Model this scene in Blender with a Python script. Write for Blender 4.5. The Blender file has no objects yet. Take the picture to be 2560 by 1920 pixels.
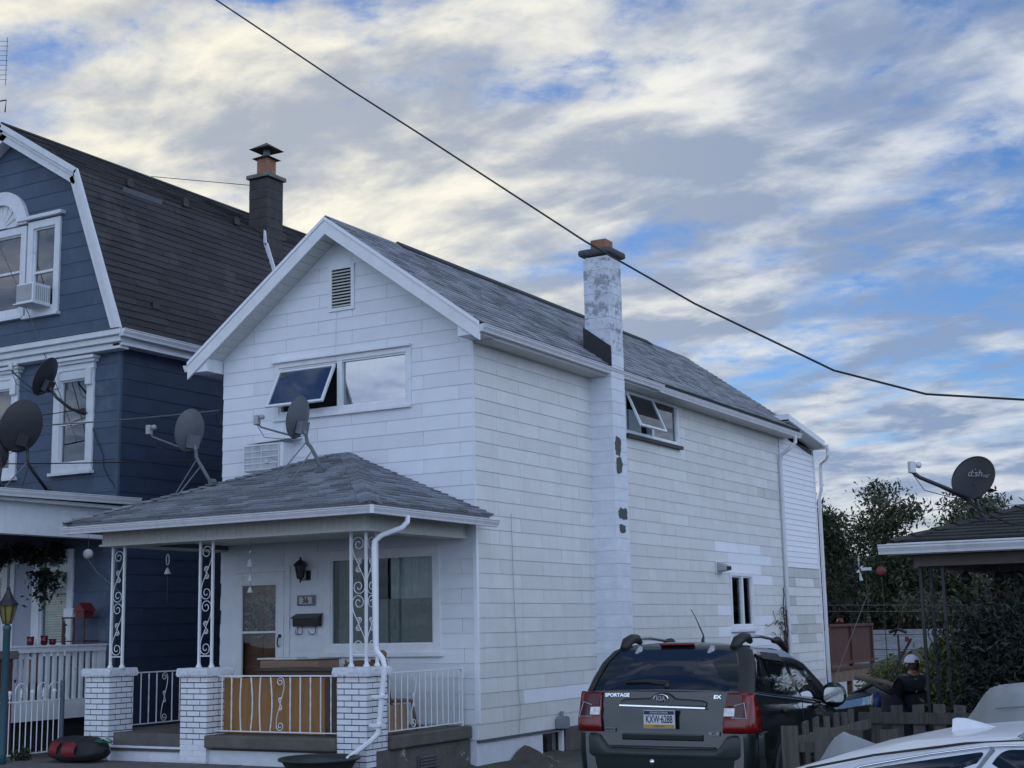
import bpy, bmesh, math, random
import numpy as np
from mathutils import Matrix, Vector

random.seed(7); RNG = np.random.default_rng(11)
scene = bpy.context.scene
COL = scene.collection

# ------------------------------------------------------------------ camera
CAM = np.array([10.112, -16.754, 1.6])
CR = np.array([0.86832, 0.49559, -0.02021]); CU = np.array([0.10106, -0.13688, 0.98542]); CF = np.array([-0.48560, 0.85770, 0.16895])
cd = bpy.data.cameras.new('camera'); cam = bpy.data.objects.new('camera', cd); COL.objects.link(cam)
cam.matrix_world = Matrix(((CR[0], CU[0], -CF[0], CAM[0]), (CR[1], CU[1], -CF[1], CAM[1]), (CR[2], CU[2], -CF[2], CAM[2]), (0, 0, 0, 1)))
cd.sensor_width = 36.0; cd.lens = 3534.3 / 2560 * 36.0; cd.clip_start = 0.1; cd.clip_end = 6000
scene.camera = cam

# ------------------------------------------------------------------ sky, sun, exposure
SKYO = (5.5, 4.2)
SUN_AZ = (-0.80, 0.60); SUN_EL = math.radians(17)
sd = Vector((SUN_AZ[0] * math.cos(SUN_EL), SUN_AZ[1] * math.cos(SUN_EL), math.sin(SUN_EL))).normalized()
world = bpy.data.worlds.new('World'); scene.world = world; world.use_nodes = True
wt = world.node_tree; wt.nodes.clear()
def wn(t, **k):
    n = wt.nodes.new(t)
    for a, b in k.items(): setattr(n, a, b)
    return n
def wl(a, b): wt.links.new(a, b)
def wmath(op, a, b=None, c=None, clamp=False):
    n = wn('ShaderNodeMath', operation=op); n.use_clamp = clamp
    for i, v in enumerate((a, b, c)):
        if v is None: continue
        if isinstance(v, (int, float)): n.inputs[i].default_value = v
        else: wl(v, n.inputs[i])
    return n.outputs[0]
def wmix(f, a, b):
    n = wn('ShaderNodeMix', data_type='RGBA')
    for s, v in ((n.inputs[0], f), (n.inputs[6], a), (n.inputs[7], b)):
        if isinstance(v, (int, float)): s.default_value = v
        elif isinstance(v, tuple): s.default_value = (*v, 1)
        else: wl(v, s)
    return n.outputs[2]
def wramp(f, lo, hi):
    n = wn('ShaderNodeMapRange', interpolation_type='SMOOTHSTEP'); wl(f, n.inputs[0])
    n.inputs[1].default_value = lo; n.inputs[2].default_value = hi
    return n.outputs[0]
sky = wn('ShaderNodeTexSky', sky_type='NISHITA', sun_disc=False)
sky.sun_elevation = SUN_EL; sky.sun_rotation = math.atan2(SUN_AZ[0], SUN_AZ[1]); sky.air_density = 1.0; sky.dust_density = 0.0; sky.ozone_density = 2.5
tc = wn('ShaderNodeTexCoord'); sep = wn('ShaderNodeSeparateXYZ'); wl(tc.outputs['Generated'], sep.inputs[0])
dz = wmath('ADD', wmath('MAXIMUM', sep.outputs[2], 0.0), 0.17)
cmb = wn('ShaderNodeCombineXYZ'); wl(wmath('DIVIDE', sep.outputs[0], dz), cmb.inputs[0]); wl(wmath('DIVIDE', sep.outputs[1], dz), cmb.inputs[1])
def wnoise(scale, detail, rough, off, dist=0.0, sx=1.0):
    m = wn('ShaderNodeMapping'); wl(cmb.outputs[0], m.inputs[0]); m.inputs['Location'].default_value = off; m.inputs['Rotation'].default_value = (0, 0, math.radians(30)); m.inputs['Scale'].default_value = (sx, 1, 1)
    n = wn('ShaderNodeTexNoise'); wl(m.outputs[0], n.inputs['Vector'])
    n.inputs['Scale'].default_value = scale; n.inputs['Detail'].default_value = detail; n.inputs['Roughness'].default_value = rough; n.inputs['Distortion'].default_value = dist
    return n.outputs[0]
big = wnoise(0.55, 3, 0.5, (SKYO[0], SKYO[1], 0), 0.3, 0.8)
mid = wnoise(2.6, 8, 0.60, (0.4, 2.2, 0), 0.25, 0.85)
fine = wnoise(10.0, 7, 0.62, (5.2, 0.3, 0), 0.25, 0.9)
cov = wmath('ADD', wmath('ADD', wmath('MULTIPLY', big, 0.44), wmath('MULTIPLY', mid, 0.42)), wmath('MULTIPLY', fine, 0.20))
dots = wn('ShaderNodeVectorMath', operation='DOT_PRODUCT'); wl(tc.outputs['Generated'], dots.inputs[0]); dots.inputs[1].default_value = sd
near_sun = wramp(dots.outputs['Value'], 0.76, 1.0)
back_sky_fill = wramp(dots.outputs['Value'], 0.55, -0.35)  # unseen clouds opposite the sun, raised to brighten the facing walls
mask = wramp(wmath('SUBTRACT', cov, wmath('MULTIPLY', wramp(sep.outputs[2], 0.36, 0.80), 0.10)), 0.415, 0.520)
ripple = wnoise(5.0, 6, 0.55, (2.7, 8.4, 0), 0.22, 0.70)
thick = wramp(wmath('ADD', wmath('MULTIPLY', wnoise(0.9, 3, 0.5, (7.7, 4.4, 0), 0.3, 0.8), 0.30), wmath('ADD', wmath('MULTIPLY', ripple, 0.62), wmath('MULTIPLY', fine, 0.20))), 0.455, 0.665)
thick = wmath('ADD', thick, wmath('MULTIPLY', wmath('MULTIPLY', wramp(sep.outputs[2], 0.36, 0.05), wmath('SUBTRACT', 1.0, near_sun)), 0.22), clamp=True)
lit = wmix(near_sun, (0.50, 0.52, 0.54), (0.66, 0.625, 0.51))
shade = wmix(near_sun, (0.170, 0.222, 0.325), (0.27, 0.295, 0.335))
cloud = wmix(thick, lit, shade)
low = wramp(sep.outputs[2], 0.10, 0.01)
cloud = wmix(wmath('MULTIPLY', low, 0.55), cloud, (0.58, 0.54, 0.42))
cloud = wmix(back_sky_fill, cloud, wmix(thick, (0.90, 1.04, 1.30), (0.52, 0.66, 0.94)))
bluebg = wn('ShaderNodeBackground')
sk2 = wn('ShaderNodeMix', data_type='RGBA', blend_type='MULTIPLY'); sk2.inputs[0].default_value = 1.0; wl(sky.outputs[0], sk2.inputs[6]); sk2.inputs[7].default_value = (0.68, 0.86, 1.18, 1)
wl(sk2.outputs[2], bluebg.inputs[0]); bluebg.inputs[1].default_value = 0.058
cbg = wn('ShaderNodeBackground'); wl(cloud, cbg.inputs[0]); cbg.inputs[1].default_value = 1.0
mx = wn('ShaderNodeMixShader'); wl(wmath('MULTIPLY', mask, 0.96), mx.inputs[0]); wl(bluebg.outputs[0], mx.inputs[1]); wl(cbg.outputs[0], mx.inputs[2])
wo = wn('ShaderNodeOutputWorld'); wl(mx.outputs[0], wo.inputs[0])

sl = bpy.data.lights.new('sun', 'SUN'); sl.energy = 0.5; sl.angle = math.radians(30); sl.color = (1.0, 0.9, 0.75)
so = bpy.data.objects.new('sun', sl); COL.objects.link(so); so.rotation_euler = sd.to_track_quat('Z', 'Y').to_euler()
vs = scene.view_settings; vs.view_transform = 'Standard'; vs.look = 'None'; vs.exposure = 0.70; vs.gamma = 1.0; vs.use_curve_mapping = False
scene.render.engine = 'CYCLES'; scene.cycles.max_bounces = 8; scene.cycles.transparent_max_bounces = 12; scene.cycles.use_denoising = True

# ------------------------------------------------------------------ materials
MATS = {}
def M(name, col, rough=0.6, var=0.12, scale=4.0, bump=0.0, bscale=60.0, metal=0.0, isl=0.0, streak=0.0, dirt=None, dirt_amt=0.0, dirt_scale=2.0, coat=0.0, spec=0.5, stretch=(1, 1, 1), emit=None, twoside=None):
    if name in MATS: return MATS[name]
    m = bpy.data.materials.new(name); m.use_nodes = True; MATS[name] = m
    nt = m.node_tree; b = nt.nodes['Principled BSDF']
    N = nt.nodes.new; Lk = nt.links.new
    geo = N('ShaderNodeNewGeometry'); mp = N('ShaderNodeMapping'); Lk(geo.outputs['Position'], mp.inputs[0]); mp.inputs['Scale'].default_value = stretch
    def mixc(f, a, c2, blend='MIX'):
        n = N('ShaderNodeMix'); n.data_type = 'RGBA'; n.blend_type = blend
        for s, v in ((n.inputs[0], f), (n.inputs[6], a), (n.inputs[7], c2)):
            if isinstance(v, (int, float)): s.default_value = v
            elif isinstance(v, tuple): s.default_value = (*v[:3], 1)
            else: Lk(v, s)
        return n.outputs[2]
    def noise(sc, det=4, r=0.55, vec=None):
        n = N('ShaderNodeTexNoise'); n.inputs['Scale'].default_value = sc; n.inputs['Detail'].default_value = det; n.inputs['Roughness'].default_value = r
        Lk(vec or mp.outputs[0], n.inputs['Vector']); return n.outputs[0]
    if isl > 0:   # shift the pattern per piece so that neighbours do not share it
        cm = N('ShaderNodeVectorMath'); cm.operation = 'ADD'; sc_ = N('ShaderNodeVectorMath'); sc_.operation = 'SCALE'
        oi = N('ShaderNodeObjectInfo'); ad = N('ShaderNodeMath'); ad.operation = 'ADD'; Lk(oi.outputs['Random'], ad.inputs[0]); Lk(geo.outputs['Random Per Island'], ad.inputs[1])
        sc_.inputs[0].default_value = (37.0, 19.0, 53.0); Lk(ad.outputs[0], sc_.inputs['Scale']); Lk(mp.outputs[0], cm.inputs[0]); Lk(sc_.outputs[0], cm.inputs[1]); vec = cm.outputs[0]
    else: vec = mp.outputs[0]
    dk = tuple(max(0, c * (1 - var)) for c in col); lt = tuple(min(1, c * (1 + var)) for c in col)
    rp = N('ShaderNodeMapRange'); Lk(noise(scale, 5, 0.6, vec), rp.inputs[0]); rp.inputs[1].default_value = 0.3; rp.inputs[2].default_value = 0.7
    c = mixc(rp.outputs[0], dk, lt)
    if isl > 0:
        fr = N('ShaderNodeMath'); fr.operation = 'FRACT'; Lk(ad.outputs[0], fr.inputs[0])
        mr = N('ShaderNodeMapRange'); Lk(fr.outputs[0], mr.inputs[0]); mr.inputs[3].default_value = 1 - isl; mr.inputs[4].default_value = 1 + isl * 0.6
        cc = N('ShaderNodeCombineColor')
        for i in range(3): Lk(mr.outputs[0], cc.inputs[i])
        c = mixc(1.0, c, cc.outputs[0], 'MULTIPLY')
    if streak > 0:
        m2 = N('ShaderNodeMapping'); Lk(geo.outputs['Position'], m2.inputs[0]); m2.inputs['Scale'].default_value = (9, 9, 0.6)
        r2 = N('ShaderNodeMapRange'); Lk(noise(1.0, 4, 0.6, m2.outputs[0]), r2.inputs[0]); r2.inputs[1].default_value = 0.50; r2.inputs[2].default_value = 0.78; r2.inputs[4].default_value = streak
        c = mixc(r2.outputs[0], c, tuple(x * 0.45 for x in col))
    if dirt:
        r3 = N('ShaderNodeMapRange'); Lk(noise(dirt_scale, 7, 0.68), r3.inputs[0]); r3.inputs[1].default_value = 0.62 - 0.3 * dirt_amt; r3.inputs[2].default_value = 0.70 - 0.28 * dirt_amt
        c = mixc(r3.outputs[0], c, dirt)
    if twoside: 
        c = mixc(geo.outputs['Backfacing'], c, twoside)
    Lk(c, b.inputs['Base Color']); b.inputs['Roughness'].default_value = rough; b.inputs['Metallic'].default_value = metal
    b.inputs['Specular IOR Level'].default_value = spec
    if coat: b.inputs['Coat Weight'].default_value = coat; b.inputs['Coat Roughness'].default_value = 0.04
    if bump:
        bp = N('ShaderNodeBump'); bp.inputs['Strength'].default_value = bump; bp.inputs['Distance'].default_value = 0.02; Lk(noise(bscale, 5, 0.6), bp.inputs['Height']); Lk(bp.outputs[0], b.inputs['Normal'])
    return m
def glass_mat(name, tint=(0.75, 0.82, 0.85), refl=0.14, rough=0.0, ior=1.5):
    m = bpy.data.materials.new(name); m.use_nodes = True; MATS[name] = m; nt = m.node_tree; nt.nodes.clear()
    N = nt.nodes.new; Lk = nt.links.new
    tr = N('ShaderNodeBsdfTransparent'); tr.inputs[0].default_value = (*tint, 1); gl = N('ShaderNodeBsdfGlossy'); gl.inputs['Roughness'].default_value = rough; gl.inputs[0].default_value = (0.93, 0.95, 1, 1)
    tcn = N('ShaderNodeTexCoord'); no = N('ShaderNodeTexNoise'); no.inputs['Scale'].default_value = 1.3; no.inputs['Detail'].default_value = 1; Lk(tcn.outputs['Object'], no.inputs['Vector'])
    bp = N('ShaderNodeBump'); bp.inputs['Strength'].default_value = 0.06; bp.inputs['Distance'].default_value = 0.03; Lk(no.outputs[0], bp.inputs['Height']); Lk(bp.outputs[0], gl.inputs['Normal'])
    lw = N('ShaderNodeFresnel'); lw.inputs[0].default_value = ior
    mr = N('ShaderNodeMapRange'); Lk(lw.outputs[0], mr.inputs[0]); mr.inputs[3].default_value = refl; mr.inputs[4].default_value = 1.0
    mx_ = N('ShaderNodeMixShader'); Lk(mr.outputs[0], mx_.inputs[0]); Lk(tr.outputs[0], mx_.inputs[1]); Lk(gl.outputs[0], mx_.inputs[2])
    o = N('ShaderNodeOutputMaterial'); Lk(mx_.outputs[0], o.inputs[0]); return m

m_white = M('white_paint', (0.72, 0.75, 0.79), 0.5, 0.05, 3, 0.05, 80)
m_trim = M('white_trim', (0.74, 0.77, 0.80), 0.45, 0.06, 5, 0.05, 60, streak=0.10)
m_sid_f = M('siding_white', (0.74, 0.78, 0.83), 0.55, 0.04, 2.5, 0.12, 90, isl=0.05, streak=0.05)
m_sid_s = M('siding_cream', (0.69, 0.70, 0.69), 0.6, 0.06, 2.0, 0.12, 90, isl=0.06, streak=0.16)
m_sid_n = M('siding_new_white', (0.80, 0.84, 0.90), 0.5, 0.03, 2.5, 0.1, 90, isl=0.03)
m_sid_g = M('siding_old_grey', (0.55, 0.55, 0.54), 0.6, 0.08, 2.0, 0.12, 90, isl=0.10, streak=0.4)
m_vinyl = M('vinyl_white', (0.80, 0.83, 0.88), 0.42, 0.03, 3, 0.03, 50, isl=0.03)
m_sheath = M('sheathing', (0.10, 0.11, 0.13), 0.9)
m_soffit = M('soffit_vinyl', (0.62, 0.63, 0.60), 0.5, 0.05, 3, streak=0.08, isl=0.03)
m_gutter = M('gutter_metal', (0.64, 0.66, 0.70), 0.38, 0.06, 4, 0.03, 30, streak=0.25)
m_shing = M('roof_shingle_grey', (0.23, 0.25, 0.285), 0.9, 0.30, 60, 0.5, 220, isl=0.42)
m_shing2 = M('roof_shingle_pale', (0.30, 0.32, 0.355), 0.9, 0.25, 60, 0.5, 220, isl=0.40)
m_bshing = M('roof_shingle_charcoal', (0.042, 0.043, 0.048), 0.92, 0.3, 50, 0.5, 200, isl=0.25, streak=0.0, dirt=(0.06, 0.06, 0.064), dirt_amt=0.25, dirt_scale=0.9)
m_gshing = M('roof_shingle_green', (0.035, 0.043, 0.042), 0.92, 0.35, 60, 0.5, 220, isl=0.2)
m_ridge = M('ridge_cap_dark', (0.035, 0.045, 0.05), 0.9, 0.3, 30, 0.4, 120)
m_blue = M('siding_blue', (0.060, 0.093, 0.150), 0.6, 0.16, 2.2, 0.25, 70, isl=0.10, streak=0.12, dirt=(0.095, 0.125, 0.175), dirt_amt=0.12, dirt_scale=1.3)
m_blue_shaded = M('siding_blue_shaded', (0.023, 0.041, 0.082), 0.65, 0.16, 2.2, 0.25, 70, isl=0.10, streak=0.10)  # less weathered blue, with the alley's shade also put into the colour
m_btrim = M('old_white_trim', (0.68, 0.72, 0.76), 0.55, 0.06, 6, 0.15, 50, streak=0.12, dirt=(0.36, 0.34, 0.30), dirt_amt=-0.15, dirt_scale=5)
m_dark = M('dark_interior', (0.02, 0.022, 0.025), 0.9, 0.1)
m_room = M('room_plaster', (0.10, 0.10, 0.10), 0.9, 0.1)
m_curtain = M('curtain_cloth', (0.38, 0.42, 0.42), 0.9, 0.1, 8, 0.1, 30)
m_sheer = M('sheer_curtain', (0.74, 0.77, 0.82), 0.9, 0.08, 8, 0.1, 30)
m_blind = M('blind_slat', (0.62, 0.64, 0.66), 0.5, 0.05)
m_brown_blind = M('brown_blind', (0.20, 0.15, 0.14), 0.7, 0.1, 6)
m_glass = glass_mat('window_glass', (0.72, 0.80, 0.82), 0.10)
m_glass_sky = glass_mat('reflective_glass', (0.50, 0.55, 0.58), 0.32)
m_glass_dim = glass_mat('porch_glass', (0.78, 0.82, 0.80), 0.0, ior=1.28)
m_black = M('black_metal', (0.015, 0.016, 0.018), 0.45, 0.1)
m_iron = M('white_iron', (0.74, 0.77, 0.80), 0.4, 0.06, 12, 0.1, 80, dirt=(0.30, 0.22, 0.16), dirt_amt=-0.3, dirt_scale=9)
m_brickw = M('white_brick', (0.76, 0.79, 0.84), 0.5, 0.05, 8, 0.25, 60, isl=0.05)
m_mortar = M('navy_mortar', (0.012, 0.02, 0.05), 0.8, 0.2)
m_cap = M('rock_face_cap', (0.66, 0.69, 0.74), 0.6, 0.12, 9, 0.6, 14, streak=0.12)
m_conc = M('concrete', (0.13, 0.125, 0.118), 0.9, 0.22, 3, 0.4, 60, dirt=(0.11, 0.105, 0.10), dirt_amt=0.15, dirt_scale=2.2)
m_slab = M('porch_slab', (0.12, 0.11, 0.10), 0.85, 0.25, 4, 0.4, 50, streak=0.2)
m_stucco = M('painted_stucco', (0.68, 0.72, 0.78), 0.7, 0.10, 5, 0.5, 22, dirt=(0.20, 0.19, 0.18), dirt_amt=-0.05, dirt_scale=2.6)
m_peel = M('peeling_stucco', (0.115, 0.105, 0.10), 0.9, 0.25, 5, 0.6, 24, dirt=(0.62, 0.65, 0.70), dirt_amt=0.10, dirt_scale=2.1)
m_found = M('foundation_paint', (0.70, 0.74, 0.82), 0.7, 0.06, 4, 0.35, 18, streak=0.05)
m_block = M('painted_block', (0.70, 0.75, 0.82), 0.65, 0.08, 5, 0.35, 40, isl=0.05)
m_block_old = M('weathered_block', (0.62, 0.67, 0.74), 0.75, 0.12, 5, 0.5, 45, dirt=(0.30, 0.33, 0.36), dirt_amt=0.32, dirt_scale=4.5)
m_chipped = M('bare_block', (0.085, 0.088, 0.095), 0.9, 0.2, 14, 0.5, 60)
m_bchim = M('dark_block', (0.055, 0.055, 0.055), 0.9, 0.25, 5, 0.5, 40, isl=0.12)
m_clay = M('clay_flue', (0.27, 0.14, 0.09), 0.85, 0.2, 6, 0.3, 40)
m_tar = M('tar_flashing', (0.018, 0.02, 0.024), 0.6, 0.2, 12, 0.3, 40)
m_galv = M('galvanised', (0.15, 0.165, 0.19), 0.5, 0.12, 8, metal=0.3)
m_dish = M('dish_grey', (0.10, 0.112, 0.125), 0.5, 0.08, 6, 0.08, 80)
m_dish_d = M('dish_dark', (0.028, 0.031, 0.037), 0.5, 0.1, 6, 0.08, 80)
m_lnb = M('lnb_plastic', (0.34, 0.36, 0.38), 0.5, 0.1)
m_lnb_w = M('lnb_white', (0.6, 0.63, 0.66), 0.5, 0.06)
m_cable = M('cable_black', (0.012, 0.013, 0.015), 0.6, 0.1)
m_cable_g = M('cable_grey', (0.10, 0.11, 0.12), 0.6, 0.1)
m_ply = M('plywood', (0.29, 0.145, 0.045), 0.55, 0.18, 3, 0.05, 40, stretch=(6, 1, 0.8))
m_wood_d = M('dark_wood', (0.055, 0.035, 0.026), 0.4, 0.25, 4, 0.05, 40, stretch=(1, 1, 8))
m_wood_m = M('chair_wood', (0.15, 0.088, 0.055), 0.45, 0.2, 4, 0.05, 40, stretch=(1, 1, 6))
m_card = M('cardboard', (0.26, 0.175, 0.115), 0.85, 0.08, 5, 0.05, 60)
m_door_w = M('brown_door', (0.26, 0.10, 0.045), 0.45, 0.15, 4, 0.05, 30, stretch=(8, 1, 1))
m_grey_wood = M('weathered_wood', (0.085, 0.082, 0.076), 0.9, 0.35, 3, 0.5, 30, isl=0.2, stretch=(9, 9, 0.7), dirt=(0.05, 0.05, 0.045), dirt_amt=0.1, dirt_scale=4)
m_deck = M('stained_deck', (0.085, 0.034, 0.026), 0.75, 0.2, 4, 0.2, 40, isl=0.12, stretch=(1, 1, 0.5))
m_deck_b = M('deck_beam', (0.17, 0.12, 0.08), 0.8, 0.25, 4, 0.3, 30)
m_asph = M('asphalt', (0.05, 0.05, 0.052), 0.9, 0.25, 8, 0.4, 120)
m_dirt = M('dirt_yard', (0.075, 0.068, 0.058), 0.95, 0.35, 2, 0.5, 12, dirt=(0.045, 0.06, 0.03), dirt_amt=0.2, dirt_scale=1.2)
m_paint = M('car_paint_green', (0.011, 0.020, 0.022), 0.28, 0.08, 120, metal=0.45, coat=0.9)
m_clad = M('cladding_grey', (0.014, 0.015, 0.016), 0.55, 0.1, 20, 0.1, 160)
m_cglass = M('tinted_glass', (0.006, 0.008, 0.012), 0.03, 0.05, coat=1.0, spec=1.0)
m_tail = M('tail_red', (0.15, 0.003, 0.005), 0.16, 0.25, 5, coat=0.25)
m_tail_d = M('tail_dark_red', (0.05, 0.004, 0.008), 0.16, 0.2, 14, coat=0.25)
m_clear = M('lens_clear', (0.62, 0.64, 0.66), 0.15, 0.35, 26, coat=1.0)
m_chrome = M('chrome', (0.80, 0.82, 0.85), 0.12, 0.05, metal=1.0)
m_tyre = M('tyre_rubber', (0.014, 0.014, 0.015), 0.8, 0.15)
m_alloy = M('alloy', (0.30, 0.31, 0.33), 0.35, 0.1, metal=0.8)
m_silver = M('car_paint_white', (0.70, 0.74, 0.80), 0.38, 0.02, 60, metal=0.1, coat=0.35)
m_cloth = M('cover_cloth', (0.27, 0.29, 0.305), 0.8, 0.10, 2.2, 0.25, 6)
m_skin = M('skin', (0.36, 0.21, 0.15), 0.5, 0.06)
m_jacket = M('navy_jacket', (0.010, 0.012, 0.020), 0.85, 0.25, 6, 0.35, 14)
m_jeans = M('dark_jeans', (0.02, 0.025, 0.04), 0.85, 0.2, 12, 0.2, 40)
m_capw = M('cap_cloth', (0.62, 0.63, 0.72), 0.8, 0.06, 30, 0.15, 120)
m_red = M('red_paint', (0.12, 0.010, 0.012), 0.45, 0.15)
m_redcup = M('red_glass', (0.07, 0.004, 0.008), 0.25, 0.2)
m_teal = M('teal_paint', (0.022, 0.075, 0.095), 0.4, 0.15, 5, streak=0.2)
m_amber = M('amber_glass', (0.20, 0.17, 0.05), 0.25, 0.3, 6)
m_leaf = M('leaf_green', (0.042, 0.062, 0.028), 0.6, 0.35, 0.7, isl=0.45)
m_leaf_y = M('leaf_yellow_green', (0.10, 0.125, 0.028), 0.6, 0.3, 0.7, isl=0.4)
m_leaf_d = M('leaf_dark', (0.009, 0.020, 0.013), 0.65, 0.35, 1.0, isl=0.5)
m_leaf_b = M('leaf_autumn', (0.075, 0.07, 0.035), 0.65, 0.35, 1.0, isl=0.5)
m_bark = M('bark', (0.05, 0.042, 0.036), 0.9, 0.3, 8, 0.5, 30)
m_bag_r = M('bag_red', (0.17, 0.014, 0.018), 0.55, 0.25, 7, 0.3, 20)
m_bag_k = M('bag_black', (0.012, 0.012, 0.015), 0.7, 0.2, 7, 0.3, 20)
m_bag_g = M('strap_green', (0.02, 0.13, 0.075), 0.6, 0.2, 8)
m_tubb = M('tub_plastic', (0.028, 0.034, 0.038), 0.5, 0.15, 5, 0.1, 30)
m_tarpb = M('blue_tarp', (0.006, 0.020, 0.12), 0.45, 0.15, 4, 0.3, 10)
m_hill_hazed = M('hazed_hill', (0.13, 0.165, 0.20), 1.0, 0.2, 0.02)  # air haze put into the colour as blue-grey
m_plate = M('plate_white', (0.62, 0.65, 0.70), 0.4, 0.03)
m_navy = M('plate_navy', (0.012, 0.02, 0.07), 0.4, 0.03)
m_gold = M('plate_gold', (0.48, 0.30, 0.03), 0.4, 0.03)
m_brick_r = M('red_brick', (0.14, 0.045, 0.038), 0.9, 0.2, 6, 0.3, 40, isl=0.2)

# ------------------------------------------------------------------ mesh helpers
ORG = {}
def V3(*a): return np.array(a, float)
def new_mesh(verts, faces, smooth=False):
    me = bpy.data.meshes.new('mesh')
    me.from_pydata([tuple(v) for v in verts], [], [tuple(f) for f in faces])
    if smooth: me.polygons.foreach_set('use_smooth', [True] * len(me.polygons))
    me.update(); return me
def thing(name, label, cat, loc, group=None):
    o = bpy.data.objects.new(name, None); COL.objects.link(o); o.location = loc; o.empty_display_size = 0.2
    o['label'] = label; o['category'] = cat
    if group: o['group'] = group
    ORG[o] = V3(*loc); return o
class MB:
    def __init__(s): s.v = []; s.f = []
    def add(s, verts, faces):
        k = len(s.v); s.v += [tuple(map(float, v)) for v in verts]; s.f += [tuple(i + k for i in f) for f in faces]; return s
    def box(s, c, d, ax=None):
        c = V3(*c); d = V3(*d) / 2
        A = np.eye(3) if ax is None else np.array(ax, float)
        vs_ = [c + A[0] * d[0] * i + A[1] * d[1] * j + A[2] * d[2] * k for i in (-1, 1) for j in (-1, 1) for k in (-1, 1)]
        return s.add(vs_, [(0, 1, 3, 2), (4, 6, 7, 5), (0, 4, 5, 1), (2, 3, 7, 6), (0, 2, 6, 4), (1, 5, 7, 3)])
    def box2(s, a, b): 
        a = V3(*a); b = V3(*b); return s.box((a + b) / 2, abs(b - a))
    def prism(s, front, back):
        n = len(front)
        return s.add(list(front) + list(back), [tuple(range(n)), tuple(range(2 * n - 1, n - 1, -1))] + [(i, i + n, (i + 1) % n + n, (i + 1) % n) for i in range(n)])
    def tube(s, pts, r, n=8, caps=True, closed=False):
        P = [V3(*p) for p in pts]; m = len(P); rr = r if hasattr(r, '__len__') else [r] * m
        T = []
        for i in range(m):
            if closed: t = P[(i + 1) % m] - P[i - 1]
            else: t = P[min(i + 1, m - 1)] - P[max(i - 1, 0)]
            T.append(t / (np.linalg.norm(t) + 1e-12))
        u = np.cross(T[0], (0, 0, 1));
        if np.linalg.norm(u) < 1e-3: u = np.cross(T[0], (0, 1, 0))
        u /= np.linalg.norm(u); vs_ = []
        for i in range(m):
            u = u - T[i] * (u @ T[i]); u /= (np.linalg.norm(u) + 1e-12); w = np.cross(T[i], u)
            for k in range(n):
                a = 2 * math.pi * k / n; vs_.append(P[i] + (u * math.cos(a) + w * math.sin(a)) * rr[i])
        fs = [(i * n + k, i * n + (k + 1) % n, (i + 1) % m * n + (k + 1) % n, (i + 1) % m * n + k) for i in range(m if closed else m - 1) for k in range(n)]
        if caps and not closed: fs += [tuple(range(n - 1, -1, -1)), tuple(range((m - 1) * n, m * n))]
        return s.add(vs_, fs)
    def lathe(s, prof, c, n=16, axis=(0, 0, 1), caps=True):
        a = V3(*axis); a /= np.linalg.norm(a); u = np.cross(a, (0.3, 0.9, 0.1)); u /= np.linalg.norm(u); w = np.cross(a, u); c = V3(*c); vs_ = []
        for r, h in prof:
            for k in range(n):
                t = 2 * math.pi * k / n; vs_.append(c + a * h + (u * math.cos(t) + w * math.sin(t)) * r)
        m = len(prof); fs = [(i * n + k, i * n + (k + 1) % n, (i + 1) * n + (k + 1) % n, (i + 1) * n + k) for i in range(m - 1) for k in range(n)]
        if caps: fs += [tuple(range(n - 1, -1, -1)), tuple(range((m - 1) * n, m * n))]
        return s.add(vs_, fs)
    def grid(s, G):
        m, n = len(G), len(G[0]); return s.add([p for row in G for p in row], [(i * n + j, i * n + j + 1, (i + 1) * n + j + 1, (i + 1) * n + j) for i in range(m - 1) for j in range(n - 1)])
def root_of(o):
    while o is not None and o not in ORG: o = o.parent
    return ORG[o] if o is not None else V3(0, 0, 0)
def part(name, mb, mat, parent=None, smooth=False, bevel=0.0, kind=None, label=None, subsurf=0, solid=0.0):
    off = root_of(parent) if parent else V3(0, 0, 0)
    me = new_mesh([V3(*v) - off for v in mb.v], mb.f, smooth)
    o = bpy.data.objects.new(name, me); COL.objects.link(o); me.materials.append(mat)
    if parent: o.parent = parent
    if bevel: b = o.modifiers.new('b', 'BEVEL'); b.width = bevel; b.segments = 2; b.limit_method = 'ANGLE'; b.angle_limit = math.radians(40)
    if solid: q = o.modifiers.new('s', 'SOLIDIFY'); q.thickness = solid; q.offset = 0
    if subsurf: q = o.modifiers.new('s', 'SUBSURF'); q.levels = subsurf; q.render_levels = subsurf
    if kind: o['kind'] = kind
    if label: o['label'] = label
    return o
def single(name, mb, mat, label, cat, base=None, group=None, kind=None, **k):
    v = np.array(mb.v); b = V3(*base) if base is not None else V3(*((v.min(0) + v.max(0)) / 2)[:2], v[:, 2].min())
    me = new_mesh(v - b, mb.f, k.get('smooth', False)); o = bpy.data.objects.new(name, me); COL.objects.link(o); o.location = b; me.materials.append(mat); ORG[o] = b
    if label: o['label'] = label
    if cat: o['category'] = cat
    if group: o['group'] = group
    if kind: o['kind'] = kind
    if k.get('subsurf'): q = o.modifiers.new('s', 'SUBSURF'); q.levels = q.render_levels = k['subsurf']
    if k.get('bevel'): q = o.modifiers.new('b', 'BEVEL'); q.width = k['bevel']; q.segments = 2; q.limit_method = 'ANGLE'
    if k.get('solid'): q = o.modifiers.new('t', 'SOLIDIFY'); q.thickness = k['solid']; q.offset = 0
    return o
def structure(name, mb, mat, smooth=False, kind='structure'):
    me = new_mesh(mb.v, mb.f, smooth); o = bpy.data.objects.new(name, me); COL.objects.link(o); me.materials.append(mat); o['kind'] = kind; return o
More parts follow.
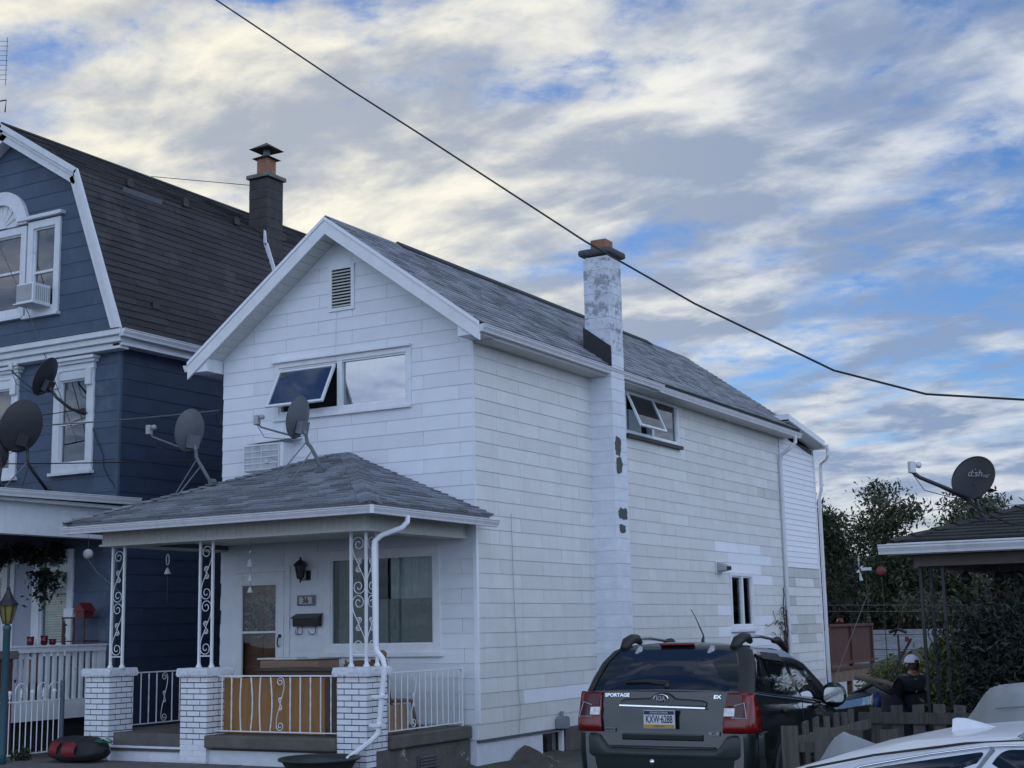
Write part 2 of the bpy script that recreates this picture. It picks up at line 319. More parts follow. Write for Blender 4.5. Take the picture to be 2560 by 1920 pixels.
def size_in_view(v):
    d = np.asarray(v) - CAM; z = d @ CF
    if z.min() < 0.5: return 0.0
    x = d @ CR / z; y = d @ CU / z; return float((np.ptp(x)) * (np.ptp(y))) if x.max() > -0.37 and x.min() < 0.37 and y.max() > -0.28 and y.min() < 0.28 else 0.0
def facing(v, n): return float((CAM - np.mean(v, 0)) @ V3(*n)) > 0
MCACHE = {}
def pieces(specs, name, limit, stuff_name):
    """specs: (verts, faces, parent, material). The largest in view become objects of their own, the rest are joined per parent."""
    order = sorted(range(len(specs)), key=lambda i: -size_in_view(specs[i][0])); rest = {}
    for rank, i in enumerate(order):
        v, f, par, mat = specs[i]; v = np.asarray(v, float)
        if rank < limit and size_in_view(v) > 0:
            c = v.mean(0); loc = np.round(v - c, 4); key = (loc.tobytes(), mat.name)
            me = MCACHE.get(key)
            if me is None: me = new_mesh(loc, f); me.materials.append(mat); MCACHE[key] = me
            o = bpy.data.objects.new(name, me); COL.objects.link(o); o.parent = par; o.location = c - root_of(par)
        else: rest.setdefault((par, mat), MB()).add(v, f)
    for (par, mat), mb in rest.items(): part(stuff_name, mb, mat, par, kind='stuff')
def clip(poly, planes):
    for a, b, c in planes:   # keep a*u + b*v <= c
        out = []
        for i in range(len(poly)):
            p, q = poly[i], poly[(i + 1) % len(poly)]; dp = a * p[0] + b * p[1] - c; dq = a * q[0] + b * q[1] - c
            if dp <= 1e-9: out.append(p)
            if (dp < -1e-9 and dq > 1e-9) or (dp > 1e-9 and dq < -1e-9): t = dp / (dp - dq); out.append((p[0] + (q[0] - p[0]) * t, p[1] + (q[1] - p[1]) * t))
        poly = out
        if len(poly) < 3: return []
    return poly
def minus(rects, hole):
    out = []; h0, h1, k0, k1 = hole
    for a0, a1, b0, b1 in rects:
        if h1 <= a0 or h0 >= a1 or k1 <= b0 or k0 >= b1: out.append((a0, a1, b0, b1)); continue
        if h0 > a0: out.append((a0, h0, b0, b1))
        if h1 < a1: out.append((h1, a1, b0, b1))
        m0, m1 = max(a0, h0), min(a1, h1)
        if k0 > b0: out.append((m0, m1, b0, k0))
        if k1 < b1: out.append((m0, m1, k1, b1))
    return out
def siding(specs, par, O, u, n, L, z0, z1, ex, blen, off, matf, holes=(), planes=(), lap=0.016, gap=0.0025):
    O = V3(*O); u = V3(*u); n = V3(*n); r = 0
    while z0 + r * ex < z1 - 1e-6:
        a = z0 + r * ex; b = min(a + ex, z1); s = -blen + off * (r % 2) + (0.0 if blen > 90 else random.uniform(-0.02, 0.02)); k = 0
        while s < L:
            e0, e1 = max(s, 0), min(s + blen, L); s += blen; k += 1
            if e1 - e0 < 0.03: continue
            rs = [(e0 + gap, e1 - gap, a, b)]
            for h in holes: rs = minus(rs, h)
            groups = []
            for q in rs:
                hit = [g for g in groups if any(q[0] <= p[1] + 1e-4 and q[1] >= p[0] - 1e-4 and q[2] <= p[3] + 1e-4 and q[3] >= p[2] - 1e-4 for p in g)]
                for g in hit: groups.remove(g)
                groups.append(sum(hit, []) + [q])
            for rs in groups:
              vs_, fs = [], []
              for q in rs:
                pl = clip([(q[0], q[2]), (q[1], q[2]), (q[1], q[3]), (q[0], q[3])], planes)
                if len(pl) < 3: continue
                fr = [O + u * p[0] + n * (0.004 + lap * (1 - (p[1] - a) / ex)) + V3(0, 0, p[1]) for p in pl]
                bk = [O + u * p[0] - n * 0.006 + V3(0, 0, p[1]) for p in pl]
                m = len(pl); kk = len(vs_); vs_ += fr + bk
                fs += [tuple(kk + i for i in range(m))] + [(kk + i, kk + i + m, kk + (i + 1) % m + m, kk + (i + 1) % m) for i in range(m)]
              if vs_: specs.append((vs_, fs, par, matf(r, k, (e0 + e1) / 2, (a + b) / 2)))
        r += 1
def wall_panel(name, O, u, n, L, z0, z1, holes, mat, parent, planes=(), depth=0.012):
    rs = [(0, L, z0, z1)]
    for h in holes: rs = minus(rs, h)
    mb = MB(); O = V3(*O); u = V3(*u); n = V3(*n)
    for q in rs:
        pl = clip([(q[0], q[2]), (q[1], q[2]), (q[1], q[3]), (q[0], q[3])], planes)
        if len(pl) >= 3: mb.prism([O + u * p[0] - n * 0.004 + V3(0, 0, p[1]) for p in pl], [O + u * p[0] - n * (0.004 + depth) + V3(0, 0, p[1]) for p in pl])
    return part(name, mb, mat, parent)
def shingles(specs, par, O, u, s, n, poly, course, w, mat, jit=0.25, th=0.012):
    """courses of shingles over a convex polygon (u along the eave, s up the slope)."""
    O, u, s, n = V3(*O), V3(*u), V3(*s), V3(*n)
    pls = []
    for i in range(len(poly)):
        (x0, y0), (x1, y1) = poly[i], poly[(i + 1) % len(poly)]; a, b = y1 - y0, -(x1 - x0); pls.append((a, b, a * x0 + b * y0))
    us = [p[0] for p in poly]; ss = [p[1] for p in poly]; r = 0; y = min(ss)
    while y < max(ss) - 0.01:
        x = min(us) - random.random() * w
        while x < max(us):
            ww = w * (1 + random.uniform(-jit, jit)); lift = random.choice((0.0, 0.0, 0.006)) + random.uniform(0, 0.003)
            pl = clip([(x + 0.002, y - 0.012 * random.random()), (x + ww - 0.002, y - 0.012 * random.random()), (x + ww - 0.002, y + course), (x + 0.002, y + course)], pls if r else [p for p in pls])
            x += ww
            if len(pl) < 3: continue
            fr = [O + u * p[0] + s * p[1] + n * (0.004 + (th + lift) * (1 - max(0, min(1, (p[1] - y) / course)))) for p in pl]
            bk = [O + u * p[0] + s * p[1] - n * 0.004 for p in pl]; m = len(pl)
            specs.append((fr + bk, [tuple(range(m))] + [(i, i + m, (i + 1) % m + m, (i + 1) % m) for i in range(m)], par, mat))
        y += course; r += 1
def gutter(path, out, w=0.11, h=0.10, t=0.004):
    """K-style gutter along a polyline; out: outward unit vectors per vertex (mitred). path is the outer top edge."""
    mb = MB(); prof = [(-w, -0.005), (-w, -h), (-w * 0.35, -h), (-w * 0.30, -h * 0.75), (-0.012, -h * 0.35), (-0.012, -0.02), (0, -0.012), (0, 0), (-0.016, 0), (-0.016, -0.014), (-0.020, -h * 0.33), (-w * 0.36, -h * 0.73), (-w * 0.4, -h + t), (-w + t, -h + t), (-w + t, -0.005)]
    G = [[V3(*p) + V3(*o) * a + V3(0, 0, b) for a, b in prof] for p, o in zip(path, out)]
    mb.grid(G); k = len(prof)
    for row in (G[0], G[-1]): mb.add([row[i] for i in (0, 1, 2, 3, 4, 5, 6, 7)], [tuple(range(8))])
    return mb
def text_mesh(name, body, size, loc, right, up, mat, parent=None, extrude=0.0015, align='CENTER', sx=1.0, shear=0.0, bold=0.0, off=None):
    cu = bpy.data.curves.new('txt', 'FONT'); cu.body = body; cu.size = size; cu.extrude = extrude; cu.align_x = align; cu.align_y = 'CENTER'; cu.shear = shear; cu.offset = bold
    t = bpy.data.objects.new('txt', cu); COL.objects.link(t); dg = bpy.context.evaluated_depsgraph_get(); me = bpy.data.meshes.new_from_object(t.evaluated_get(dg)); bpy.data.objects.remove(t)
    right = V3(*right); right /= np.linalg.norm(right); up = V3(*up); up /= np.linalg.norm(up); nn = np.cross(right, up); org = root_of(parent) if parent else V3(0, 0, 0)
    vs_ = np.array([v.co[:] for v in me.vertices]); W_ = V3(*loc) - org + vs_[:, :1] * sx * right + vs_[:, 1:2] * up + vs_[:, 2:3] * nn
    for v, w in zip(me.vertices, W_): v.co = w
    me.materials.clear(); me.materials.append(mat); o = bpy.data.objects.new(name, me); COL.objects.link(o)
    if parent: o.parent = parent
    return o
def s_scroll(a, b, flip=1, n=10):
    """points of a wrought S scroll, half width a, half height b, in 2D."""
    up = []
    for i in range(n * 3):
        t = i / (n * 3 - 1); ang = math.radians(180 - 520 * (1 - t) - 0); r = a * (0.22 + 0.78 * t) if True else a
        up.append((r * math.cos(ang) + (-0.0) * (1 - t), b - a + r * math.sin(ang) * 1.0))
    up[-1] = (-a, b - a); mid = []
    for i in range(1, n):
        t = i / n; p0, p1, p2, p3 = (-a, b - a), (-a, (b - a) * 0.45), (-0.25 * a, (b - a) * 0.3), (0, 0)
        mid.append(tuple(p0[k] * (1 - t) ** 3 + 3 * p1[k] * t * (1 - t) ** 2 + 3 * p2[k] * t * t * (1 - t) + p3[k] * t ** 3 for k in (0, 1)))
    half = up + mid; full = half + [(0, 0)] + [(-x, -y) for x, y in reversed(half)]
    return [(x * flip, y) for x, y in full]
def scroll_part(c, u, a, b, flip, r=0.0055, name='scroll', parent=None, mat=None):
    c = V3(*c); u = V3(*u); mb = MB(); mb.tube([c + u * x + V3(0, 0, y) for x, y in s_scroll(a, b, flip)], r, 6)
    k = 0.42
    mb.tube([c + u * (x * flip * -1) * k + V3(0, 0, y * k * 0.75) for x, y in s_scroll(a, b * 0.75, 1)], r * 0.9, 6)
    return part(name, mb, mat or m_iron, parent, smooth=True)
# ================================================================== SETTING
def sstep(a, b, x):
    t = min(1, max(0, (x - a) / (b - a))); return t * t * (3 - 2 * t)
def ground_z(x, y):
    z = -0.12
    z += -0.26 * sstep(-4.4, -5.4, y)
    z += (-0.14 * sstep(0.2, 3.0, x)) * sstep(-6.0, -3.5, y)
    z += (-0.20 * sstep(-0.6, 0.4, x)) * sstep(-3.0, -0.5, y)
    z += -0.25 * sstep(1.0, 5.0, y) * sstep(1.0, 3.0, x)
    z += -2.2 * sstep(12, 30, y)
    z += 0.06 * sstep(-5.0, -5.4, x) * sstep(-4.5, -3.5, y)
    return z
xs = sorted(set(list(np.linspace(-60, -14, 10)) + list(np.linspace(-14, 14, 57)) + list(np.linspace(14, 60, 10)) + [-400, -150, 150, 400]))
ys = sorted(set(list(np.linspace(-30, -8, 8)) + list(np.linspace(-8, 20, 57)) + list(np.linspace(20, 90, 15)) + [-120, 150, 300, 900, 2500]))
G = [[(x, y, ground_z(x, y) + (0.012 * math.sin(3.1 * x + y) * math.cos(2.3 * y - x) if -8 < y < 30 else 0)) for y in ys] for x in xs]
structure('ground', MB().grid([list(reversed(r)) for r in G]), m_dirt, smooth=True)
sw = MB(); x = -14.0
swo = structure('sidewalk', MB().box2((-14, -4.35, -0.30), (2.6, -2.44, -0.085)), m_conc)
specs = []
while x < 2.6:
    b = MB().box2((x + 0.006, -4.34, -0.12), (min(x + 1.494, 2.594), -2.455, -0.06 + random.uniform(-0.004, 0.004))); specs.append((b.v, b.f, swo, m_conc)); x += 1.5
pieces(specs, 'paving_slab', 300, 'paving_slabs')
structure('kerb', MB().box2((-14, -4.52, -0.34), (2.6, -4.36, -0.05)), M('kerb_stone', (0.24, 0.235, 0.22), 0.9, 0.2, 4, 0.4, 40))
structure('driveway', MB().grid([[(xx, yy, ground_z(xx, yy) + 0.02 + (0.0 if yy > -4.4 else 0.0)) for yy in np.linspace(3.0, -4.6, 12)] for xx in np.linspace(2.62, 5.75, 6)]), M('driveway_gravel', (0.10, 0.095, 0.088), 0.95, 0.4, 14, 0.8, 40), smooth=True)
structure('road', MB().box2((-60, -13.2, -0.50), (60, -4.54, -0.30)), m_asph)
G = []
for i in range(41):
    xx = -900 + 45 * i; G.append([(xx, 640 + 60 * j, -6 + (34 + 9 * math.sin(i * 0.55) + 6 * math.sin(i * 1.3 + 2)) * math.sin(min(1, j / 4) * math.pi / 2)) for j in range(6)])
structure('hills', MB().grid([list(reversed(r)) for r in G]), m_hill_hazed, smooth=True)

# ================================================================== MAIN HOUSE
H = thing('white_house', 'white two-storey house with a hipped porch roof and painted block chimney', 'house', (-2.28, 0, 0.1))
EX = 0.2032; SL = 0.726; RX = -2.29; RZ = 7.68
def roofz(x): return RZ - SL * abs(x - RX)
specs = []
gable = [(SL, 1, 7.45 + SL * 2.27), (-SL, 1, 7.45 - SL * 2.27)]
holes_f = [(1.06, 3.48, 4.82, 5.58), (0.30, 1.34, 0.0, 2.53), (2.02, 3.92, 1.32, 2.70), (0.72, 1.37, 4.0, 4.36)]
fw = wall_panel('front_wall', (-4.56, 0, 0), (1, 0, 0), (0, -1, 0), 4.56, 0.1, 7.45, holes_f, m_sheath, H, gable)
siding(specs, fw, (-4.56, 0, 0), (1, 0, 0), (0, -1, 0), 4.56, 0.1, 7.45, EX, 1.24, 0.62, lambda r, k, u, z: m_sid_f, holes_f, gable, lap=0.010)
holes_s = [(5.0, 7.24, 4.83, 5.56), (9.62, 10.74, 1.50, 2.52)]
NEW = {14: (8.8, 11.3), 13: (9.3, 11.8), 12: (9.4, 11.3), 11: (10.9, 11.9), 10: (10.9, 11.3), 8: (8.8, 9.6), 7: (10.9, 11.9), 6: (8.8, 11.3), 5: (9.4, 12), 2: (1.8, 3.1)}
def side_mat(r, k, u, z):
    a = NEW.get(r)
    if a and a[0] - 0.1 < u < a[1] + 0.1: return m_sid_n
    if r == 20 and 11.0 < u < 12.3: return m_sid_g
    return m_sid_s
sw_ = wall_panel('side_wall', (0, 0, 0), (0, 1, 0), (1, 0, 0), 12.86, 0.1, 5.62, holes_s, m_sheath, H)
siding(specs, sw_, (0, 0, 0), (0, 1, 0), (1, 0, 0), 12.86, 0.1, 5.62, EX, 1.266, 0.633, side_mat, holes_s, lap=0.010)
pieces(specs, 'siding_board', 300, 'siding_boards')
part('left_wall', MB().box2((-4.56, 0.01, 0.1), (-4.50, 13.2, 5.85)), m_sid_f, H)
part('back_wall', MB().prism([(-4.5, 13.2, -1.0), (0, 13.2, -1.0), (0, 13.2, 5.8), (RX, 13.2, 7.42), (-4.5, 13.2, 5.8)], [(-4.5, 13.1, -1.0), (0, 13.1, -1.0), (0, 13.1, 5.8), (RX, 13.1, 7.42), (-4.5, 13.1, 5.8)]), m_sid_f, H)
part('corner_trim', MB().box2((-0.035, -0.020, 0.32), (0.020, 0.035, 3.05)), m_sid_n, H); part('corner_trim', MB().box2((-0.012, -0.013, 3.05), (0.013, 0.012, 5.58)), m_sid_f, H)
part('interior_floor', MB().box2((-4.5, 0.05, 3.35), (-0.05, 13.1, 3.45)), m_room, H)
part('interior_wall', MB().box2((-4.5, 2.2, 0.3), (-0.05, 2.25, 5.4)).box2((-1.6, 2.3, 3.5), (-1.55, 13.1, 5.4)), m_room, H)

# ---- main roof
nr = V3(SL, 0, 1) / math.hypot(SL, 1); sr = V3(-1, 0, SL) / math.hypot(SL, 1); LS = 2.66 * math.hypot(SL, 1)
def slab(sgn):
    e = 2.64; d = 0.09; t = V3(0, 0, d)
    pts = lambda y: [V3(RX, y, RZ), V3(RX + sgn * e, y, RZ - SL * e), V3(RX + sgn * e, y, RZ - SL * e) - t, V3(RX, y, RZ) - t]
    return MB().prism(pts(-0.385), pts(13.35))
roofR = part('roof', slab(1), m_ridge, H); part('roof', slab(-1), m_shing, H)
specs = []
shingles(specs, roofR, (RX + 2.66, -0.40, RZ - SL * 2.66), (0, 1, 0), sr, nr, [(0, 0), (13.76, 0), (13.76, LS), (0, LS)], 0.138, 0.30, m_shing2)
# ridge vent cap
part('ridge_vent', MB().prism([(RX - 0.14, 1.5, RZ - 0.075), (RX - 0.14, 1.5, RZ - 0.05), (RX, 1.5, RZ + 0.055), (RX + 0.14, 1.5, RZ - 0.05), (RX + 0.14, 1.5, RZ - 0.075), (RX, 1.5, RZ + 0.02)], [(RX - 0.14, 11.2, RZ - 0.075), (RX - 0.14, 11.2, RZ - 0.05), (RX, 11.2, RZ + 0.055), (RX + 0.14, 11.2, RZ - 0.05), (RX + 0.14, 11.2, RZ - 0.075), (RX, 11.2, RZ + 0.02)]), m_ridge, H)
capm = MB()
for a, b in ((-0.40, 1.5), (11.2, 13.36)): capm.prism([(RX - 0.13, a, RZ - 0.08), (RX, a, RZ + 0.02), (RX + 0.13, a, RZ - 0.08)], [(RX - 0.13, b, RZ - 0.08), (RX, b, RZ + 0.02), (RX + 0.13, b, RZ - 0.08)])
part('ridge_cap', capm, m_shing2, H)
# rake boards, drip edge, soffit panels, boxed returns
for sgn in (-1, 1):
    def line(y0, y1, a, b, e0=0.0, e1=2.65):
        f = [V3(RX + sgn * e0, y0, RZ - SL * e0 - a), V3(RX + sgn * e1, y0, RZ - SL * e1 - a), V3(RX + sgn * e1, y0, RZ - SL * e1 - b), V3(RX + sgn * e0, y0, RZ - SL * e0 - b)]
        return MB().prism(f, [p + V3(0, y1 - y0, 0) for p in f])
    part('rake_board', line(-0.415, -0.385, 0.055, 0.27), m_trim, H)
    part('drip_edge', line(-0.432, -0.41, 0.004, 0.06), m_vinyl, H)
    specs2 = []; e = 0.0
    sp = part('soffit', line(-0.384, -0.003, 0.20, 0.215, 0, 2.27), m_sheath, H)
    while e < 2.27:
        m = line(-0.384, -0.004, 0.217, 0.235, e + 0.005, min(e + 0.122, 2.27)); specs2.append((m.v, m.f, sp, m_soffit)); e += 0.127
    pieces(specs2, 'soffit_panel', 100, 'soffit_panels')
    xo, xi = RX + sgn * 2.62, RX + sgn * 2.285
    pr = [(xi, 5.585), (xo, 5.585), (xo, roofz(xo) - 0.095), (xi, roofz(xi) - 0.095)]
    part('eave_return', MB().prism([(p[0], -0.384, p[1]) for p in pr], [(p[0], 13.3, p[1]) for p in pr]), m_trim, H)
eg = []
for k in range(44):
    y = 0.02 + k * 0.30; b = MB().box2((0.004, y + 0.003, 5.565), (0.33, y + 0.297, 5.583)); eg.append((b.v, b.f, roofR, m_soffit))
pieces(eg, 'soffit_panel', 60, 'soffit_panels')
part('gutter', gutter([(0.445, -0.40, 5.715), (0.445, 5.75, 5.70)], [(1, 0, 0)] * 2, 0.115, 0.105), m_gutter, H)
part('gutter', gutter([(0.430, 5.62, 5.665), (0.430, 13.30, 5.655)], [(1, 0, 0)] * 2, 0.10, 0.10), m_gutter, H)
part('gutter', gutter([(-5.05, -0.40, 5.715), (-5.05, 13.2, 5.70)], [(-1, 0, 0)] * 2, 0.115, 0.105), m_gutter, H)

# ---- chimney of painted block
CH = part('chimney', MB().box2((0.006, 3.64, -0.9), (0.41, 4.11, 7.58)), m_found, H)
specs2 = []; z = -0.85; k = 0
while z < 7.55:
    hh = min(0.2, 7.6 - z); b = MB().box2((0.004 if z < 5.7 else -0.03, 3.63 + random.uniform(-.002, .002), z + 0.0035), (0.42 + random.uniform(-.003, .003), 4.12, z + hh - 0.0035)); specs2.append((b.v, b.f, CH, m_block if z < 5.85 else m_block_old)); z += 0.2; k += 1
pieces(specs2, 'block', 100, 'blocks')
part('chimney_cap', MB().box2((-0.10, 3.555, 7.60), (0.50, 4.195, 7.715)), m_chipped, H, bevel=0.045)
part('flue_liner', MB().box2((0.06, 3.74, 7.70), (0.34, 4.02, 7.90)).box2((0.095, 3.775, 7.86), (0.305, 3.985, 7.905)), m_clay, H, bevel=0.012)
part('flashing', MB().prism([(-0.06, 3.612, 6.42), (0.432, 3.612, 6.05), (0.432, 3.612, 5.69), (-0.06, 3.612, 6.03)], [(-0.06, 3.64, 6.42), (0.432, 3.64, 6.05), (0.432, 3.64, 5.69), (-0.06, 3.64, 6.03)]), m_tar, H)
def chip(y0, y1, z0, z1, seed):
    rr = random.Random(seed); n = 22; pts = []
    for i in range(n):
        a = 2 * math.pi * i / n; e = (0.85 + 0.3 * rr.random()) / max(abs(math.cos(a)), abs(math.sin(a))) ** 0.8; pts.append((0.4245, (y0 + y1) / 2 + math.cos(a) * (y1 - y0) / 2 * e, (z0 + z1) / 2 + math.sin(a) * (z1 - z0) / 2 * e))
    return MB().prism(pts, [(0.421, p[1], p[2]) for p in pts])
for a in ((3.68, 3.90, 4.28, 4.58, 1), (3.71, 3.93, 4.00, 4.25, 2), (3.74, 4.06, 3.26, 3.44, 3), (3.74, 3.98, 3.04, 3.17, 4)): part('paint_chip', chip(*a), m_chipped, H)

# ---- windows
def window(parent, O, u, n, x0, x1, z0, z1, fr=0.07, mull=(), glass=None, mat=None, proud=0.035, sill=False, name='window', deep=0.5, back=None):
    """framed opening; u along the wall, n outward."""
    O = V3(*O); u = V3(*u); n = V3(*n); mat = mat or m_trim; glass = glass or m_glass
    P = lambda a, z, d: O + u * a + n * d + V3(0, 0, z)
    def bx(a0, a1, b0, b1, d0, d1): return MB().prism([P(a0, b0, d1), P(a1, b0, d1), P(a1, b1, d1), P(a0, b1, d1)], [P(a0, b0, d0), P(a1, b0, d0), P(a1, b1, d0), P(a0, b1, d0)])
    f = MB()
    for a in ((x0 - fr, x0, z0 - fr, z1 + fr), (x1, x1 + fr, z0 - fr, z1 + fr), (x0, x1, z0 - fr, z0), (x0, x1, z1, z1 + fr)): q = bx(*a, -0.09, proud); f.add(q.v, q.f)
    w = part(name, f, mat, parent, bevel=0.006)
    i = MB()
    for a in ((x0, x0 + .025, z0, z1), (x1 - .025, x1, z0, z1), (x0 + .025, x1 - .025, z0, z0 + .025), (x0 + .025, x1 - .025, z1 - .025, z1)): q = bx(*a, -0.05, 0.012); i.add(q.v, q.f)
    part('sash', i, mat, w)
    for m in mull: q = bx(m - 0.045, m + 0.045, z0, z1, -0.08, proud - 0.006); part('mullion', q, mat, w)
    edges = [x0] + sorted(mull) + [x1]
    for a, b in zip(edges[:-1], edges[1:]):
        if glass != 'none' and not (isinstance(glass, (list, tuple)) and glass[edges.index(a)] is None):
            g = glass[edges.index(a)] if isinstance(glass, (list, tuple)) else glass; part('pane', bx(a, b, z0, z1, -0.024, -0.020), g, w)
    if sill: q = bx(x0 - fr - .03, x1 + fr + .03, z0 - fr - 0.05, z0 - fr, -0.01, proud + 0.05); part('sill', q, mat, w)
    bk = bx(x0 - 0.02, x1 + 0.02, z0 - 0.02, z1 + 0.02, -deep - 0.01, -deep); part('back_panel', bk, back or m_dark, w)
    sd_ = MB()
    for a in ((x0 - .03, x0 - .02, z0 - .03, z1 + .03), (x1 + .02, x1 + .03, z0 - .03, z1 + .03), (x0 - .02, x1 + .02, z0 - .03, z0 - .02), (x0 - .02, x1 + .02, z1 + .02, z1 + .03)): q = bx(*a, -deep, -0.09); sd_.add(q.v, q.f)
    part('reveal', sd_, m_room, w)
    return w, bx
FO, FU, FN = (0, 0, 0), (1, 0, 0), (0, -1, 0)
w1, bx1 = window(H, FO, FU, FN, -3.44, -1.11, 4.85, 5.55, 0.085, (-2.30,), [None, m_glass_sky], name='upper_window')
part('sill', bx1(-3.55, -1.03, 4.735, 4.775, 0.0, 0.07), m_trim, w1)
part('head_flashing', bx1(-3.56, -1.02, 5.628, 5.66, 0.0, 0.09), m_trim, w1)
part('curtain', MB().grid([[(-2.1 + 0.9 * j / 16, 0.22 + 0.03 * math.sin(j * 1.9), z_) for z_ in (5.5, 4.86)] for j in range(17)]), m_curtain, w1, smooth=True)
# open awning sash
def awning(parent, T0, T1, B0, B1, name, fr=0.035, gm=None):
    T0, T1, B0, B1 = map(lambda a: V3(*a), (T0, T1, B0, B1)); ux = (T1 - T0) / np.linalg.norm(T1 - T0); dn = (B0 - T0); Ld = np.linalg.norm(dn); dn = dn / Ld; nn = np.cross(ux, dn); Lw = np.linalg.norm(T1 - T0)
    def pc(a0, a1, b0, b1, t=0.018): return MB().prism([T0 + ux * a + dn * b + nn * t for a, b in ((a0, b0), (a1, b0), (a1, b1), (a0, b1))], [T0 + ux * a + dn * b - nn * t for a, b in ((a0, b0), (a1, b0), (a1, b1), (a0, b1))])
    f = MB()
    for a in ((0, fr, 0, Ld), (Lw - fr, Lw, 0, Ld), (fr, Lw - fr, 0, fr), (fr, Lw - fr, Ld - fr, Ld)): q = pc(*a); f.add(q.v, q.f)
    s_ = part(name, f, m_trim, parent); part('pane', pc(fr, Lw - fr, fr, Ld - fr, 0.003), gm or m_glass, s_)
    return s_
awning(w1, (-3.42, -0.045, 5.50), (-2.36, -0.045, 5.50), (-3.42, -0.36, 4.905), (-2.36, -0.36, 4.905), 'open_sash', gm=m_glass_sky)
w2, bx2 = window(H, (0, 0, 0), (0, 1, 0), (1, 0, 0), 5.0, 7.22, 4.85, 5.54, 0.05, (6.1,), [None, m_glass], name='side_window', mat=m_trim)
part('sill', bx2(4.95, 7.32, 4.74, 4.80, 0.0, 0.09), M('dark_sill', (0.03, 0.028, 0.03), 0.6), w2)
awning(w2, (0.045, 4.98, 5.52), (0.045, 6.06, 5.52), (0.34, 4.90, 4.90), (0.34, 6.02, 4.90), 'open_sash', gm=m_glass)
part('fan_box', MB().box2((-0.02, 5.2, 4.88), (-0.12, 5.7, 5.25)), m_lnb, w2)
w3, bx3 = window(H, (0, 0, 0), (0, 1, 0), (1, 0, 0), 9.62, 10.74, 1.53, 2.49, 0.075, (10.2,), m_glass_dim, name='side_window', sill=True)
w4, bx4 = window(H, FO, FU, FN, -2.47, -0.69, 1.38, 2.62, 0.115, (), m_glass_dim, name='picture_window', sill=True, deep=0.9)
for x0, x1, mt in ((-1.52, -0.72, m_sheer), (-2.44, -2.05, m_curtain)):  # pale right-hand sheer added to imitate siding reflected from across the street
    n_ = 60; part('curtain', MB().grid([[(x0 + (x1 - x0) * j / n_, 0.16 + 0.02 * math.sin(j * 1.3) + 0.008 * math.sin(j * 3.1), z_) for z_ in (2.6, 1.4)] for j in range(n_ + 1)]), mt, w4, smooth=True)
part('cafe_curtain', MB().grid([[(-2.4 + 1.6 * j / 60, 0.10 + 0.012 * math.sin(j * 1.7), z_) for z_ in (2.02, 1.40)] for j in range(61)]), M('lace_curtain', (0.22, 0.25, 0.25), 0.9, 0.15, 20), w4, smooth=True)
# gable vent
v = part('gable_vent', MB().box2((-2.50, -0.035, 6.31), (-2.44, 0, 7.01)).box2((-2.09, -0.035, 6.31), (-2.03, 0, 7.01)).box2((-2.44, -0.035, 6.31), (-2.09, 0, 6.36)).box2((-2.44, -0.035, 6.95), (-2.09, 0, 7.01)), m_trim, H)
part('vent_back', MB().box2((-2.44, -0.022, 6.36), (-2.09, -0.018, 6.95)), m_dark, v)
for k in range(12):
    z = 6.385 + k * 0.048; part('louvre', MB().prism([(-2.438, -0.045, z - 0.012), (-2.092, -0.045, z - 0.012), (-2.092, -0.026, z + 0.010), (-2.438, -0.026, z + 0.010)], [(-2.438, -0.041, z - 0.016), (-2.092, -0.041, z - 0.016), (-2.092, -0.022, z + 0.006), (-2.438, -0.022, z + 0.006)]), m_soffit, v)
# storm door
d_ = part('storm_door', MB().box2((-4.235, -0.05, 0.31), (-4.09, -0.01, 2.475)).box2((-3.45, -0.05, 0.31), (-3.305, -0.01, 2.475)).box2((-4.09, -0.05, 2.28), (-3.45, -0.01, 2.475)).box2((-4.09, -0.05, 0.31), (-3.45, -0.01, 0.50)), m_trim, H, bevel=0.006)
part('panel_moulding', MB().box2((-4.12, -0.058, 2.30), (-3.42, -0.05, 2.34)).box2((-4.12, -0.058, 0.47), (-4.095, -0.05, 2.30)).box2((-3.445, -0.058, 0.47), (-3.42, -0.05, 2.30)), m_trim, d_)
part('pane', MB().box2((-4.09, -0.034, 0.50), (-3.45, -0.030, 2.28)), m_glass_dim, d_)
part('meeting_bar', MB().box2((-4.09, -0.052, 1.575), (-3.45, -0.018, 1.605)), m_trim, d_)
part('handle', MB().tube([(-3.365, -0.055, 1.53), (-3.365, -0.10, 1.50), (-3.372, -0.11, 1.42), (-3.372, -0.075, 1.37)], 0.011, 8).lathe([(0.026, 0), (0.026, 0.02)], (-3.365, -0.05, 1.53), 10, (0, -1, 0)), m_black, d_, smooth=True)
part('door_frame', MB().box2((-4.29, -0.035, 0.30), (-4.238, 0.02, 2.55)).box2((-3.302, -0.035, 0.30), (-3.21, 0.02, 2.55)).box2((-4.238, -0.035, 2.478), (-3.302, 0.02, 2.55)), m_trim, H)
idr = part('inner_door', MB().box2((-4.24, 0.10, 0.30), (-3.30, 0.14, 2.48)), m_door_w, H)
for (a, b) in ((0.40, 0.72), (0.80, 1.15), (1.25, 2.30)):
    for x0 in (-4.12, -3.74): part('door_panel', MB().box2((x0, 0.085, a), (x0 + 0.32, 0.10, b)), m_door_w, idr, bevel=0.01)
part('door_recess', MB().box2((-4.27, 0.0, 0.30), (-4.24, 0.14, 2.5)).box2((-3.30, 0.0, 0.30), (-3.27, 0.14, 2.5)), m_room, H)

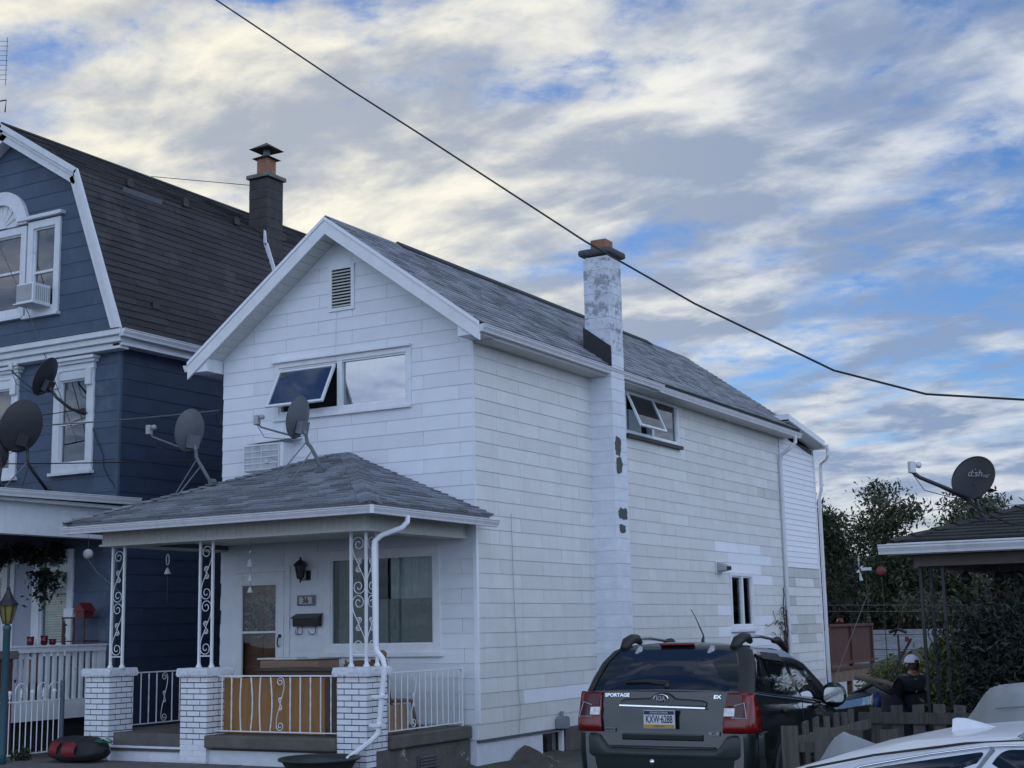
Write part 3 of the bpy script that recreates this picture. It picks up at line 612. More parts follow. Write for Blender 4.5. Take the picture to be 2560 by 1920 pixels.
# ---- foundation
ff = wall_panel('foundation_wall', (-0.03, 0, 0), (0, 1, 0), (1, 0, 0), 12.86, -1.2, 0.10, [(1.86, 2.44, -0.27, 0.04)], m_found, H, depth=0.2)
bw = part('basement_window', MB().box2((-0.06, 2.40, -0.30), (0.0, 2.46, 0.06)).box2((-0.06, 1.84, -0.30), (0.0, 2.40, -0.26)), m_trim, H); part('pane', MB().box2((-0.09, 1.86, -0.27), (-0.085, 2.44, 0.04)), m_cglass, bw)
part('bare_stone_base', MB().grid([[(0.0 + 0.02 * random.random(), 2.5 + 0.3 * i, -1.0 + 1.08 * j / 5) for j in range(6)] for i in range(30)][::-1]), m_peel, H)
part('starter_strip', MB().box2((-0.03, 0, 0.07), (0.012, 12.8, 0.098)), m_sheath, H)

# ---- rear extension
rs = MB().prism([(0.36, 12.62, 6.02), (0.36, 15.05, 5.70), (0.36, 15.05, 5.58), (0.36, 12.62, 5.90)], [(-4.8, 12.62, 6.02), (-4.8, 15.05, 5.70), (-4.8, 15.05, 5.58), (-4.8, 12.62, 5.90)])
ex_ = part('rear_extension', MB().box2((-4.5, 12.9, -1.2), (-0.012, 15.28, 5.56)), m_sheath, H)
specs3 = []
siding(specs3, ex_, (0, 12.90, 0), (0, 1, 0), (1, 0, 0), 2.38, 2.75, 5.70, 0.118, 99, 0, lambda *a: m_vinyl, (), [(0.132, 1, 5.67)], lap=0.014)
siding(specs3, ex_, (0, 12.90, 0), (0, 1, 0), (1, 0, 0), 2.38, 0.10, 2.74, EX, 1.266, 0.63, lambda *a: m_sid_g if random.random() < .4 else m_sid_s, ())
pieces(specs3, 'siding_strip', 80, 'siding_strips')
part('extension_roof', rs, m_bshing, H); part('extension_fascia', MB().prism([(0.375, 12.60, 6.01), (0.375, 15.08, 5.685), (0.375, 15.08, 5.555), (0.375, 12.60, 5.88)], [(0.362, 12.60, 6.01), (0.362, 15.08, 5.685), (0.362, 15.08, 5.555), (0.362, 12.60, 5.88)]).box2((-0.3, 12.58, 5.90), (0.375, 12.602, 6.01)), m_trim, H)
part('extension_soffit', MB().prism([(0.0, 12.65, 5.86), (0.36, 12.65, 5.86), (0.36, 15.05, 5.545), (0.0, 15.05, 5.545)], [(0.0, 12.65, 5.875), (0.36, 12.65, 5.875), (0.36, 15.05, 5.56), (0.0, 15.05, 5.56)]), m_soffit, H)
part('corner_post', MB().box2((-0.02, 15.24, 0.1), (0.03, 15.31, 5.6)), m_vinyl, H)
part('gutter', gutter([(0.42, 15.22, 5.60), (-4.8, 15.22, 5.60)], [(0, 1, 0)] * 2, 0.11, 0.10), m_gutter, H)
def dspout(pts, r=0.042, name='downspout', par=None):
    mb = MB(); mb.tube(pts, r, 8); return part(name, mb, m_gutter, par or H, bevel=0)
dspout([(0.40, 12.86, 5.57), (0.40, 12.86, 5.42), (0.30, 12.80, 5.30), (0.10, 12.78, 5.16), (0.07, 12.78, 5.05), (0.065, 12.78, 2.0), (0.065, 12.80, -0.7)])
dspout([(0.40, 15.17, 5.52), (0.40, 15.17, 5.36), (0.33, 15.22, 5.28), (0.16, 15.36, 5.20), (0.14, 15.38, 5.08), (0.14, 15.36, 4.60), (0.08, 15.36, 4.40), (0.075, 15.36, -1.4)])
# ================================================================== PORCH OF THE WHITE HOUSE
PZ = 0.29
slab_ = part('porch_floor', MB().box2((-4.80, -2.30, 0.02), (-0.16, -0.03, PZ)), m_slab, H)
part('floor_edge', MB().box2((-2.66, -2.46, 0.135), (-0.58, -2.30, PZ + 0.004)).box2((-0.16, -1.95, 0.13), (-0.06, -0.06, PZ + 0.006)), m_slab, H, bevel=0.02)
part('step_ledge', MB().prism([(-4.40, -2.36, 0.125), (-3.13, -2.36, 0.125), (-3.13, -1.5, 0.296), (-4.40, -1.5, 0.296)], [(-4.40, -2.36, 0.06), (-3.13, -2.36, 0.06), (-3.13, -1.5, 0.06), (-4.40, -1.5, 0.06)]), m_slab, H)
part('step_edging', MB().box2((-4.40, -2.385, 0.10), (-3.13, -2.36, 0.128)), m_stucco, H)
part('porch_base', MB().box2((-4.80, -2.34, -0.4), (-0.17, -2.20, 0.10)), m_stucco, H)
pb = part('porch_side_base', MB().box2((-0.30, -2.2, -1.0), (-0.115, -0.04, 0.132)), m_peel, H)
vg = part('crawl_vent', MB().box2((-0.115, -1.34, -0.17), (-0.09, -0.90, 0.005)), m_chipped, H)
for k in range(4): part('louvre', MB().prism([(-0.07, -1.31, -0.15 + k * 0.04), (-0.07, -0.93, -0.15 + k * 0.04), (-0.09, -0.93, -0.115 + k * 0.04), (-0.09, -1.31, -0.115 + k * 0.04)], [(-0.075, -1.31, -0.155 + k * 0.04), (-0.075, -0.93, -0.155 + k * 0.04), (-0.095, -0.93, -0.12 + k * 0.04), (-0.095, -1.31, -0.12 + k * 0.04)]), m_chipped, vg)
# brick pillars
BC = 0.0722
def pillar(x0, x1, y0, y1, zb, zt, white_below):
    c = part('brick_pillar', MB().box2((x0 + 0.004, y0 + 0.004, max(zb, white_below)), (x1 - 0.004, y1 - 0.004, zt)), m_mortar, H)
    if white_below > zb: part('painted_base', MB().box2((x0 + 0.006, y0 + 0.006, zb - 0.1), (x1 - 0.006, y1 - 0.006, white_below)), m_stucco, H)
    sp = []; z = zt; r = 0; w, dpt = x1 - x0, y1 - y0; g = 0.0062
    while z - BC > zb - 0.02:
        a, b = z - BC + g, z - g
        for face in range(3):      # front, right, left
            Lf = w if face == 0 else dpt - 0.055; t = 0.0 if face == 0 else 0.055
            cuts = [0, 0.5, 1.0] if (r + (face > 0)) % 2 else [0, 0.24, 0.74, 1.0]
            if face: cuts = [0, 0.19, 0.69, 1.0] if r % 2 else [0, 0.44, 0.94, 1.0]
            for c0, c1 in zip(cuts[:-1], cuts[1:]):
                e0 = c0 * Lf + (g if c0 else 0); e1 = c1 * Lf - (g if c1 < 1 else 0); j = random.uniform(-0.0012, 0.0012)
                if face == 0: bb = MB().box2((x0 + e0, y0 + j, a), (x0 + e1, y0 + 0.055, b))
                elif face == 1: bb = MB().box2((x1 - 0.055, y0 + t + e0, a), (x1 + j, y0 + t + e1, b))
                else: bb = MB().box2((x0 - j, y0 + t + e0, a), (x0 + 0.055, y0 + t + e1, b))
                sp.append((bb.v, bb.f, c, m_brickw))
        z -= BC; r += 1
    pieces(sp, 'brick', 100, 'bricks')
    # rock-faced cap stone
    n = 26; top = []; mb = MB(); per = []
    X0, X1, Y0, Y1 = x0 - 0.045, x1 + 0.045, y0 - 0.045, y1 + 0.045
    for (ax, ay), (bx_, by) in (((X0, Y0), (X1, Y0)), ((X1, Y0), (X1, Y1)), ((X1, Y1), (X0, Y1)), ((X0, Y1), (X0, Y0))):
        for i in range(n): per.append((ax + (bx_ - ax) * i / n, ay + (by - ay) * i / n))
    cx, cy = (X0 + X1) / 2, (Y0 + Y1) / 2; rows = []
    for zz, s_ in ((zt + 0.004, 0.975), (zt + 0.03, 1.0), (zt + 0.06, 1.0), (zt + 0.09, 0.995), (zt + 0.112, 0.965), (zt + 0.114, 0.5)):
        rows.append([(cx + (p[0] - cx) * (s_ + random.uniform(-0.02, 0.014) * (s_ > 0.7)), cy + (p[1] - cy) * (s_ + random.uniform(-0.02, 0.014) * (s_ > 0.7)), zz + random.uniform(-0.004, 0.004) * (s_ > 0.7)) for p in per])
    m = len(per); mb.add([p for r_ in rows for p in r_], [(i * m + k, i * m + (k + 1) % m, (i + 1) * m + (k + 1) % m, (i + 1) * m + k) for i in range(len(rows) - 1) for k in range(m)] + [tuple(range((len(rows) - 1) * m, len(rows) * m))])
    part('cap_stone', mb, m_cap, c)
    return c
pillar(-4.86, -4.41, -2.40, -1.95, -0.08, 1.03, 0.09)
pillar(-3.12, -2.67, -2.40, -1.95, -0.08, 1.03, 0.17)
pillar(-0.575, -0.13, -2.40, -1.96, -0.10, 1.03, -0.10)
# wrought iron columns
def iron_column(bars, z0, z1, flip):
    """bars: list of (x, y); scrolls are set between neighbours."""
    c = part('iron_column', MB().box2((bars[0][0] - .015, bars[0][1] - .015, z0), (bars[0][0] + .015, bars[0][1] + .015, z1)), m_iron, H)
    for b in bars[1:]: part('post_bar', MB().box2((b[0] - .015, b[1] - .015, z0), (b[0] + .015, b[1] + .015, z1)), m_iron, c)
    for b in bars: part('foot', MB().lathe([(0.045, 0), (0.04, 0.03), (0.026, 0.05), (0.024, 0.07)], (b[0], b[1], z0 - 0.005), 8), m_iron, c, smooth=True)
    for i, (p, q) in enumerate(zip(bars[:-1], bars[1:])):
        p, q = V3(*p, 0), V3(*q, 0); u = (q - p) / np.linalg.norm(q - p); a = np.linalg.norm(q - p) / 2 - 0.018; mid = (p + q) / 2
        part('cross_bar', MB().box(mid + V3(0, 0, z0 + 0.155), (a * 2, 0.014, 0.014), (u, np.cross((0, 0, 1), u), (0, 0, 1))), m_iron, c)
        hh = (z1 - 0.07 - (z0 + 0.165)) / 4
        for k in (1, 3): scroll_part(mid + V3(0, 0, z0 + 0.165 + hh * k), u, a, hh, flip if i == 0 else -flip, parent=c)
    return c
iron_column([(-4.605, -2.2), (-4.385, -2.2)], 1.14, 2.825, -1)
iron_column([(-2.995, -2.2), (-2.775, -2.2)], 1.14, 2.825, -1)
iron_column([(-0.505, -2.2), (-0.275, -2.2), (-0.275, -1.97)], 1.14, 2.825, 1)
# railings
def railing(P0, P1, z0, z1, n, scrolls, wob=(), endpost=False):
    P0, P1 = V3(*P0, 0), V3(*P1, 0); L = np.linalg.norm(P1 - P0); u = (P1 - P0) / L; w = np.cross((0, 0, 1), u); ax = (u, w, (0, 0, 1))
    r = part('railing', MB().box((P0 + P1) / 2 + V3(0, 0, z1), (L, 0.036, 0.018), ax), m_iron, H); part('bottom_rail', MB().box((P0 + P1) / 2 + V3(0, 0, z0), (L, 0.026, 0.014), ax), m_iron, r)
    for i in range(n):
        if i in scrolls: continue
        t = (i + 0.5) / n * L; pts = []
        for k in range(13):
            zz = z0 + (z1 - z0) * k / 12; bow = 0.0
            if i in wob: bow = 0.028 * math.sin(math.pi * k / 12) * (1 if i % 2 else -0.6)
            pts.append(P0 + u * (t + bow) + V3(0, 0, zz))
        tw = i % 2
        part('baluster', MB().tube(pts, [0.0092 * (1 + (0.22 * math.sin(k * 2.4) if tw else 0)) for k in range(13)], 6), m_iron, r, smooth=bool(tw))
    for i in scrolls:
        t = (i + 0.5) / n * L; hh = (z1 - z0) / 2 - 0.012
        scroll_part(P0 + u * t + V3(0, 0, (z0 + z1) / 2), u, 0.062, hh, -1, parent=r)
    if endpost:
        part('end_post', MB().box(P1 + V3(0, 0, (z1 + PZ) / 2), (0.03, 0.03, z1 - PZ), ax), m_iron, r); part('end_lambs_tongue', MB().tube([P1 + V3(0, 0, z1), P1 + u * 0.04 + V3(0, 0, z1 - 0.02), P1 + u * 0.05 + V3(0, 0, z1 - 0.08), P1 + u * 0.035 + V3(0, 0, z1 - 0.14)], 0.010, 6), m_iron, r)
    return r
railing((-2.665, -2.20), (-0.575, -2.20), 0.335, 1.035, 13, (6,), (2, 3, 4, 5))
railing((-0.16, -1.95), (-0.16, -0.16), 0.345, 1.06, 13, (4,), (), True)
railing((-4.65, -1.95), (-4.65, -0.05), 0.345, 1.06, 12, (5, 9))
# beam, ceiling, eaves
part('porch_beam', MB().box2((-4.62, -2.385, 2.835), (-0.15, -2.05, 3.03)).box2((-0.40, -2.05, 2.835), (-0.15, -0.03, 3.03)).box2((-4.62, -2.05, 2.835), (-4.40, -0.03, 3.03)), m_sheath, H)
bmo = part('beam_trim', MB().box2((-4.66, -2.42, 2.806), (-0.118, -2.02, 2.834)).box2((-0.42, -2.02, 2.806), (-0.118, -0.03, 2.834)).box2((-4.66, -2.02, 2.806), (-4.42, -0.03, 2.834)), m_soffit, H)
sp = []; x = -4.62
while x < -0.16:
    b = MB().box2((x + .002, -2.402, 2.834), (min(x + .100, -0.14) - .002, -2.384, 3.035)); sp.append((b.v, b.f, bmo, m_soffit)); x += 0.100
y = -2.40
while y < -0.06:
    b = MB().box2((-0.152, y + .002, 2.834), (-0.132, min(y + .098, -0.04), 3.035)); sp.append((b.v, b.f, bmo, m_soffit)); y += 0.100
pieces(sp, 'beam_panel', 120, 'beam_panels')
part('porch_ceiling', MB().box2((-4.45, -2.06, 2.90), (-0.38, -0.03, 2.92)), m_soffit, H)
part('eave_soffit', MB().box2((-4.83, -2.83, 3.032), (0.23, -2.36, 3.045)).box2((-0.16, -2.36, 3.032), (0.23, -0.02, 3.045)).box2((-4.83, -2.36, 3.032), (-4.60, -0.02, 3.045)), m_soffit, H)
part('eave_fascia', MB().box2((-4.83, -2.845, 2.99), (0.24, -2.825, 3.115)).box2((0.222, -2.825, 2.99), (0.242, -0.02, 3.115)).box2((-4.85, -2.845, 2.99), (-4.83, -0.02, 3.115)), M('grey_fascia', (0.34, 0.37, 0.40), 0.6, 0.15, 5, streak=0.3), H)
dgl = math.sqrt(0.5)
part('gutter', gutter([(-4.87, -2.945, 3.055), (0.345, -2.945, 3.065), (0.345, 0.10, 3.045)], [(0, -1, 0), (1, -1, 0), (1, 0, 0)], 0.10, 0.095), m_gutter, H)
part('gutter_joint', MB().box2((0.315, -2.95, 2.965), (0.35, -2.915, 3.068)), m_trim, H)
for x in (-4.4, -3.75, -3.1, -2.4, -1.5, -0.6): part('gutter_hanger', MB().tube([(x, -2.94, 3.06), (x + 0.01, -2.85, 3.11)], 0.005, 5), m_galv, H)
for y in (-2.2, -1.4, -0.7): part('gutter_hanger', MB().tube([(0.34, y, 3.06), (0.25, y + .01, 3.11)], 0.005, 5), m_galv, H)
# hip roof
EZ = 3.118; TZ = 4.15; Ff = 2.87; Fr = 2.42
sF = V3(0, Ff, TZ - EZ); lF = np.linalg.norm(sF); sF /= lF; nF = np.cross((1, 0, 0), sF)
sR = V3(-Fr, 0, TZ - EZ); lR = np.linalg.norm(sR); sR /= lR; nR = np.cross(sR, (0, 1, 0)) * -1
nR = nR if nR[2] > 0 else -nR
A_, B_, C_, D_ = V3(-4.87, -2.87, EZ), V3(0.27, -2.87, EZ), V3(-2.15, 0, TZ), V3(-2.43, 0, TZ); E_, F_ = V3(0.27, 0, EZ), V3(-4.87, 0, EZ); dn = V3(0, 0, 0.03)
prf = part('porch_roof', MB().prism([A_ - dn * .2, B_ - dn * .2, C_ - dn * .2, D_ - dn * .2], [A_ - dn, B_ - dn, C_ - dn, D_ - dn]).prism([B_ - dn * .2, E_ - dn * .2, C_ - dn * .2], [B_ - dn, E_ - dn, C_ - dn]).prism([A_ - dn * .2, D_ - dn * .2, F_ - dn * .2], [A_ - dn, D_ - dn, F_ - dn]), m_shing, H)
shingles(specs, prf, A_, (1, 0, 0), sF, nF, [(-0.02, -0.015), (5.16, -0.015), (2.72, lF), (2.44, lF)], 0.132, 0.29, m_shing, th=0.016)
shingles(specs, prf, B_, (0, 1, 0), sR, nR, [(-0.02, -0.015), (2.89, -0.015), (2.89, lR)], 0.132, 0.29, m_shing, th=0.016)
shingles(specs, prf, A_, (0, 1, 0), V3(2.44, 0, TZ - EZ) / np.linalg.norm((2.44, 0, TZ - EZ)), V3(-(TZ - EZ), 0, 2.44) / np.linalg.norm((TZ - EZ, 0, 2.44)), [(0, 0), (2.87, 0), (2.87, np.linalg.norm((2.44, 0, TZ - EZ)))], 0.132, 0.5, m_shing, th=0.016)
pieces(specs, 'roof_shingle', 300, 'roof_shingles')
def hip_caps(P, Q, na, nb, name, step=0.135, w=0.14, mat=None):
    sp = []; P, Q = V3(*P), V3(*Q); L = np.linalg.norm(Q - P); d = (Q - P) / L; ea = np.cross(d, na); eb = np.cross(d, nb)
    if ea[0] * 0 + (ea @ V3(-1, 0, 0)) < 0 and False: ea = -ea
    ea = ea if (ea @ nb) < 0 else -ea; eb = eb if (eb @ na) < 0 else -eb
    k = 0.0
    while k < L - 0.05:
        a = P + d * (k - 0.01); b = P + d * min(k + step, L); up = na + nb; up /= np.linalg.norm(up); h0 = up * 0.036; h1 = up * 0.020
        sp.append(([a + h0, a + ea * w + na * 0.030, b + ea * w + na * 0.014, b + h1, a + eb * w + nb * 0.030, b + eb * w + nb * 0.014, a + h0 * .4, a + ea * w + na * .004, a + eb * w + nb * .004], [(0, 1, 2, 3), (0, 3, 5, 4), (0, 6, 7, 1), (0, 4, 8, 6)], prf, mat or m_shing)); k += step
    pieces(sp, name, 60, name + 's')
hip_caps(B_, C_, nF, nR, 'hip_cap')
nL = V3(-(TZ - EZ), 0, 2.44); nL /= np.linalg.norm(nL)
hip_caps(A_, D_, nF, nL, 'hip_cap', w=0.15)
part('apex_cap', MB().prism([(-2.47, -0.16, TZ - 0.045), (-2.29, -0.20, TZ - 0.02), (-2.11, -0.16, TZ - 0.045), (-2.12, 0, TZ + 0.02), (-2.46, 0, TZ + 0.02)], [(-2.47, -0.16, TZ - 0.08), (-2.29, -0.20, TZ - 0.08), (-2.11, -0.16, TZ - 0.08), (-2.12, 0, TZ - 0.03), (-2.46, 0, TZ - 0.03)]), m_shing, H)
# porch downspout
dsp = part('downspout', MB().tube([(0.30, -2.12, 2.98), (0.30, -2.13, 2.90), (0.25, -2.18, 2.83), (0.05, -2.33, 2.74), (-0.015, -2.38, 2.67), (-0.02, -2.39, 2.60), (0.0, -2.39, 1.40), (0.02, -2.39, 1.33), (0.10, -2.39, 1.25), (0.13, -2.39, 1.15), (0.10, -2.38, 0.95), (0.03, -2.37, 0.45), (0.02, -2.38, 0.36), (-0.05, -2.44, 0.27), (-0.30, -2.56, 0.07)], 0.034, 8), m_vinyl, H)
for z, x in ((0.80, 0.075), (0.46, 0.035)): part('strap', MB().box((x - 0.03, -2.375, z), (0.17, 0.11, 0.035)), m_vinyl, dsp)

# ================================================================== THINGS ON AND BY THE PORCH
def scatter_leaves(n, pts_fn, size, seed, asp=2.4, droop=0.0):
    r = np.random.default_rng(seed); P = pts_fn(r, n); d = r.normal(size=(n, 3)); d[:, 2] -= droop; d /= np.linalg.norm(d, axis=1)[:, None]
    e = r.normal(size=(n, 3)); e = e - d * (e * d).sum(1)[:, None]; e /= np.linalg.norm(e, axis=1)[:, None]
    s = size * r.uniform(0.6, 1.3, n)[:, None]; a = d * s * asp / 2; b = e * s / 2
    v = np.stack([P - a, P + b, P + a, P - b], 1).reshape(-1, 3); f = np.arange(n * 4).reshape(n, 4)
    return v, f
def leaf_mb(v, f): m = MB(); m.v = [tuple(x) for x in v]; m.f = [tuple(x) for x in f]; return m
# wreath on the inner door
def ring_pts(c, R, t):
    def fn(r, n):
        a = r.uniform(0, 2 * math.pi, n); k = r.normal(0, t, n); return np.stack([c[0] + (R + k) * np.cos(a), c[1] + r.uniform(-0.02, 0.02, n), c[2] + (R + k) * np.sin(a)], 1)
    return fn
wr = thing('door_wreath', 'twiggy wreath with pale green leaves behind the storm door glass', 'wreath', (-3.78, 0.045, 1.83))
tw = MB()
for k in range(7):
    rr = 0.2 + 0.02 * k / 3; tw.tube([(-3.78 + (rr + 0.012 * math.sin(5 * a + k)) * math.cos(a), 0.045 + 0.01 * math.sin(3 * a + k), 1.83 + (rr + 0.012 * math.cos(4 * a + k)) * math.sin(a)) for a in np.linspace(0, 2 * math.pi, 40)], 0.006, 5)
part('twig_ring', tw, m_bark, wr, kind='stuff')
v, f = scatter_leaves(420, ring_pts((-3.78, 0.04, 1.83), 0.25, 0.07), 0.03, 3); part('leaves', leaf_mb(v, f), M('sage_leaf', (0.42, 0.46, 0.38), 0.7, 0.3, 3, isl=0.3), wr, kind='stuff')
# wall lantern
ln = thing('wall_lantern', 'black glass-sided wall lantern between the door and the picture window', 'lantern', (-2.93, 0, 2.30))
part('cage', MB().lathe([(0.045, 0.05), (0.05, 0.06), (0.085, 0.24), (0.088, 0.245)], (-2.93, -0.13, 2.30), 6), glass_mat('lantern_glass', (0.25, 0.28, 0.3), 0.1), ln)
rb = MB()
for k in range(6):
    a = k * math.pi / 3; rb.tube([(-2.93 + 0.052 * math.cos(a), -0.13 + 0.052 * math.sin(a), 2.36), (-2.93 + 0.088 * math.cos(a), -0.13 + 0.088 * math.sin(a), 2.545)], 0.006, 5)
part('frame_ribs', rb, m_black, ln, kind='stuff')
part('roof_cap', MB().lathe([(0.11, 0.24), (0.108, 0.25), (0.05, 0.31), (0.03, 0.32), (0.015, 0.33), (0.02, 0.35), (0.004, 0.37)], (-2.93, -0.13, 2.30), 6), m_black, ln)
part('finial', MB().lathe([(0.003, -0.01), (0.016, 0.01), (0.010, 0.03), (0.035, 0.05), (0.05, 0.06)], (-2.93, -0.13, 2.30), 8), m_black, ln, smooth=True)
part('bracket', MB().tube([(-2.93, -0.13, 2.34), (-2.90, -0.09, 2.33), (-2.87, -0.03, 2.37), (-2.87, 0.0, 2.40)], 0.009, 6).box2((-2.91, -0.03, 2.33), (-2.83, -0.012, 2.47)), m_black, ln)
# number plaque
pq = thing('house_number_plaque', 'grey wall plaque with the number 36 above the mailbox', 'plaque', (-2.90, -0.02, 1.96))
part('plate', MB().box2((-3.06, -0.045, 1.96), (-2.74, -0.02, 2.11)), M('plaque_grey', (0.20, 0.20, 0.22), 0.7, 0.35, 30), pq, bevel=0.006); part('tile', MB().box2((-3.015, -0.05, 1.985), (-2.785, -0.045, 2.085)), M('plaque_tile', (0.55, 0.55, 0.52), 0.6, 0.06), pq)
text_mesh('digits', '36', 0.115, (-2.90, -0.052, 2.034), (1, 0, 0), (0, 0, 1), m_black, pq, 0.0015, bold=0.003)
# mailbox
mb_ = thing('mailbox', 'black wall mailbox with two newspaper hooks beside the front door', 'mailbox', (-2.85, -0.02, 1.66))
part('box_body', MB().prism([(-3.07, -0.022, 1.66), (-3.07, -0.13, 1.66), (-3.07, -0.14, 1.78), (-3.07, -0.022, 1.83)], [(-2.62, -0.022, 1.66), (-2.62, -0.13, 1.66), (-2.62, -0.14, 1.78), (-2.62, -0.022, 1.83)]), m_black, mb_, bevel=0.006)
part('lid', MB().prism([(-3.09, -0.022, 1.845), (-3.09, -0.155, 1.79), (-3.09, -0.155, 1.775), (-3.09, -0.022, 1.83)], [(-2.60, -0.022, 1.845), (-2.60, -0.155, 1.79), (-2.60, -0.155, 1.775), (-2.60, -0.022, 1.83)]), M('lid_green_black', (0.03, 0.034, 0.03), 0.4, 0.2), mb_)
for x in (-2.96, -2.72): part('newspaper_hook', MB().tube([(x, -0.04, 1.66), (x, -0.045, 1.56), (x - 0.01, -0.06, 1.545), (x - 0.045, -0.10, 1.545), (x - 0.06, -0.115, 1.56), (x - 0.065, -0.12, 1.60)], 0.006, 6), m_black, mb_)
single('doorbell', MB().box2((-3.11, -0.04, 1.54), (-3.06, -0.02, 1.66)), m_lnb_w, 'small white doorbell plate between the storm door and mailbox', 'doorbell', bevel=0.004)
# wind chimes
def chime(x, y, z, bells, label, ring):
    t = thing('wind_chime', label, 'wind chime', (x, y, z - 0.75), 'wind chimes under the porch ceiling')
    part('cord', MB().tube([(x, y, 2.90), (x, y, z - 0.72)], 0.0025, 4), m_cable_g, t)
    for dz_, r_, h_ in bells: part('bell', MB().lathe([(r_, 0), (r_ * 0.86, 0.01), (r_ * 0.45, h_ * 0.7), (r_ * 0.12, h_)], (x, y, z - dz_), 12, caps=False), m_lnb_w, t, smooth=True, solid=0.003)
    if ring: part('ring', MB().tube([(x + 0.028 * math.cos(a), y, z - 0.12 + 0.075 * math.sin(a)) for a in np.linspace(0, 2 * math.pi, 24)[:-1]], 0.007, 6, closed=True), m_lnb_w, t)
    else: part('bird', MB().lathe([(0.003, -0.03), (0.018, -0.01), (0.014, 0.015), (0.002, 0.03)], (x, y, z - 0.03), 8, (1, 0, 0.4)), m_lnb_w, t)
chime(-2.47, -1.8, 2.70, ((0.24, 0.058, 0.12), (0.43, 0.046, 0.10), (0.58, 0.040, 0.08)), 'hanging chime of three white cone bells in front of the door', False)
chime(-3.96, -1.8, 2.74, ((0.32, 0.05, 0.09),), 'hanging chime with a ring and one white bell left of the door', True)
# plywood sheet, table, boxes, chairs
single('plywood_sheet', MB().box2((-2.68, -2.06, 0.30), (-1.02, -2.035, 1.005)), m_ply, 'orange-brown plywood sheet standing behind the front porch railing', 'plywood')
single('leaning_board', MB().prism([(-0.98, -2.06, 0.30), (-0.80, -2.06, 0.30), (-0.88, -2.06, 1.02), (-1.0, -2.06, 1.02)], [(-0.98, -2.03, 0.30), (-0.80, -2.03, 0.30), (-0.88, -2.03, 1.02), (-1.0, -2.03, 1.02)]), m_wood_d, 'narrow dark board leaning against the right brick pillar', 'board')
tb = thing('porch_table', 'dark brown wooden table on the porch behind the plywood', 'table', (-1.65, -1.45, PZ))
part('table_top', MB().box2((-2.42, -1.75, 1.075), (-0.9, -1.15, 1.115)), m_wood_d, tb, bevel=0.006); part('apron', MB().box2((-2.38, -1.71, 0.94), (-0.94, -1.19, 1.074)), m_wood_d, tb)
for x in (-2.36, -0.98):
    for y in (-1.69, -1.21): part('leg', MB().box2((x - .03, y - .03, PZ), (x + .03, y + .03, 0.94)), m_wood_d, tb)
cb = thing('cardboard_box', 'closed cardboard box on the porch by the front door', 'box', (-2.45, -0.75, PZ)); part('carton', MB().box2((-2.95, -1.0, 0.80), (-1.95, -0.5, 1.20)), m_card, cb, bevel=0.006); part('flap', MB().box2((-2.35, -1.02, 1.202), (-1.93, -0.48, 1.21)), m_wood_d, cb); part('stand', MB().box2((-2.9, -0.95, PZ), (-2.0, -0.55, 0.80)), m_card, cb)
single('paper_stack', MB().box((-2.75, -0.75, 1.222), (0.62, 0.34, 0.02), ((0.98, 0.2, 0), (-0.2, 0.98, 0), (0, 0, 1))), m_lnb_w, 'thin pale folder lying on top of the cardboard box', 'folder')
def chair(x, y, rz, label, top=1.15, rnd=True):
    t = thing('wooden_chair', label, 'chair', (x, y, PZ), 'wooden chairs on the porches'); ca, sa = math.cos(rz), math.sin(rz); W_ = lambda a, b, z: (x + ca * a - sa * b, y + sa * a + ca * b, z); base = PZ
    return t, W_
def build_chair(x, y, rz, label, base, mat, w=0.46, backh=0.62, seat=0.45, nsp=6):
    t = thing('wooden_chair', label, 'chair', (x, y, base), 'wooden chairs on the two porches'); ca, sa = math.cos(rz), math.sin(rz); Wd = lambda a, b, z: V3(x + ca * a - sa * b, y + sa * a + ca * b, base + z)
    n = 14; pr = [Wd(w / 2 * math.cos(k * 2 * math.pi / n) * 1.05, 0.22 * math.sin(k * 2 * math.pi / n), seat) for k in range(n)]; part('seat', MB().prism(pr, [p - V3(0, 0, 0.035) for p in pr]), mat, t, bevel=0.008)
    for a in (-1, 1):
        for b in (-1, 1): part('leg', MB().tube([Wd(a * w * 0.36, b * 0.15, seat - 0.03), Wd(a * w * 0.40, b * 0.175, seat * .5), Wd(a * w * 0.45, b * 0.20, 0)], [0.017, 0.022, 0.015], 7), mat, t, smooth=True)
    for k in range(nsp):
        a = -0.4 + 0.8 * k / (nsp - 1); part('spindle', MB().tube([Wd(a * w, 0.18, seat), Wd(a * w * 1.05, 0.24, seat + backh - 0.06)], 0.010, 6), mat, t, smooth=True)
    for a in (-1, 1): part('back_post', MB().tube([Wd(a * w * 0.48, 0.19, seat), Wd(a * w * 0.50, 0.25, seat + backh)], 0.017, 7), mat, t, smooth=True)
    cr = [Wd(w * 0.55 * math.cos(q), 0.25 + 0.03 * math.sin(q), seat + backh - 0.10 + 0.10 * math.sin(q)) for q in np.linspace(0, math.pi, 13)] + [Wd(w * 0.55 * math.cos(q), 0.25, seat + backh - 0.14 + 0.03 * math.sin(q)) for q in np.linspace(math.pi, 0, 13)]
    ofs = V3(-sa * 0.03, ca * 0.03, 0); part('crest_rail', MB().prism(cr, [p + ofs for p in cr]), mat, t, bevel=0.005)
    return t
build_chair(-0.85, -1.25, math.radians(178), 'brown spindle-back chair half hidden behind the right brick pillar', PZ, m_wood_m, 0.5, 0.50, 0.42)
build_chair(-0.62, -1.05, math.radians(150), 'brown slat-back chair by the right porch railing', PZ, m_wood_m, 0.44, 0.52, 0.40)
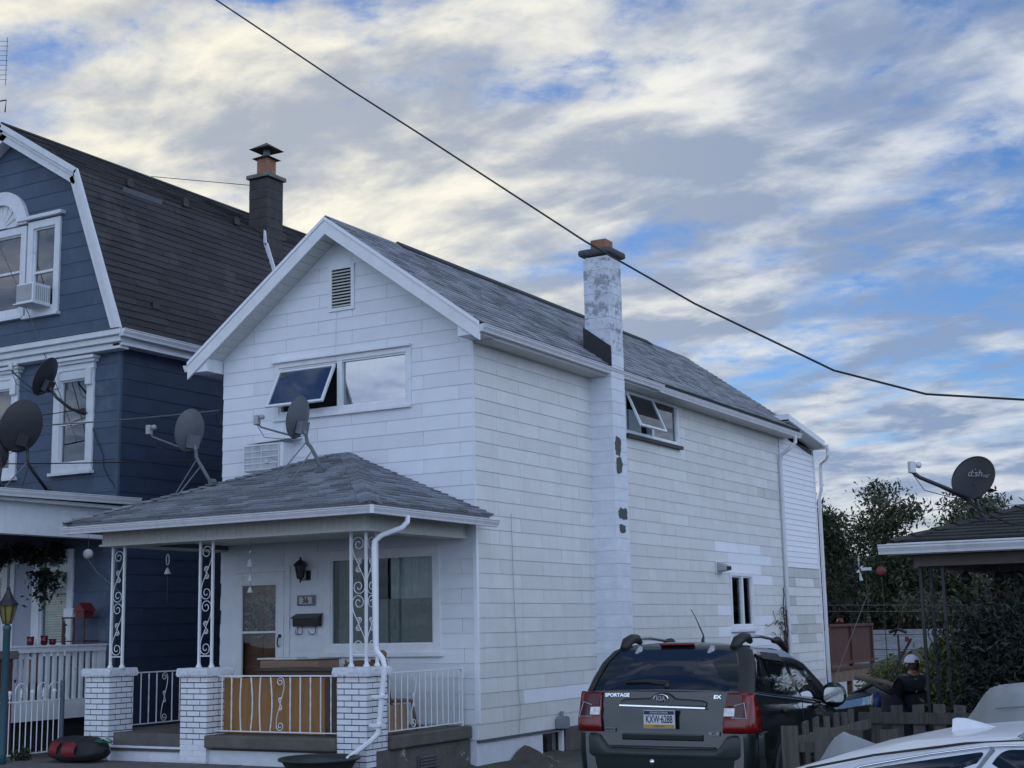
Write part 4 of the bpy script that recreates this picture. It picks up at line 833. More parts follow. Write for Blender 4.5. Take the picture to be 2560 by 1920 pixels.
br = thing('brown_bundle', 'round brown bundle resting above the chairs behind the downspout', 'bundle', (-0.72, -1.2, 1.05)); part('roll', MB().lathe([(0.02, -0.07), (0.05, -0.06), (0.06, 0), (0.05, 0.06), (0.02, 0.07)], (-0.72, -1.22, 1.27), 12, (0.4, -1, 0)), m_wood_m, br, smooth=True); part('stake', MB().box2((-0.74, -1.22, PZ), (-0.70, -1.18, 1.22)), m_wood_m, br)
single('cardboard_sheet', MB().prism([(-0.20, -1.90, 0.30), (-0.20, -1.40, 0.32), (-0.20, -1.46, 0.66), (-0.20, -1.90, 0.66)], [(-0.185, -1.90, 0.30), (-0.185, -1.40, 0.32), (-0.185, -1.46, 0.66), (-0.185, -1.90, 0.66)]), m_card, 'flat brown cardboard piece against the right side porch railing', 'cardboard')
# window / wall air conditioner
ac = thing('wall_air_conditioner', 'white wall air conditioner with gridded cover beside the satellite dish', 'air conditioner', (-3.52, 0, 3.96))
part('housing', MB().box2((-3.90, -0.27, 3.97), (-3.16, 0.1, 4.38)), m_trim, ac, bevel=0.01); part('front_cover', MB().box2((-3.885, -0.285, 3.985), (-3.225, -0.27, 4.365)), M('ac_cover', (0.35, 0.38, 0.42), 0.12, 0.25, 3, stretch=(4, 1, 0.4), coat=1.0), ac)
for k in range(5): part('grille_bar', MB().box2((-3.89, -0.296, 3.985 + k * 0.092), (-3.22, -0.285, 3.997 + k * 0.092)), m_trim, ac)
for k in range(3): part('grille_bar', MB().box2((-3.89 + k * 0.33, -0.293, 3.985), (-3.88 + k * 0.33, -0.284, 4.365)), m_trim, ac)
part('drip_board', MB().box((-3.42, -0.16, 4.425), (0.85, 0.26, 0.018), ((1, 0, 0.03), (0, 1, 0.12), (-0.03, -0.12, 1))), m_trim, ac); part('knob', MB().lathe([(0.03, 0), (0.02, 0.02)], (-3.44, -0.297, 4.10), 10, (0, -1, 0)), m_lnb_w, ac)
# tub at the downspout
tubo = thing('black_tub', 'large black plastic tub under the porch downspout', 'tub', (-0.40, -2.95, -0.08))
part('tub_wall', MB().lathe([(0.30, -0.30), (0.36, 0.0), (0.44, 0.14), (0.475, 0.145), (0.475, 0.165), (0.435, 0.165), (0.40, 0.10), (0.33, -0.20), (0.02, -0.22)], (-0.40, -2.98, -0.05), 36), m_tubb, tubo, smooth=True)
part('rim', MB().tube([(-0.40 + 0.47 * math.cos(a), -2.98 + 0.47 * math.sin(a), 0.11) for a in np.linspace(0, 2 * math.pi, 49)[:-1]], 0.018, 8, closed=True), m_tubb, tubo, smooth=True)
# duffel bag
bg = thing('duffel_bag', 'red and black duffel bag stuffed with green straps on the sidewalk', 'bag', (-4.55, -2.75, -0.06))
G = []; n1, n2 = 22, 18; rr = random.Random(5)
for i in range(n1):
    t = -1 + 2 * i / (n1 - 1); row = []; wd = (1 - abs(t) ** 4) ** 0.5 if abs(t) < 1 else 0.0
    for j in range(n2):
        a = 2 * math.pi * j / n2; c_, s_ = math.cos(a), math.sin(a); bl = 1 + 0.05 * rr.uniform(-1, 1) + 0.10 * math.sin(5 * t + 2 * a) * math.sin(3 * a + 1); ry = 0.24 * max(wd, 0.06) * bl; rz = 0.165 * max(wd, 0.06) * bl
        row.append((-4.55 + t * 0.50, -2.78 + ry * (abs(c_) ** 0.8) * (1 if c_ > 0 else -1) * (1.1 if s_ < 0 else 0.9), max(-0.058, 0.10 + rz * (1.12 if -0.5 < t < 0.1 else 1) * s_)))
    row.append(row[0]); G.append(row)
part('shell', MB().grid(G), m_bag_k, bg, smooth=True, subsurf=1)
for (x0, x1, sc) in ((-4.83, -4.68, 1), (-4.60, -4.38, 1)):
    part('red_panel', MB().grid([[(x, -2.78 - (0.262 + 0.012 * math.sin(9 * x)) * math.cos(b) * 1.0, 0.09 + 0.155 * math.sin(b)) for b in np.linspace(-0.45, 0.85, 7)] for x in np.linspace(x0, x1, 7)]), m_bag_r, bg, smooth=True)
for k in range(26):
    x = -4.92 + 0.74 * rr.random(); y = -2.86 + 0.20 * rr.random(); z = 0.215 + 0.03 * rr.random(); L = 0.16 + 0.2 * rr.random()
    part('strap', MB().tube([(x, y, z), (x + L * .5, y + 0.04 * rr.uniform(-1, 1), z + 0.03 * rr.random()), (x + L, y + 0.05 * rr.uniform(-1, 1), z - 0.015)], 0.008, 4), m_bag_g if k % 3 else m_lnb_w, bg)
for x in (-4.70, -4.40): part('carry_handle', MB().tube([(x, -2.90, 0.19), (x + .02, -2.84, 0.262), (x + .02, -2.74, 0.268), (x + .01, -2.66, 0.20)], 0.014, 6), m_bag_k, bg)
# ================================================================== BLUE HOUSE
B = thing('blue_house', 'blue gambrel-roofed house with white trim left of the white house', 'house', (-9.2, -0.3, 0))
BX = -6.48; BY = -0.30; BEX = 0.262
specs = []
gp = [(0.615, 1, 10.24 + 0.615 * 2.78), (-0.615, 1, 10.24 - 0.615 * 2.78), (2.58, 1, 8.98 + 2.58 * 4.58), (-2.58, 1, 8.98 - 2.58 * 0.98)]
hb = [(2.10, 3.15, 7.10, 8.50), (3.40, 3.98, 7.06, 8.54), (1.3, 1.85, 7.06, 8.54)]
gw = wall_panel('gable_wall', (-12, BY, 0), (1, 0, 0), (0, -1, 0), 5.52, 6.40, 10.3, hb, m_sheath, B, gp)
siding(specs, gw, (-12, BY, 0), (1, 0, 0), (0, -1, 0), 5.52, 6.46, 10.3, BEX, 1.22, 0.61, lambda *a: m_blue, hb, gp, gap=0.001, lap=0.010)
hl = [(4.20, 4.84, 4.36, 5.78), (2.35, 3.05, 4.36, 5.78), (3.88, 4.52, 1.45, 2.86), (3.26, 3.72, 0.5, 2.80), (2.2, 3.05, 1.45, 2.86)]
fwb = wall_panel('front_wall', (-12, BY, 0), (1, 0, 0), (0, -1, 0), 5.52, 0.3, 6.3, hl, m_sheath, B)
siding(specs, fwb, (-12, BY, 0), (1, 0, 0), (0, -1, 0), 5.52, 0.45, 6.3, BEX, 1.22, 0.61, lambda *a: m_blue, hl, gap=0.001, lap=0.010)
swb = wall_panel('side_wall', (BX, BY, 0), (0, 1, 0), (1, 0, 0), 11.3, -0.4, 6.3, (), m_sheath, B)
siding(specs, swb, (BX, BY, 0), (0, 1, 0), (1, 0, 0), 11.3, -0.075, 6.3, BEX, 1.22, 0.61, lambda *a: m_blue_shaded, gap=0.001, lap=0.010)
pieces(specs, 'siding_board', 300, 'siding_boards')
part('left_wall', MB().box2((-12, BY, 0), (-11.95, 11, 6.4)), m_blue, B); part('back_wall', MB().prism([(-12, 11, 0), (BX, 11, 0), (BX, 11, 6.4), (-7.35, 11, 9.1), (-9.22, 11, 10.3), (-11.1, 11, 9.1), (-12, 11, 6.4)], [(-12, 10.95, 0), (BX, 10.95, 0), (BX, 10.95, 6.4), (-7.35, 10.95, 9.1), (-9.22, 10.95, 10.3), (-11.1, 10.95, 9.1), (-12, 10.95, 6.4)]), m_blue, B)
part('interior_floor', MB().box2((-11.9, -0.2, 3.3), (-6.55, 10.9, 3.4)).box2((-11.9, -0.2, 6.4), (-6.6, 10.9, 6.5)).box2((-11.9, 2.0, 0.3), (-6.55, 2.05, 6.4)).box2((-10.8, 2.0, 6.5), (-7.65, 2.05, 9.0)), m_room, B)
part('corner_trim', MB().box2((BX - 0.03, BY - 0.022, 0.3), (BX + 0.022, BY + 0.03, 6.28)), m_blue, B)
# gambrel roof
AP, KN, FT = (-9.22, 10.46), (-7.29, 9.28), (-6.19, 6.43)
def mir(p, s): return p if s > 0 else (2 * AP[0] - p[0], p[1])
specs = []
for s in (1, -1):
    for (p, q, nm) in ((AP, KN, 'upper_roof'), (KN, FT, 'lower_roof')):
        P, Q = mir(p, s), mir(q, s); d = V3(P[0] - Q[0], 0, P[1] - Q[1]); L = np.linalg.norm(d); d /= L; n = V3(d[2] * s, 0, -d[0] * s)
        if n[2] < 0: n = -n
        t = n * 0.08; a, b = V3(P[0], 0, P[1]), V3(Q[0], 0, Q[1])
        ro = part(nm, MB().prism([a + V3(0, -0.55, 0), b + V3(0, -0.55, 0), b - t + V3(0, -0.55, 0), a - t + V3(0, -0.55, 0)], [a + V3(0, 11.2, 0), b + V3(0, 11.2, 0), b - t + V3(0, 11.2, 0), a - t + V3(0, 11.2, 0)]), m_bshing, B)
        if s > 0: shingles(specs, ro, b + V3(0, -0.57, 0), (0, 1, 0), d, n, [(0, -0.02), (11.78, -0.02), (11.78, L), (0, L)], 0.135, 0.62, m_bshing, jit=0.3, th=0.010)
    # rake mouldings following the gambrel
    for (p, q, ext) in ((AP, KN, 0), (KN, FT, 0)):
        P, Q = mir(p, s), mir(q, s)
        d = V3(P[0] - Q[0], 0, P[1] - Q[1]); d /= np.linalg.norm(d); n = V3(d[2], 0, -d[0]) * (1 if (d[2] * s) > 0 else -1)
        if (n @ V3(s, 0, 1)) < 0: n = -n
        def strip(o0, o1, y0, y1):
            a, b = V3(P[0], y0, P[1]), V3(Q[0], y0, Q[1]); f = [a - n * o0, b - n * o0, b - n * o1, a - n * o1]; return MB().prism(f, [x_ + V3(0, y1 - y0, 0) for x_ in f])
        part('rake_board', strip(0.05, 0.27, -0.53, -0.31), m_btrim, B); part('crown_moulding', strip(0.0, 0.09, -0.61, -0.53), m_btrim, B); part('rake_trim', strip(0.08, 0.15, -0.565, -0.53), m_btrim, B)
pieces(specs, 'roof_shingle', 300, 'roof_shingles')
part('ridge_cap', MB().prism([(AP[0] - 0.14, -0.57, AP[1] - 0.06), (AP[0], -0.57, AP[1] + 0.035), (AP[0] + 0.14, -0.57, AP[1] - 0.06)], [(AP[0] - 0.14, 11.2, AP[1] - 0.06), (AP[0], 11.2, AP[1] + 0.035), (AP[0] + 0.14, 11.2, AP[1] - 0.06)]), m_bshing, B)
for y in (0.55, 1.95, 3.35, 4.75, 6.15, 7.6):
    c = V3(-7.26, y, 9.36); part('snow_guard', MB().lathe([(0.01, -0.05), (0.05, -0.045), (0.06, 0), (0.05, 0.045), (0.01, 0.05)], c, 8, (0, 1, 0)).box(c + V3(0.03, 0, -0.05), (0.03, 0.14, 0.10)), m_black, B)
part('snow_guard', MB().box((-6.38, 0.35, 6.99), (0.05, 0.16, 0.1)), m_black, B)
part('flashing_strip', MB().box((-7.22, 0.85, 9.17), (0.02, 0.95, 0.09), ((1, 0, 0), (0, 1, 0), (0.36, 0, 0.93))), m_galv, B)
# eave cornice and side gutter
part('cornice', MB().box2((-12.24, -0.62, 6.33), (-6.20, -0.30, 6.43)).box2((-12.2, -0.56, 6.23), (-6.24, -0.30, 6.33)).box2((-12.15, -0.50, 6.13), (-6.30, -0.30, 6.23)), m_btrim, B, bevel=0.012)
part('cornice_roofing', MB().prism([(-12.24, -0.64, 6.432), (-6.20, -0.64, 6.432), (-6.45, -0.30, 6.50), (-12.0, -0.30, 6.50)], [(-12.24, -0.64, 6.44), (-6.20, -0.64, 6.44), (-6.45, -0.30, 6.508), (-12.0, -0.30, 6.508)]), m_galv, B)
part('side_cornice', MB().box2((-6.46, -0.50, 6.18), (-6.25, 11, 6.30)), m_btrim, B)
part('gutter', gutter([(-6.10, -0.60, 6.42), (-6.10, 11, 6.36)], [(1, 0, 0)] * 2, 0.13, 0.12), m_gutter, B)
# chimney with cap
cx0, cx1, cy0, cy1 = -7.60, -7.14, 4.14, 4.62
CHB = part('chimney', MB().box2((cx0 + .012, cy0 + .012, 6.6), (cx1 - .012, cy1 - .012, 10.40)), m_bchim, B); sp = []; z = 6.6
while z < 10.38:
    b = MB().box2((cx0, cy0 + random.uniform(-.004, .004), z + .004), (cx1 + random.uniform(-.004, .004), cy1, min(z + .2, 10.42) - .004)); sp.append((b.v, b.f, CHB, m_bchim)); z += 0.2
pieces(sp, 'block', 40, 'blocks')
part('chimney_cap', MB().box2((cx0 - .05, cy0 - .05, 10.42), (cx1 + .05, cy1 + .05, 10.50)), M('cap_concrete', (0.16, 0.155, 0.14), 0.9, 0.2, 6, 0.3), B, bevel=0.012)
part('flue_liner', MB().box2((-7.50, 4.24, 10.50), (-7.24, 4.52, 10.86)), m_clay, B, bevel=0.01)
hd = MB(); c = V3(-7.37, 4.38, 0)
def pyr(z0, w, h): return MB().add([c + V3(-w, -w, z0), c + V3(w, -w, z0), c + V3(w, w, z0), c + V3(-w, w, z0), c + V3(0, 0, z0 + h)], [(0, 1, 4), (1, 2, 4), (2, 3, 4), (3, 0, 4), (3, 2, 1, 0)])
q1 = part('flue_cowl', pyr(10.86, 0.21, 0.12), M('rusty_steel', (0.07, 0.055, 0.045), 0.7, 0.3, 10), B); part('cowl_neck', MB().lathe([(0.07, 10.88), (0.07, 11.06)], c, 12), m_galv, B); part('flue_cowl', pyr(11.05, 0.25, 0.17), M('rusty_steel', (0.07, 0.055, 0.045)), B)
part('chimney_flashing', MB().prism([(-6.98, 4.125, 8.45), (-6.88, 4.125, 8.45), (-7.10, 4.125, 9.05), (-7.19, 4.125, 9.05)], [(-6.98, 4.10, 8.45), (-6.88, 4.10, 8.45), (-7.10, 4.10, 9.05), (-7.19, 4.10, 9.05)]).prism([(-7.20, 4.12, 9.05), (-7.12, 4.12, 9.0), (-7.15, 4.12, 9.30), (-7.19, 4.12, 9.33)], [(-7.20, 4.10, 9.05), (-7.12, 4.10, 9.0), (-7.15, 4.10, 9.30), (-7.19, 4.10, 9.33)]), m_vinyl, B)
m_glass_blue = glass_mat('blue_house_glass', (0.80, 0.86, 0.88), 0.14)
# gable windows with fanlight
BO = (0, BY, 0)
def hung(x0, x1, z0, z1, fr, rail, crown=False, glass=None, nm='window', dd=0.35):
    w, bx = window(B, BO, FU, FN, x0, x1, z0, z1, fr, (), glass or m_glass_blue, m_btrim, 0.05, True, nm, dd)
    part('meeting_rail', bx(x0, x1, rail - 0.02, rail + 0.02, -0.04, 0.014), m_btrim, w)
    if crown:
        for k, (e, h0, h1, d) in enumerate(((0.02, 0.0, 0.10, 0.07), (0.07, 0.10, 0.15, 0.12), (0.10, 0.15, 0.20, 0.17))): part('crown_step', bx(x0 - fr - e, x1 + fr + e, z1 + fr + h0, z1 + fr + h1, 0, d), m_btrim, w)
        for xx in (x0 - fr, x1 + 0.0): part('corbel', bx(xx + 0.01, xx + fr - 0.01, z1 - 0.12, z1 + fr, 0.05, 0.10), m_btrim, w)
    return w, bx
wg, bxg = hung(-8.57, -8.05, 7.10, 8.50, 0.13, 7.72, nm='gable_window'); part('blind', MB().grid([[(x_, -0.24, z_) for z_ in (8.5, 7.1)] for x_ in (-8.56, -8.06)]), m_sheer, wg)
wg2, bxg2 = hung(-9.88, -8.87, 7.13, 8.46, 0.13, 7.80, nm='gable_window'); part('curtain', MB().grid([[(-9.88 + j / 30 * 1.0, -0.22 + .02 * math.sin(j * 1.5), z_) for z_ in (8.45, 7.14)] for j in range(31)]), m_sheer, wg2, smooth=True)
hung(-10.68, -10.16, 7.10, 8.50, 0.13, 7.72, nm='gable_window')
part('window_head', MB().box2((-8.90, -0.42, 8.66), (-7.84, -0.30, 8.72)), m_btrim, B)
acx, acz = -9.375, 8.62
def arc(r0, r1, y0, y1, n=28):
    f0 = [(acx + r0 * math.cos(a), acz + r0 * math.sin(a)) for a in np.linspace(0, math.pi, n)]; f1 = [(acx + r1 * math.cos(a), acz + r1 * math.sin(a)) for a in np.linspace(0, math.pi, n)]; mb = MB()
    for i in range(n - 1): mb.prism([(f0[i][0], y0, f0[i][1]), (f1[i][0], y0, f1[i][1]), (f1[i + 1][0], y0, f1[i + 1][1]), (f0[i + 1][0], y0, f0[i + 1][1])], [(f0[i][0], y1, f0[i][1]), (f1[i][0], y1, f1[i][1]), (f1[i + 1][0], y1, f1[i + 1][1]), (f0[i + 1][0], y1, f0[i + 1][1])])
    return mb
fl = part('fanlight', arc(0.44, 0.66, -0.38, -0.30), m_btrim, B); part('tympanum', arc(0.0, 0.44, -0.335, -0.30), m_btrim, fl)
for k in range(1, 8):
    a = math.pi * k / 8; part('fan_rib', MB().tube([(acx + 0.12 * math.cos(a), -0.338, acz + 0.12 * math.sin(a)), (acx + 0.36 * math.cos(a), -0.345, acz + 0.36 * math.sin(a)), (acx + 0.42 * math.cos(a + .06), -0.34, acz + 0.42 * math.sin(a + .06))], 0.012, 5), m_btrim, fl)
part('hub', arc(0.0, 0.13, -0.355, -0.335), m_btrim, fl); part('arch_bead', arc(0.42, 0.46, -0.395, -0.36), m_btrim, fl)
# second storey windows
wb, bxb = hung(-7.79, -7.18, 4.38, 5.76, 0.15, 5.03, True, nm='upper_window', dd=0.45)
part('brown_blind', MB().grid([[(x_, -0.22, z_) for z_ in (5.02, 4.39)] for x_ in (-7.78, -7.19)]), m_brown_blind, wb); part('curtain', MB().grid([[(-7.78 + j / 30 * .6, -0.21 + .015 * math.sin(j * 1.7), z_) for z_ in (5.55 - 0.1 * math.sin(j / 30 * math.pi), 4.95)] for j in range(31)]), m_sheer, wb, smooth=True)
wb2, _ = hung(-9.60, -8.95, 4.38, 5.76, 0.15, 5.03, True, nm='upper_window', dd=0.45); part('curtain', MB().grid([[(-9.6 + j / 30 * .65, -0.21 + .015 * math.sin(j * 1.7), z_) for z_ in (5.74, 4.4)] for j in range(31)]), m_sheer, wb2, smooth=True)
# porch of the blue house
wp, bxp = hung(-8.11, -7.49, 1.45, 2.86, 0.12, 2.30, nm='porch_window', glass=m_glass_dim)
for k in range(22): part('blind_slat', MB().prism([(-8.10, -0.21, 1.47 + k * 0.04), (-7.50, -0.21, 1.47 + k * 0.04), (-7.50, -0.20, 1.50 + k * 0.04), (-8.10, -0.20, 1.50 + k * 0.04)], [(-8.10, -0.207, 1.467 + k * 0.04), (-7.50, -0.207, 1.467 + k * 0.04), (-7.50, -0.197, 1.497 + k * 0.04), (-8.10, -0.197, 1.497 + k * 0.04)]), m_blind, wp)
part('blind_upper', MB().grid([[(x_, -0.19, z_) for z_ in (2.86, 2.3)] for x_ in (-8.1, -7.5)]), m_sheer, wp)
hung(-9.75, -9.0, 1.45, 2.86, 0.12, 2.2, nm='porch_window', glass=m_glass_dim)
dr = part('front_door', MB().box2((-8.72, -0.31, 0.5), (-8.29, -0.27, 2.78)), M('door_pale_blue', (0.30, 0.34, 0.42), 0.5, 0.08), B); part('door_frame', MB().box2((-8.82, -0.34, 0.5), (-8.722, -0.28, 2.88)).box2((-8.288, -0.34, 0.5), (-8.24, -0.28, 2.88)).box2((-8.722, -0.34, 2.782), (-8.288, -0.28, 2.88)), m_btrim, B)
part('porch_floor', MB().box2((-12, -3.0, 0.40), (-6.46, -0.31, 0.50)), M('porch_boards_grey', (0.14, 0.145, 0.15), 0.8, 0.2), B)
part('under_porch_dark', MB().box2((-12, -2.95, -0.15), (-6.62, -0.31, 0.40)), m_dark, B)  # dark box added to stand for the shaded void under the floor
part('porch_rim', MB().box2((-6.54, -3.0, 0.38), (-6.44, -0.31, 0.60)), m_btrim, B)
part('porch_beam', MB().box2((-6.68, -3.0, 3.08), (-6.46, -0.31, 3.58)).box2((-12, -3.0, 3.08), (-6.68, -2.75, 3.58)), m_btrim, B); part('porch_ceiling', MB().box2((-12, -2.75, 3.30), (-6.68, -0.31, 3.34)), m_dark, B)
part('porch_eave', MB().box2((-12, -3.3, 3.55), (-6.31, -0.10, 3.60)), m_btrim, B)
part('porch_roof', MB().prism([(-6.26, -3.3, 3.70), (-6.26, -0.06, 3.74), (-9.5, -0.31, 4.05), (-9.5, -3.0, 4.05)], [(-6.26, -3.3, 3.61), (-6.26, -0.06, 3.61), (-9.5, -0.31, 3.61), (-9.5, -3.0, 3.61)]), m_bshing, B)
part('gutter', gutter([(-6.17, -3.35, 3.70), (-6.17, -0.06, 3.74)], [(1, 0, 0)] * 2, 0.11, 0.11), m_gutter, B)
pr = part('porch_railing', MB().box2((-6.56, -2.35, 1.36), (-6.44, -0.48, 1.44)).box2((-6.60, -2.35, 1.44), (-6.42, -0.46, 1.465)), m_btrim, B); part('bottom_rail', MB().box2((-6.55, -2.35, 0.60), (-6.45, -0.48, 0.66)), m_btrim, pr)
for k in range(13): y = -2.25 + k * 0.132; part('baluster', MB().box2((-6.525, y - 0.024, 0.66), (-6.475, y + 0.024, 1.36)), m_btrim, pr)
part('end_panel', MB().box2((-6.56, -0.62, 0.6), (-6.46, -0.47, 1.36)), m_btrim, pr)
pier = part('brick_pier', MB().box2((-6.78, -2.78, 0), (-6.36, -2.36, 1.28)), m_brick_r, B); part('pier_cap', MB().box2((-6.84, -2.84, 1.28), (-6.30, -2.30, 1.40)), m_conc, B, bevel=0.02)
sp = []
for r in range(17):
    for k in range(2):
        b = MB().box2((-6.37, -2.78 + 0.21 * k + 0.004, 0.02 + r * 0.0722), (-6.35, -2.57 + 0.21 * k - 0.004, 0.082 + r * 0.0722)); sp.append((b.v, b.f, pier, m_brick_r)); b = MB().box2((-6.78 + 0.21 * k + .004, -2.79, 0.02 + r * 0.0722), (-6.57 + 0.21 * k - .004, -2.77, 0.082 + r * 0.0722)); sp.append((b.v, b.f, pier, m_brick_r))
pieces(sp, 'brick', 80, 'bricks')

# ---- things at the blue house
wa = thing('window_air_conditioner', 'white air conditioner sticking out of the blue house gable window', 'air conditioner', (-8.2, -0.5, 7.05))
part('cabinet', MB().box2((-8.50, -0.72, 7.09), (-8.10, -0.34, 7.43)), m_btrim, wa, bevel=0.012); part('grille', MB().box2((-8.48, -0.728, 7.13), (-8.13, -0.72, 7.40)), m_lnb, wa); part('base_rail', MB().box2((-8.52, -0.76, 7.07), (-8.08, -0.3, 7.09)), m_btrim, wa)
for k in range(7): part('side_louvre', MB().box2((-8.099, -0.66 + k * 0.045, 7.14), (-8.092, -0.645 + k * 0.045, 7.38)), m_lnb, wa)
build_chair(-7.25, -1.75, math.radians(165), 'dark brown spindle-back chair on the blue house porch', 0.5, m_wood_d, 0.62, 0.70, 0.46)
sh = thing('corner_shelf', 'dark red spindle shelf against the blue wall', 'shelf', (-6.85, -0.62, 0.5))
for z in (0.62, 1.15, 1.50, 1.86): part('shelf_board', MB().box2((-7.12, -0.78, z), (-6.62, -0.46, z + 0.02)), M('dark_red_wood', (0.07, 0.014, 0.014), 0.5, 0.2), sh)
for x in (-7.10, -6.86, -6.64): part('spindle', MB().lathe([(0.012, 0.0), (0.012, 0.1), (0.02, 0.16), (0.012, 0.22), (0.02, 0.5), (0.012, 0.62), (0.018, 0.8), (0.012, 0.95), (0.02, 1.1), (0.012, 1.36)], (x, -0.76, 0.5), 8), M('dark_red_wood', (0.07, 0.014, 0.014)), sh, smooth=True)
single('white_box', MB().box2((-7.10, -0.76, 1.88), (-6.90, -0.56, 2.02)), m_lnb_w, 'white box on top of the dark red porch shelf', 'box', bevel=0.006)
bh = thing('red_birdhouse', 'small red peaked house ornament on top of the porch shelf', 'ornament', (-6.76, -0.64, 1.88)); part('body', MB().box2((-6.85, -0.74, 1.88), (-6.67, -0.54, 1.98)), m_red, bh); part('roof', MB().prism([(-6.89, -0.77, 1.97), (-6.63, -0.77, 1.97), (-6.76, -0.77, 2.10)], [(-6.89, -0.52, 1.97), (-6.63, -0.52, 1.97), (-6.76, -0.52, 2.10)]), m_red, bh)
for i, (y, h, lb) in enumerate(((-1.92, 0.13, 'leftmost'), (-1.66, 0.14, 'middle'), (-1.50, 0.09, 'rightmost'))):
    single('red_cup', MB().lathe([(0.035, 0), (0.05, 0.01), (0.055, h), (0.047, h), (0.04, 0.02), (0.005, 0.018)], (-6.51, y, 1.466), 14), m_redcup, f'{lb} of three red glass cups on the blue porch rail', 'cup', group='red cups on the porch rail', smooth=True)
single('white_figurine', MB().lathe([(0.035, 0), (0.036, 0.05), (0.02, 0.07), (0.03, 0.09), (0.012, 0.13), (0.002, 0.15)], (-6.51, -1.79, 1.466), 10), m_lnb_w, 'small white pointed figurine between the red cups', 'figurine', smooth=True)
single('turned_candlestick', MB().lathe([(0.03, 0), (0.012, 0.04), (0.022, 0.08), (0.010, 0.14), (0.018, 0.2), (0.01, 0.27), (0.04, 0.29), (0.012, 0.31), (0.006, 0.36)], (-6.51, -1.27, 1.466), 10), m_black, 'black turned candlestick on the blue porch rail', 'candlestick', smooth=True)
bl = thing('ball_lamp', 'round white ball hanging from the blue house porch', 'ball', (-6.40, -0.95, 2.75)); part('globe', MB().lathe([(0.001, -0.078)] + [(0.078 * math.sin(t), -0.078 * math.cos(t)) for t in np.linspace(0.2, 2.94, 12)] + [(0.001, 0.078)], (-6.40, -0.95, 2.83), 18), M('paper_ball', (0.5, 0.5, 0.5), 0.8, 0.15, 20), bl, smooth=True)
part('cord', MB().tube([(-6.40, -0.95, 2.9), (-6.40, -0.95, 3.5)], 0.003, 4), m_cable_g, bl); part('pull_rope', MB().tube([(-6.40, -0.95, 2.75), (-6.28, -0.88, 2.55), (-6.05, -0.70, 2.30), (-5.98, -0.64, 2.22)], 0.006, 5), m_galv, bl)
def box_pts(a, b):
    a, b = V3(*a), V3(*b)
    return lambda r, n: r.uniform(a, b, (n, 3))
ga = thing('window_garland', 'dark leafy garland hung above the blue house porch door', 'garland', (-8.4, -0.45, 2.75))
v, f = scatter_leaves(1400, lambda r, n: (lambda t: np.stack([-9.6 + 2.1 * t, -0.45 + 0.06 * r.normal(size=n), 2.98 - 0.10 * np.abs(np.sin(t * 7)) + 0.07 * r.normal(size=n)], 1))(r.uniform(0, 1, n)), 0.045, 21); part('leaves', leaf_mb(v, f), m_leaf_d, ga, kind='stuff'); part('vine', MB().tube([(-9.6 + 2.1 * t, -0.44, 2.98 - 0.10 * abs(math.sin(t * 7))) for t in np.linspace(0, 1, 30)], 0.012, 5), m_bark, ga)
hp = thing('hanging_plant', 'dark hanging plant in front of the blue porch window', 'plant', (-7.72, -0.55, 2.4)); v, f = scatter_leaves(500, lambda r, n: np.stack([-7.72 + 0.12 * r.normal(size=n), -0.6 + 0.1 * r.normal(size=n), 2.62 - np.abs(0.22 * r.normal(size=n))], 1), 0.04, 23); part('leaves', leaf_mb(v, f), m_leaf_d, hp, kind='stuff'); part('pot', MB().lathe([(0.05, -0.05), (0.09, 0.08)], (-7.72, -0.6, 2.6), 12), m_bark, hp); part('cord', MB().tube([(-7.72, -0.6, 2.68), (-7.72, -0.6, 3.3)], 0.004, 4), m_cable, hp)
pp = thing('potted_plant', 'pale broad-leaved potted plant on the blue porch', 'plant', (-7.35, -1.1, 0.5)); part('pot', MB().lathe([(0.11, 0), (0.16, 0.35), (0.14, 0.35)], (-7.35, -1.1, 0.9), 14), m_clay, pp); part('stand', MB().lathe([(0.12, 0), (0.12, 0.4)], (-7.35, -1.1, 0.5), 10), m_wood_d, pp)
for k in range(9):
    a = k * 2 * math.pi / 9; L = 0.26 + 0.1 * (k % 3); part('leaf', MB().grid([[(-7.35 + math.cos(a) * L * t - math.sin(a) * w * (math.sin(math.pi * min(t, .98)) * 0.05), -1.1 + math.sin(a) * L * t + math.cos(a) * w * (math.sin(math.pi * min(t, .98)) * 0.05), 1.25 + 0.45 * t - 0.38 * t * t * (1 + 0.2 * (k % 2))) for t in np.linspace(0, 1, 7)] for w in (-1, 0, 1)]), M('pale_leaf', (0.20, 0.21, 0.17), 0.6, 0.2), pp, smooth=True)
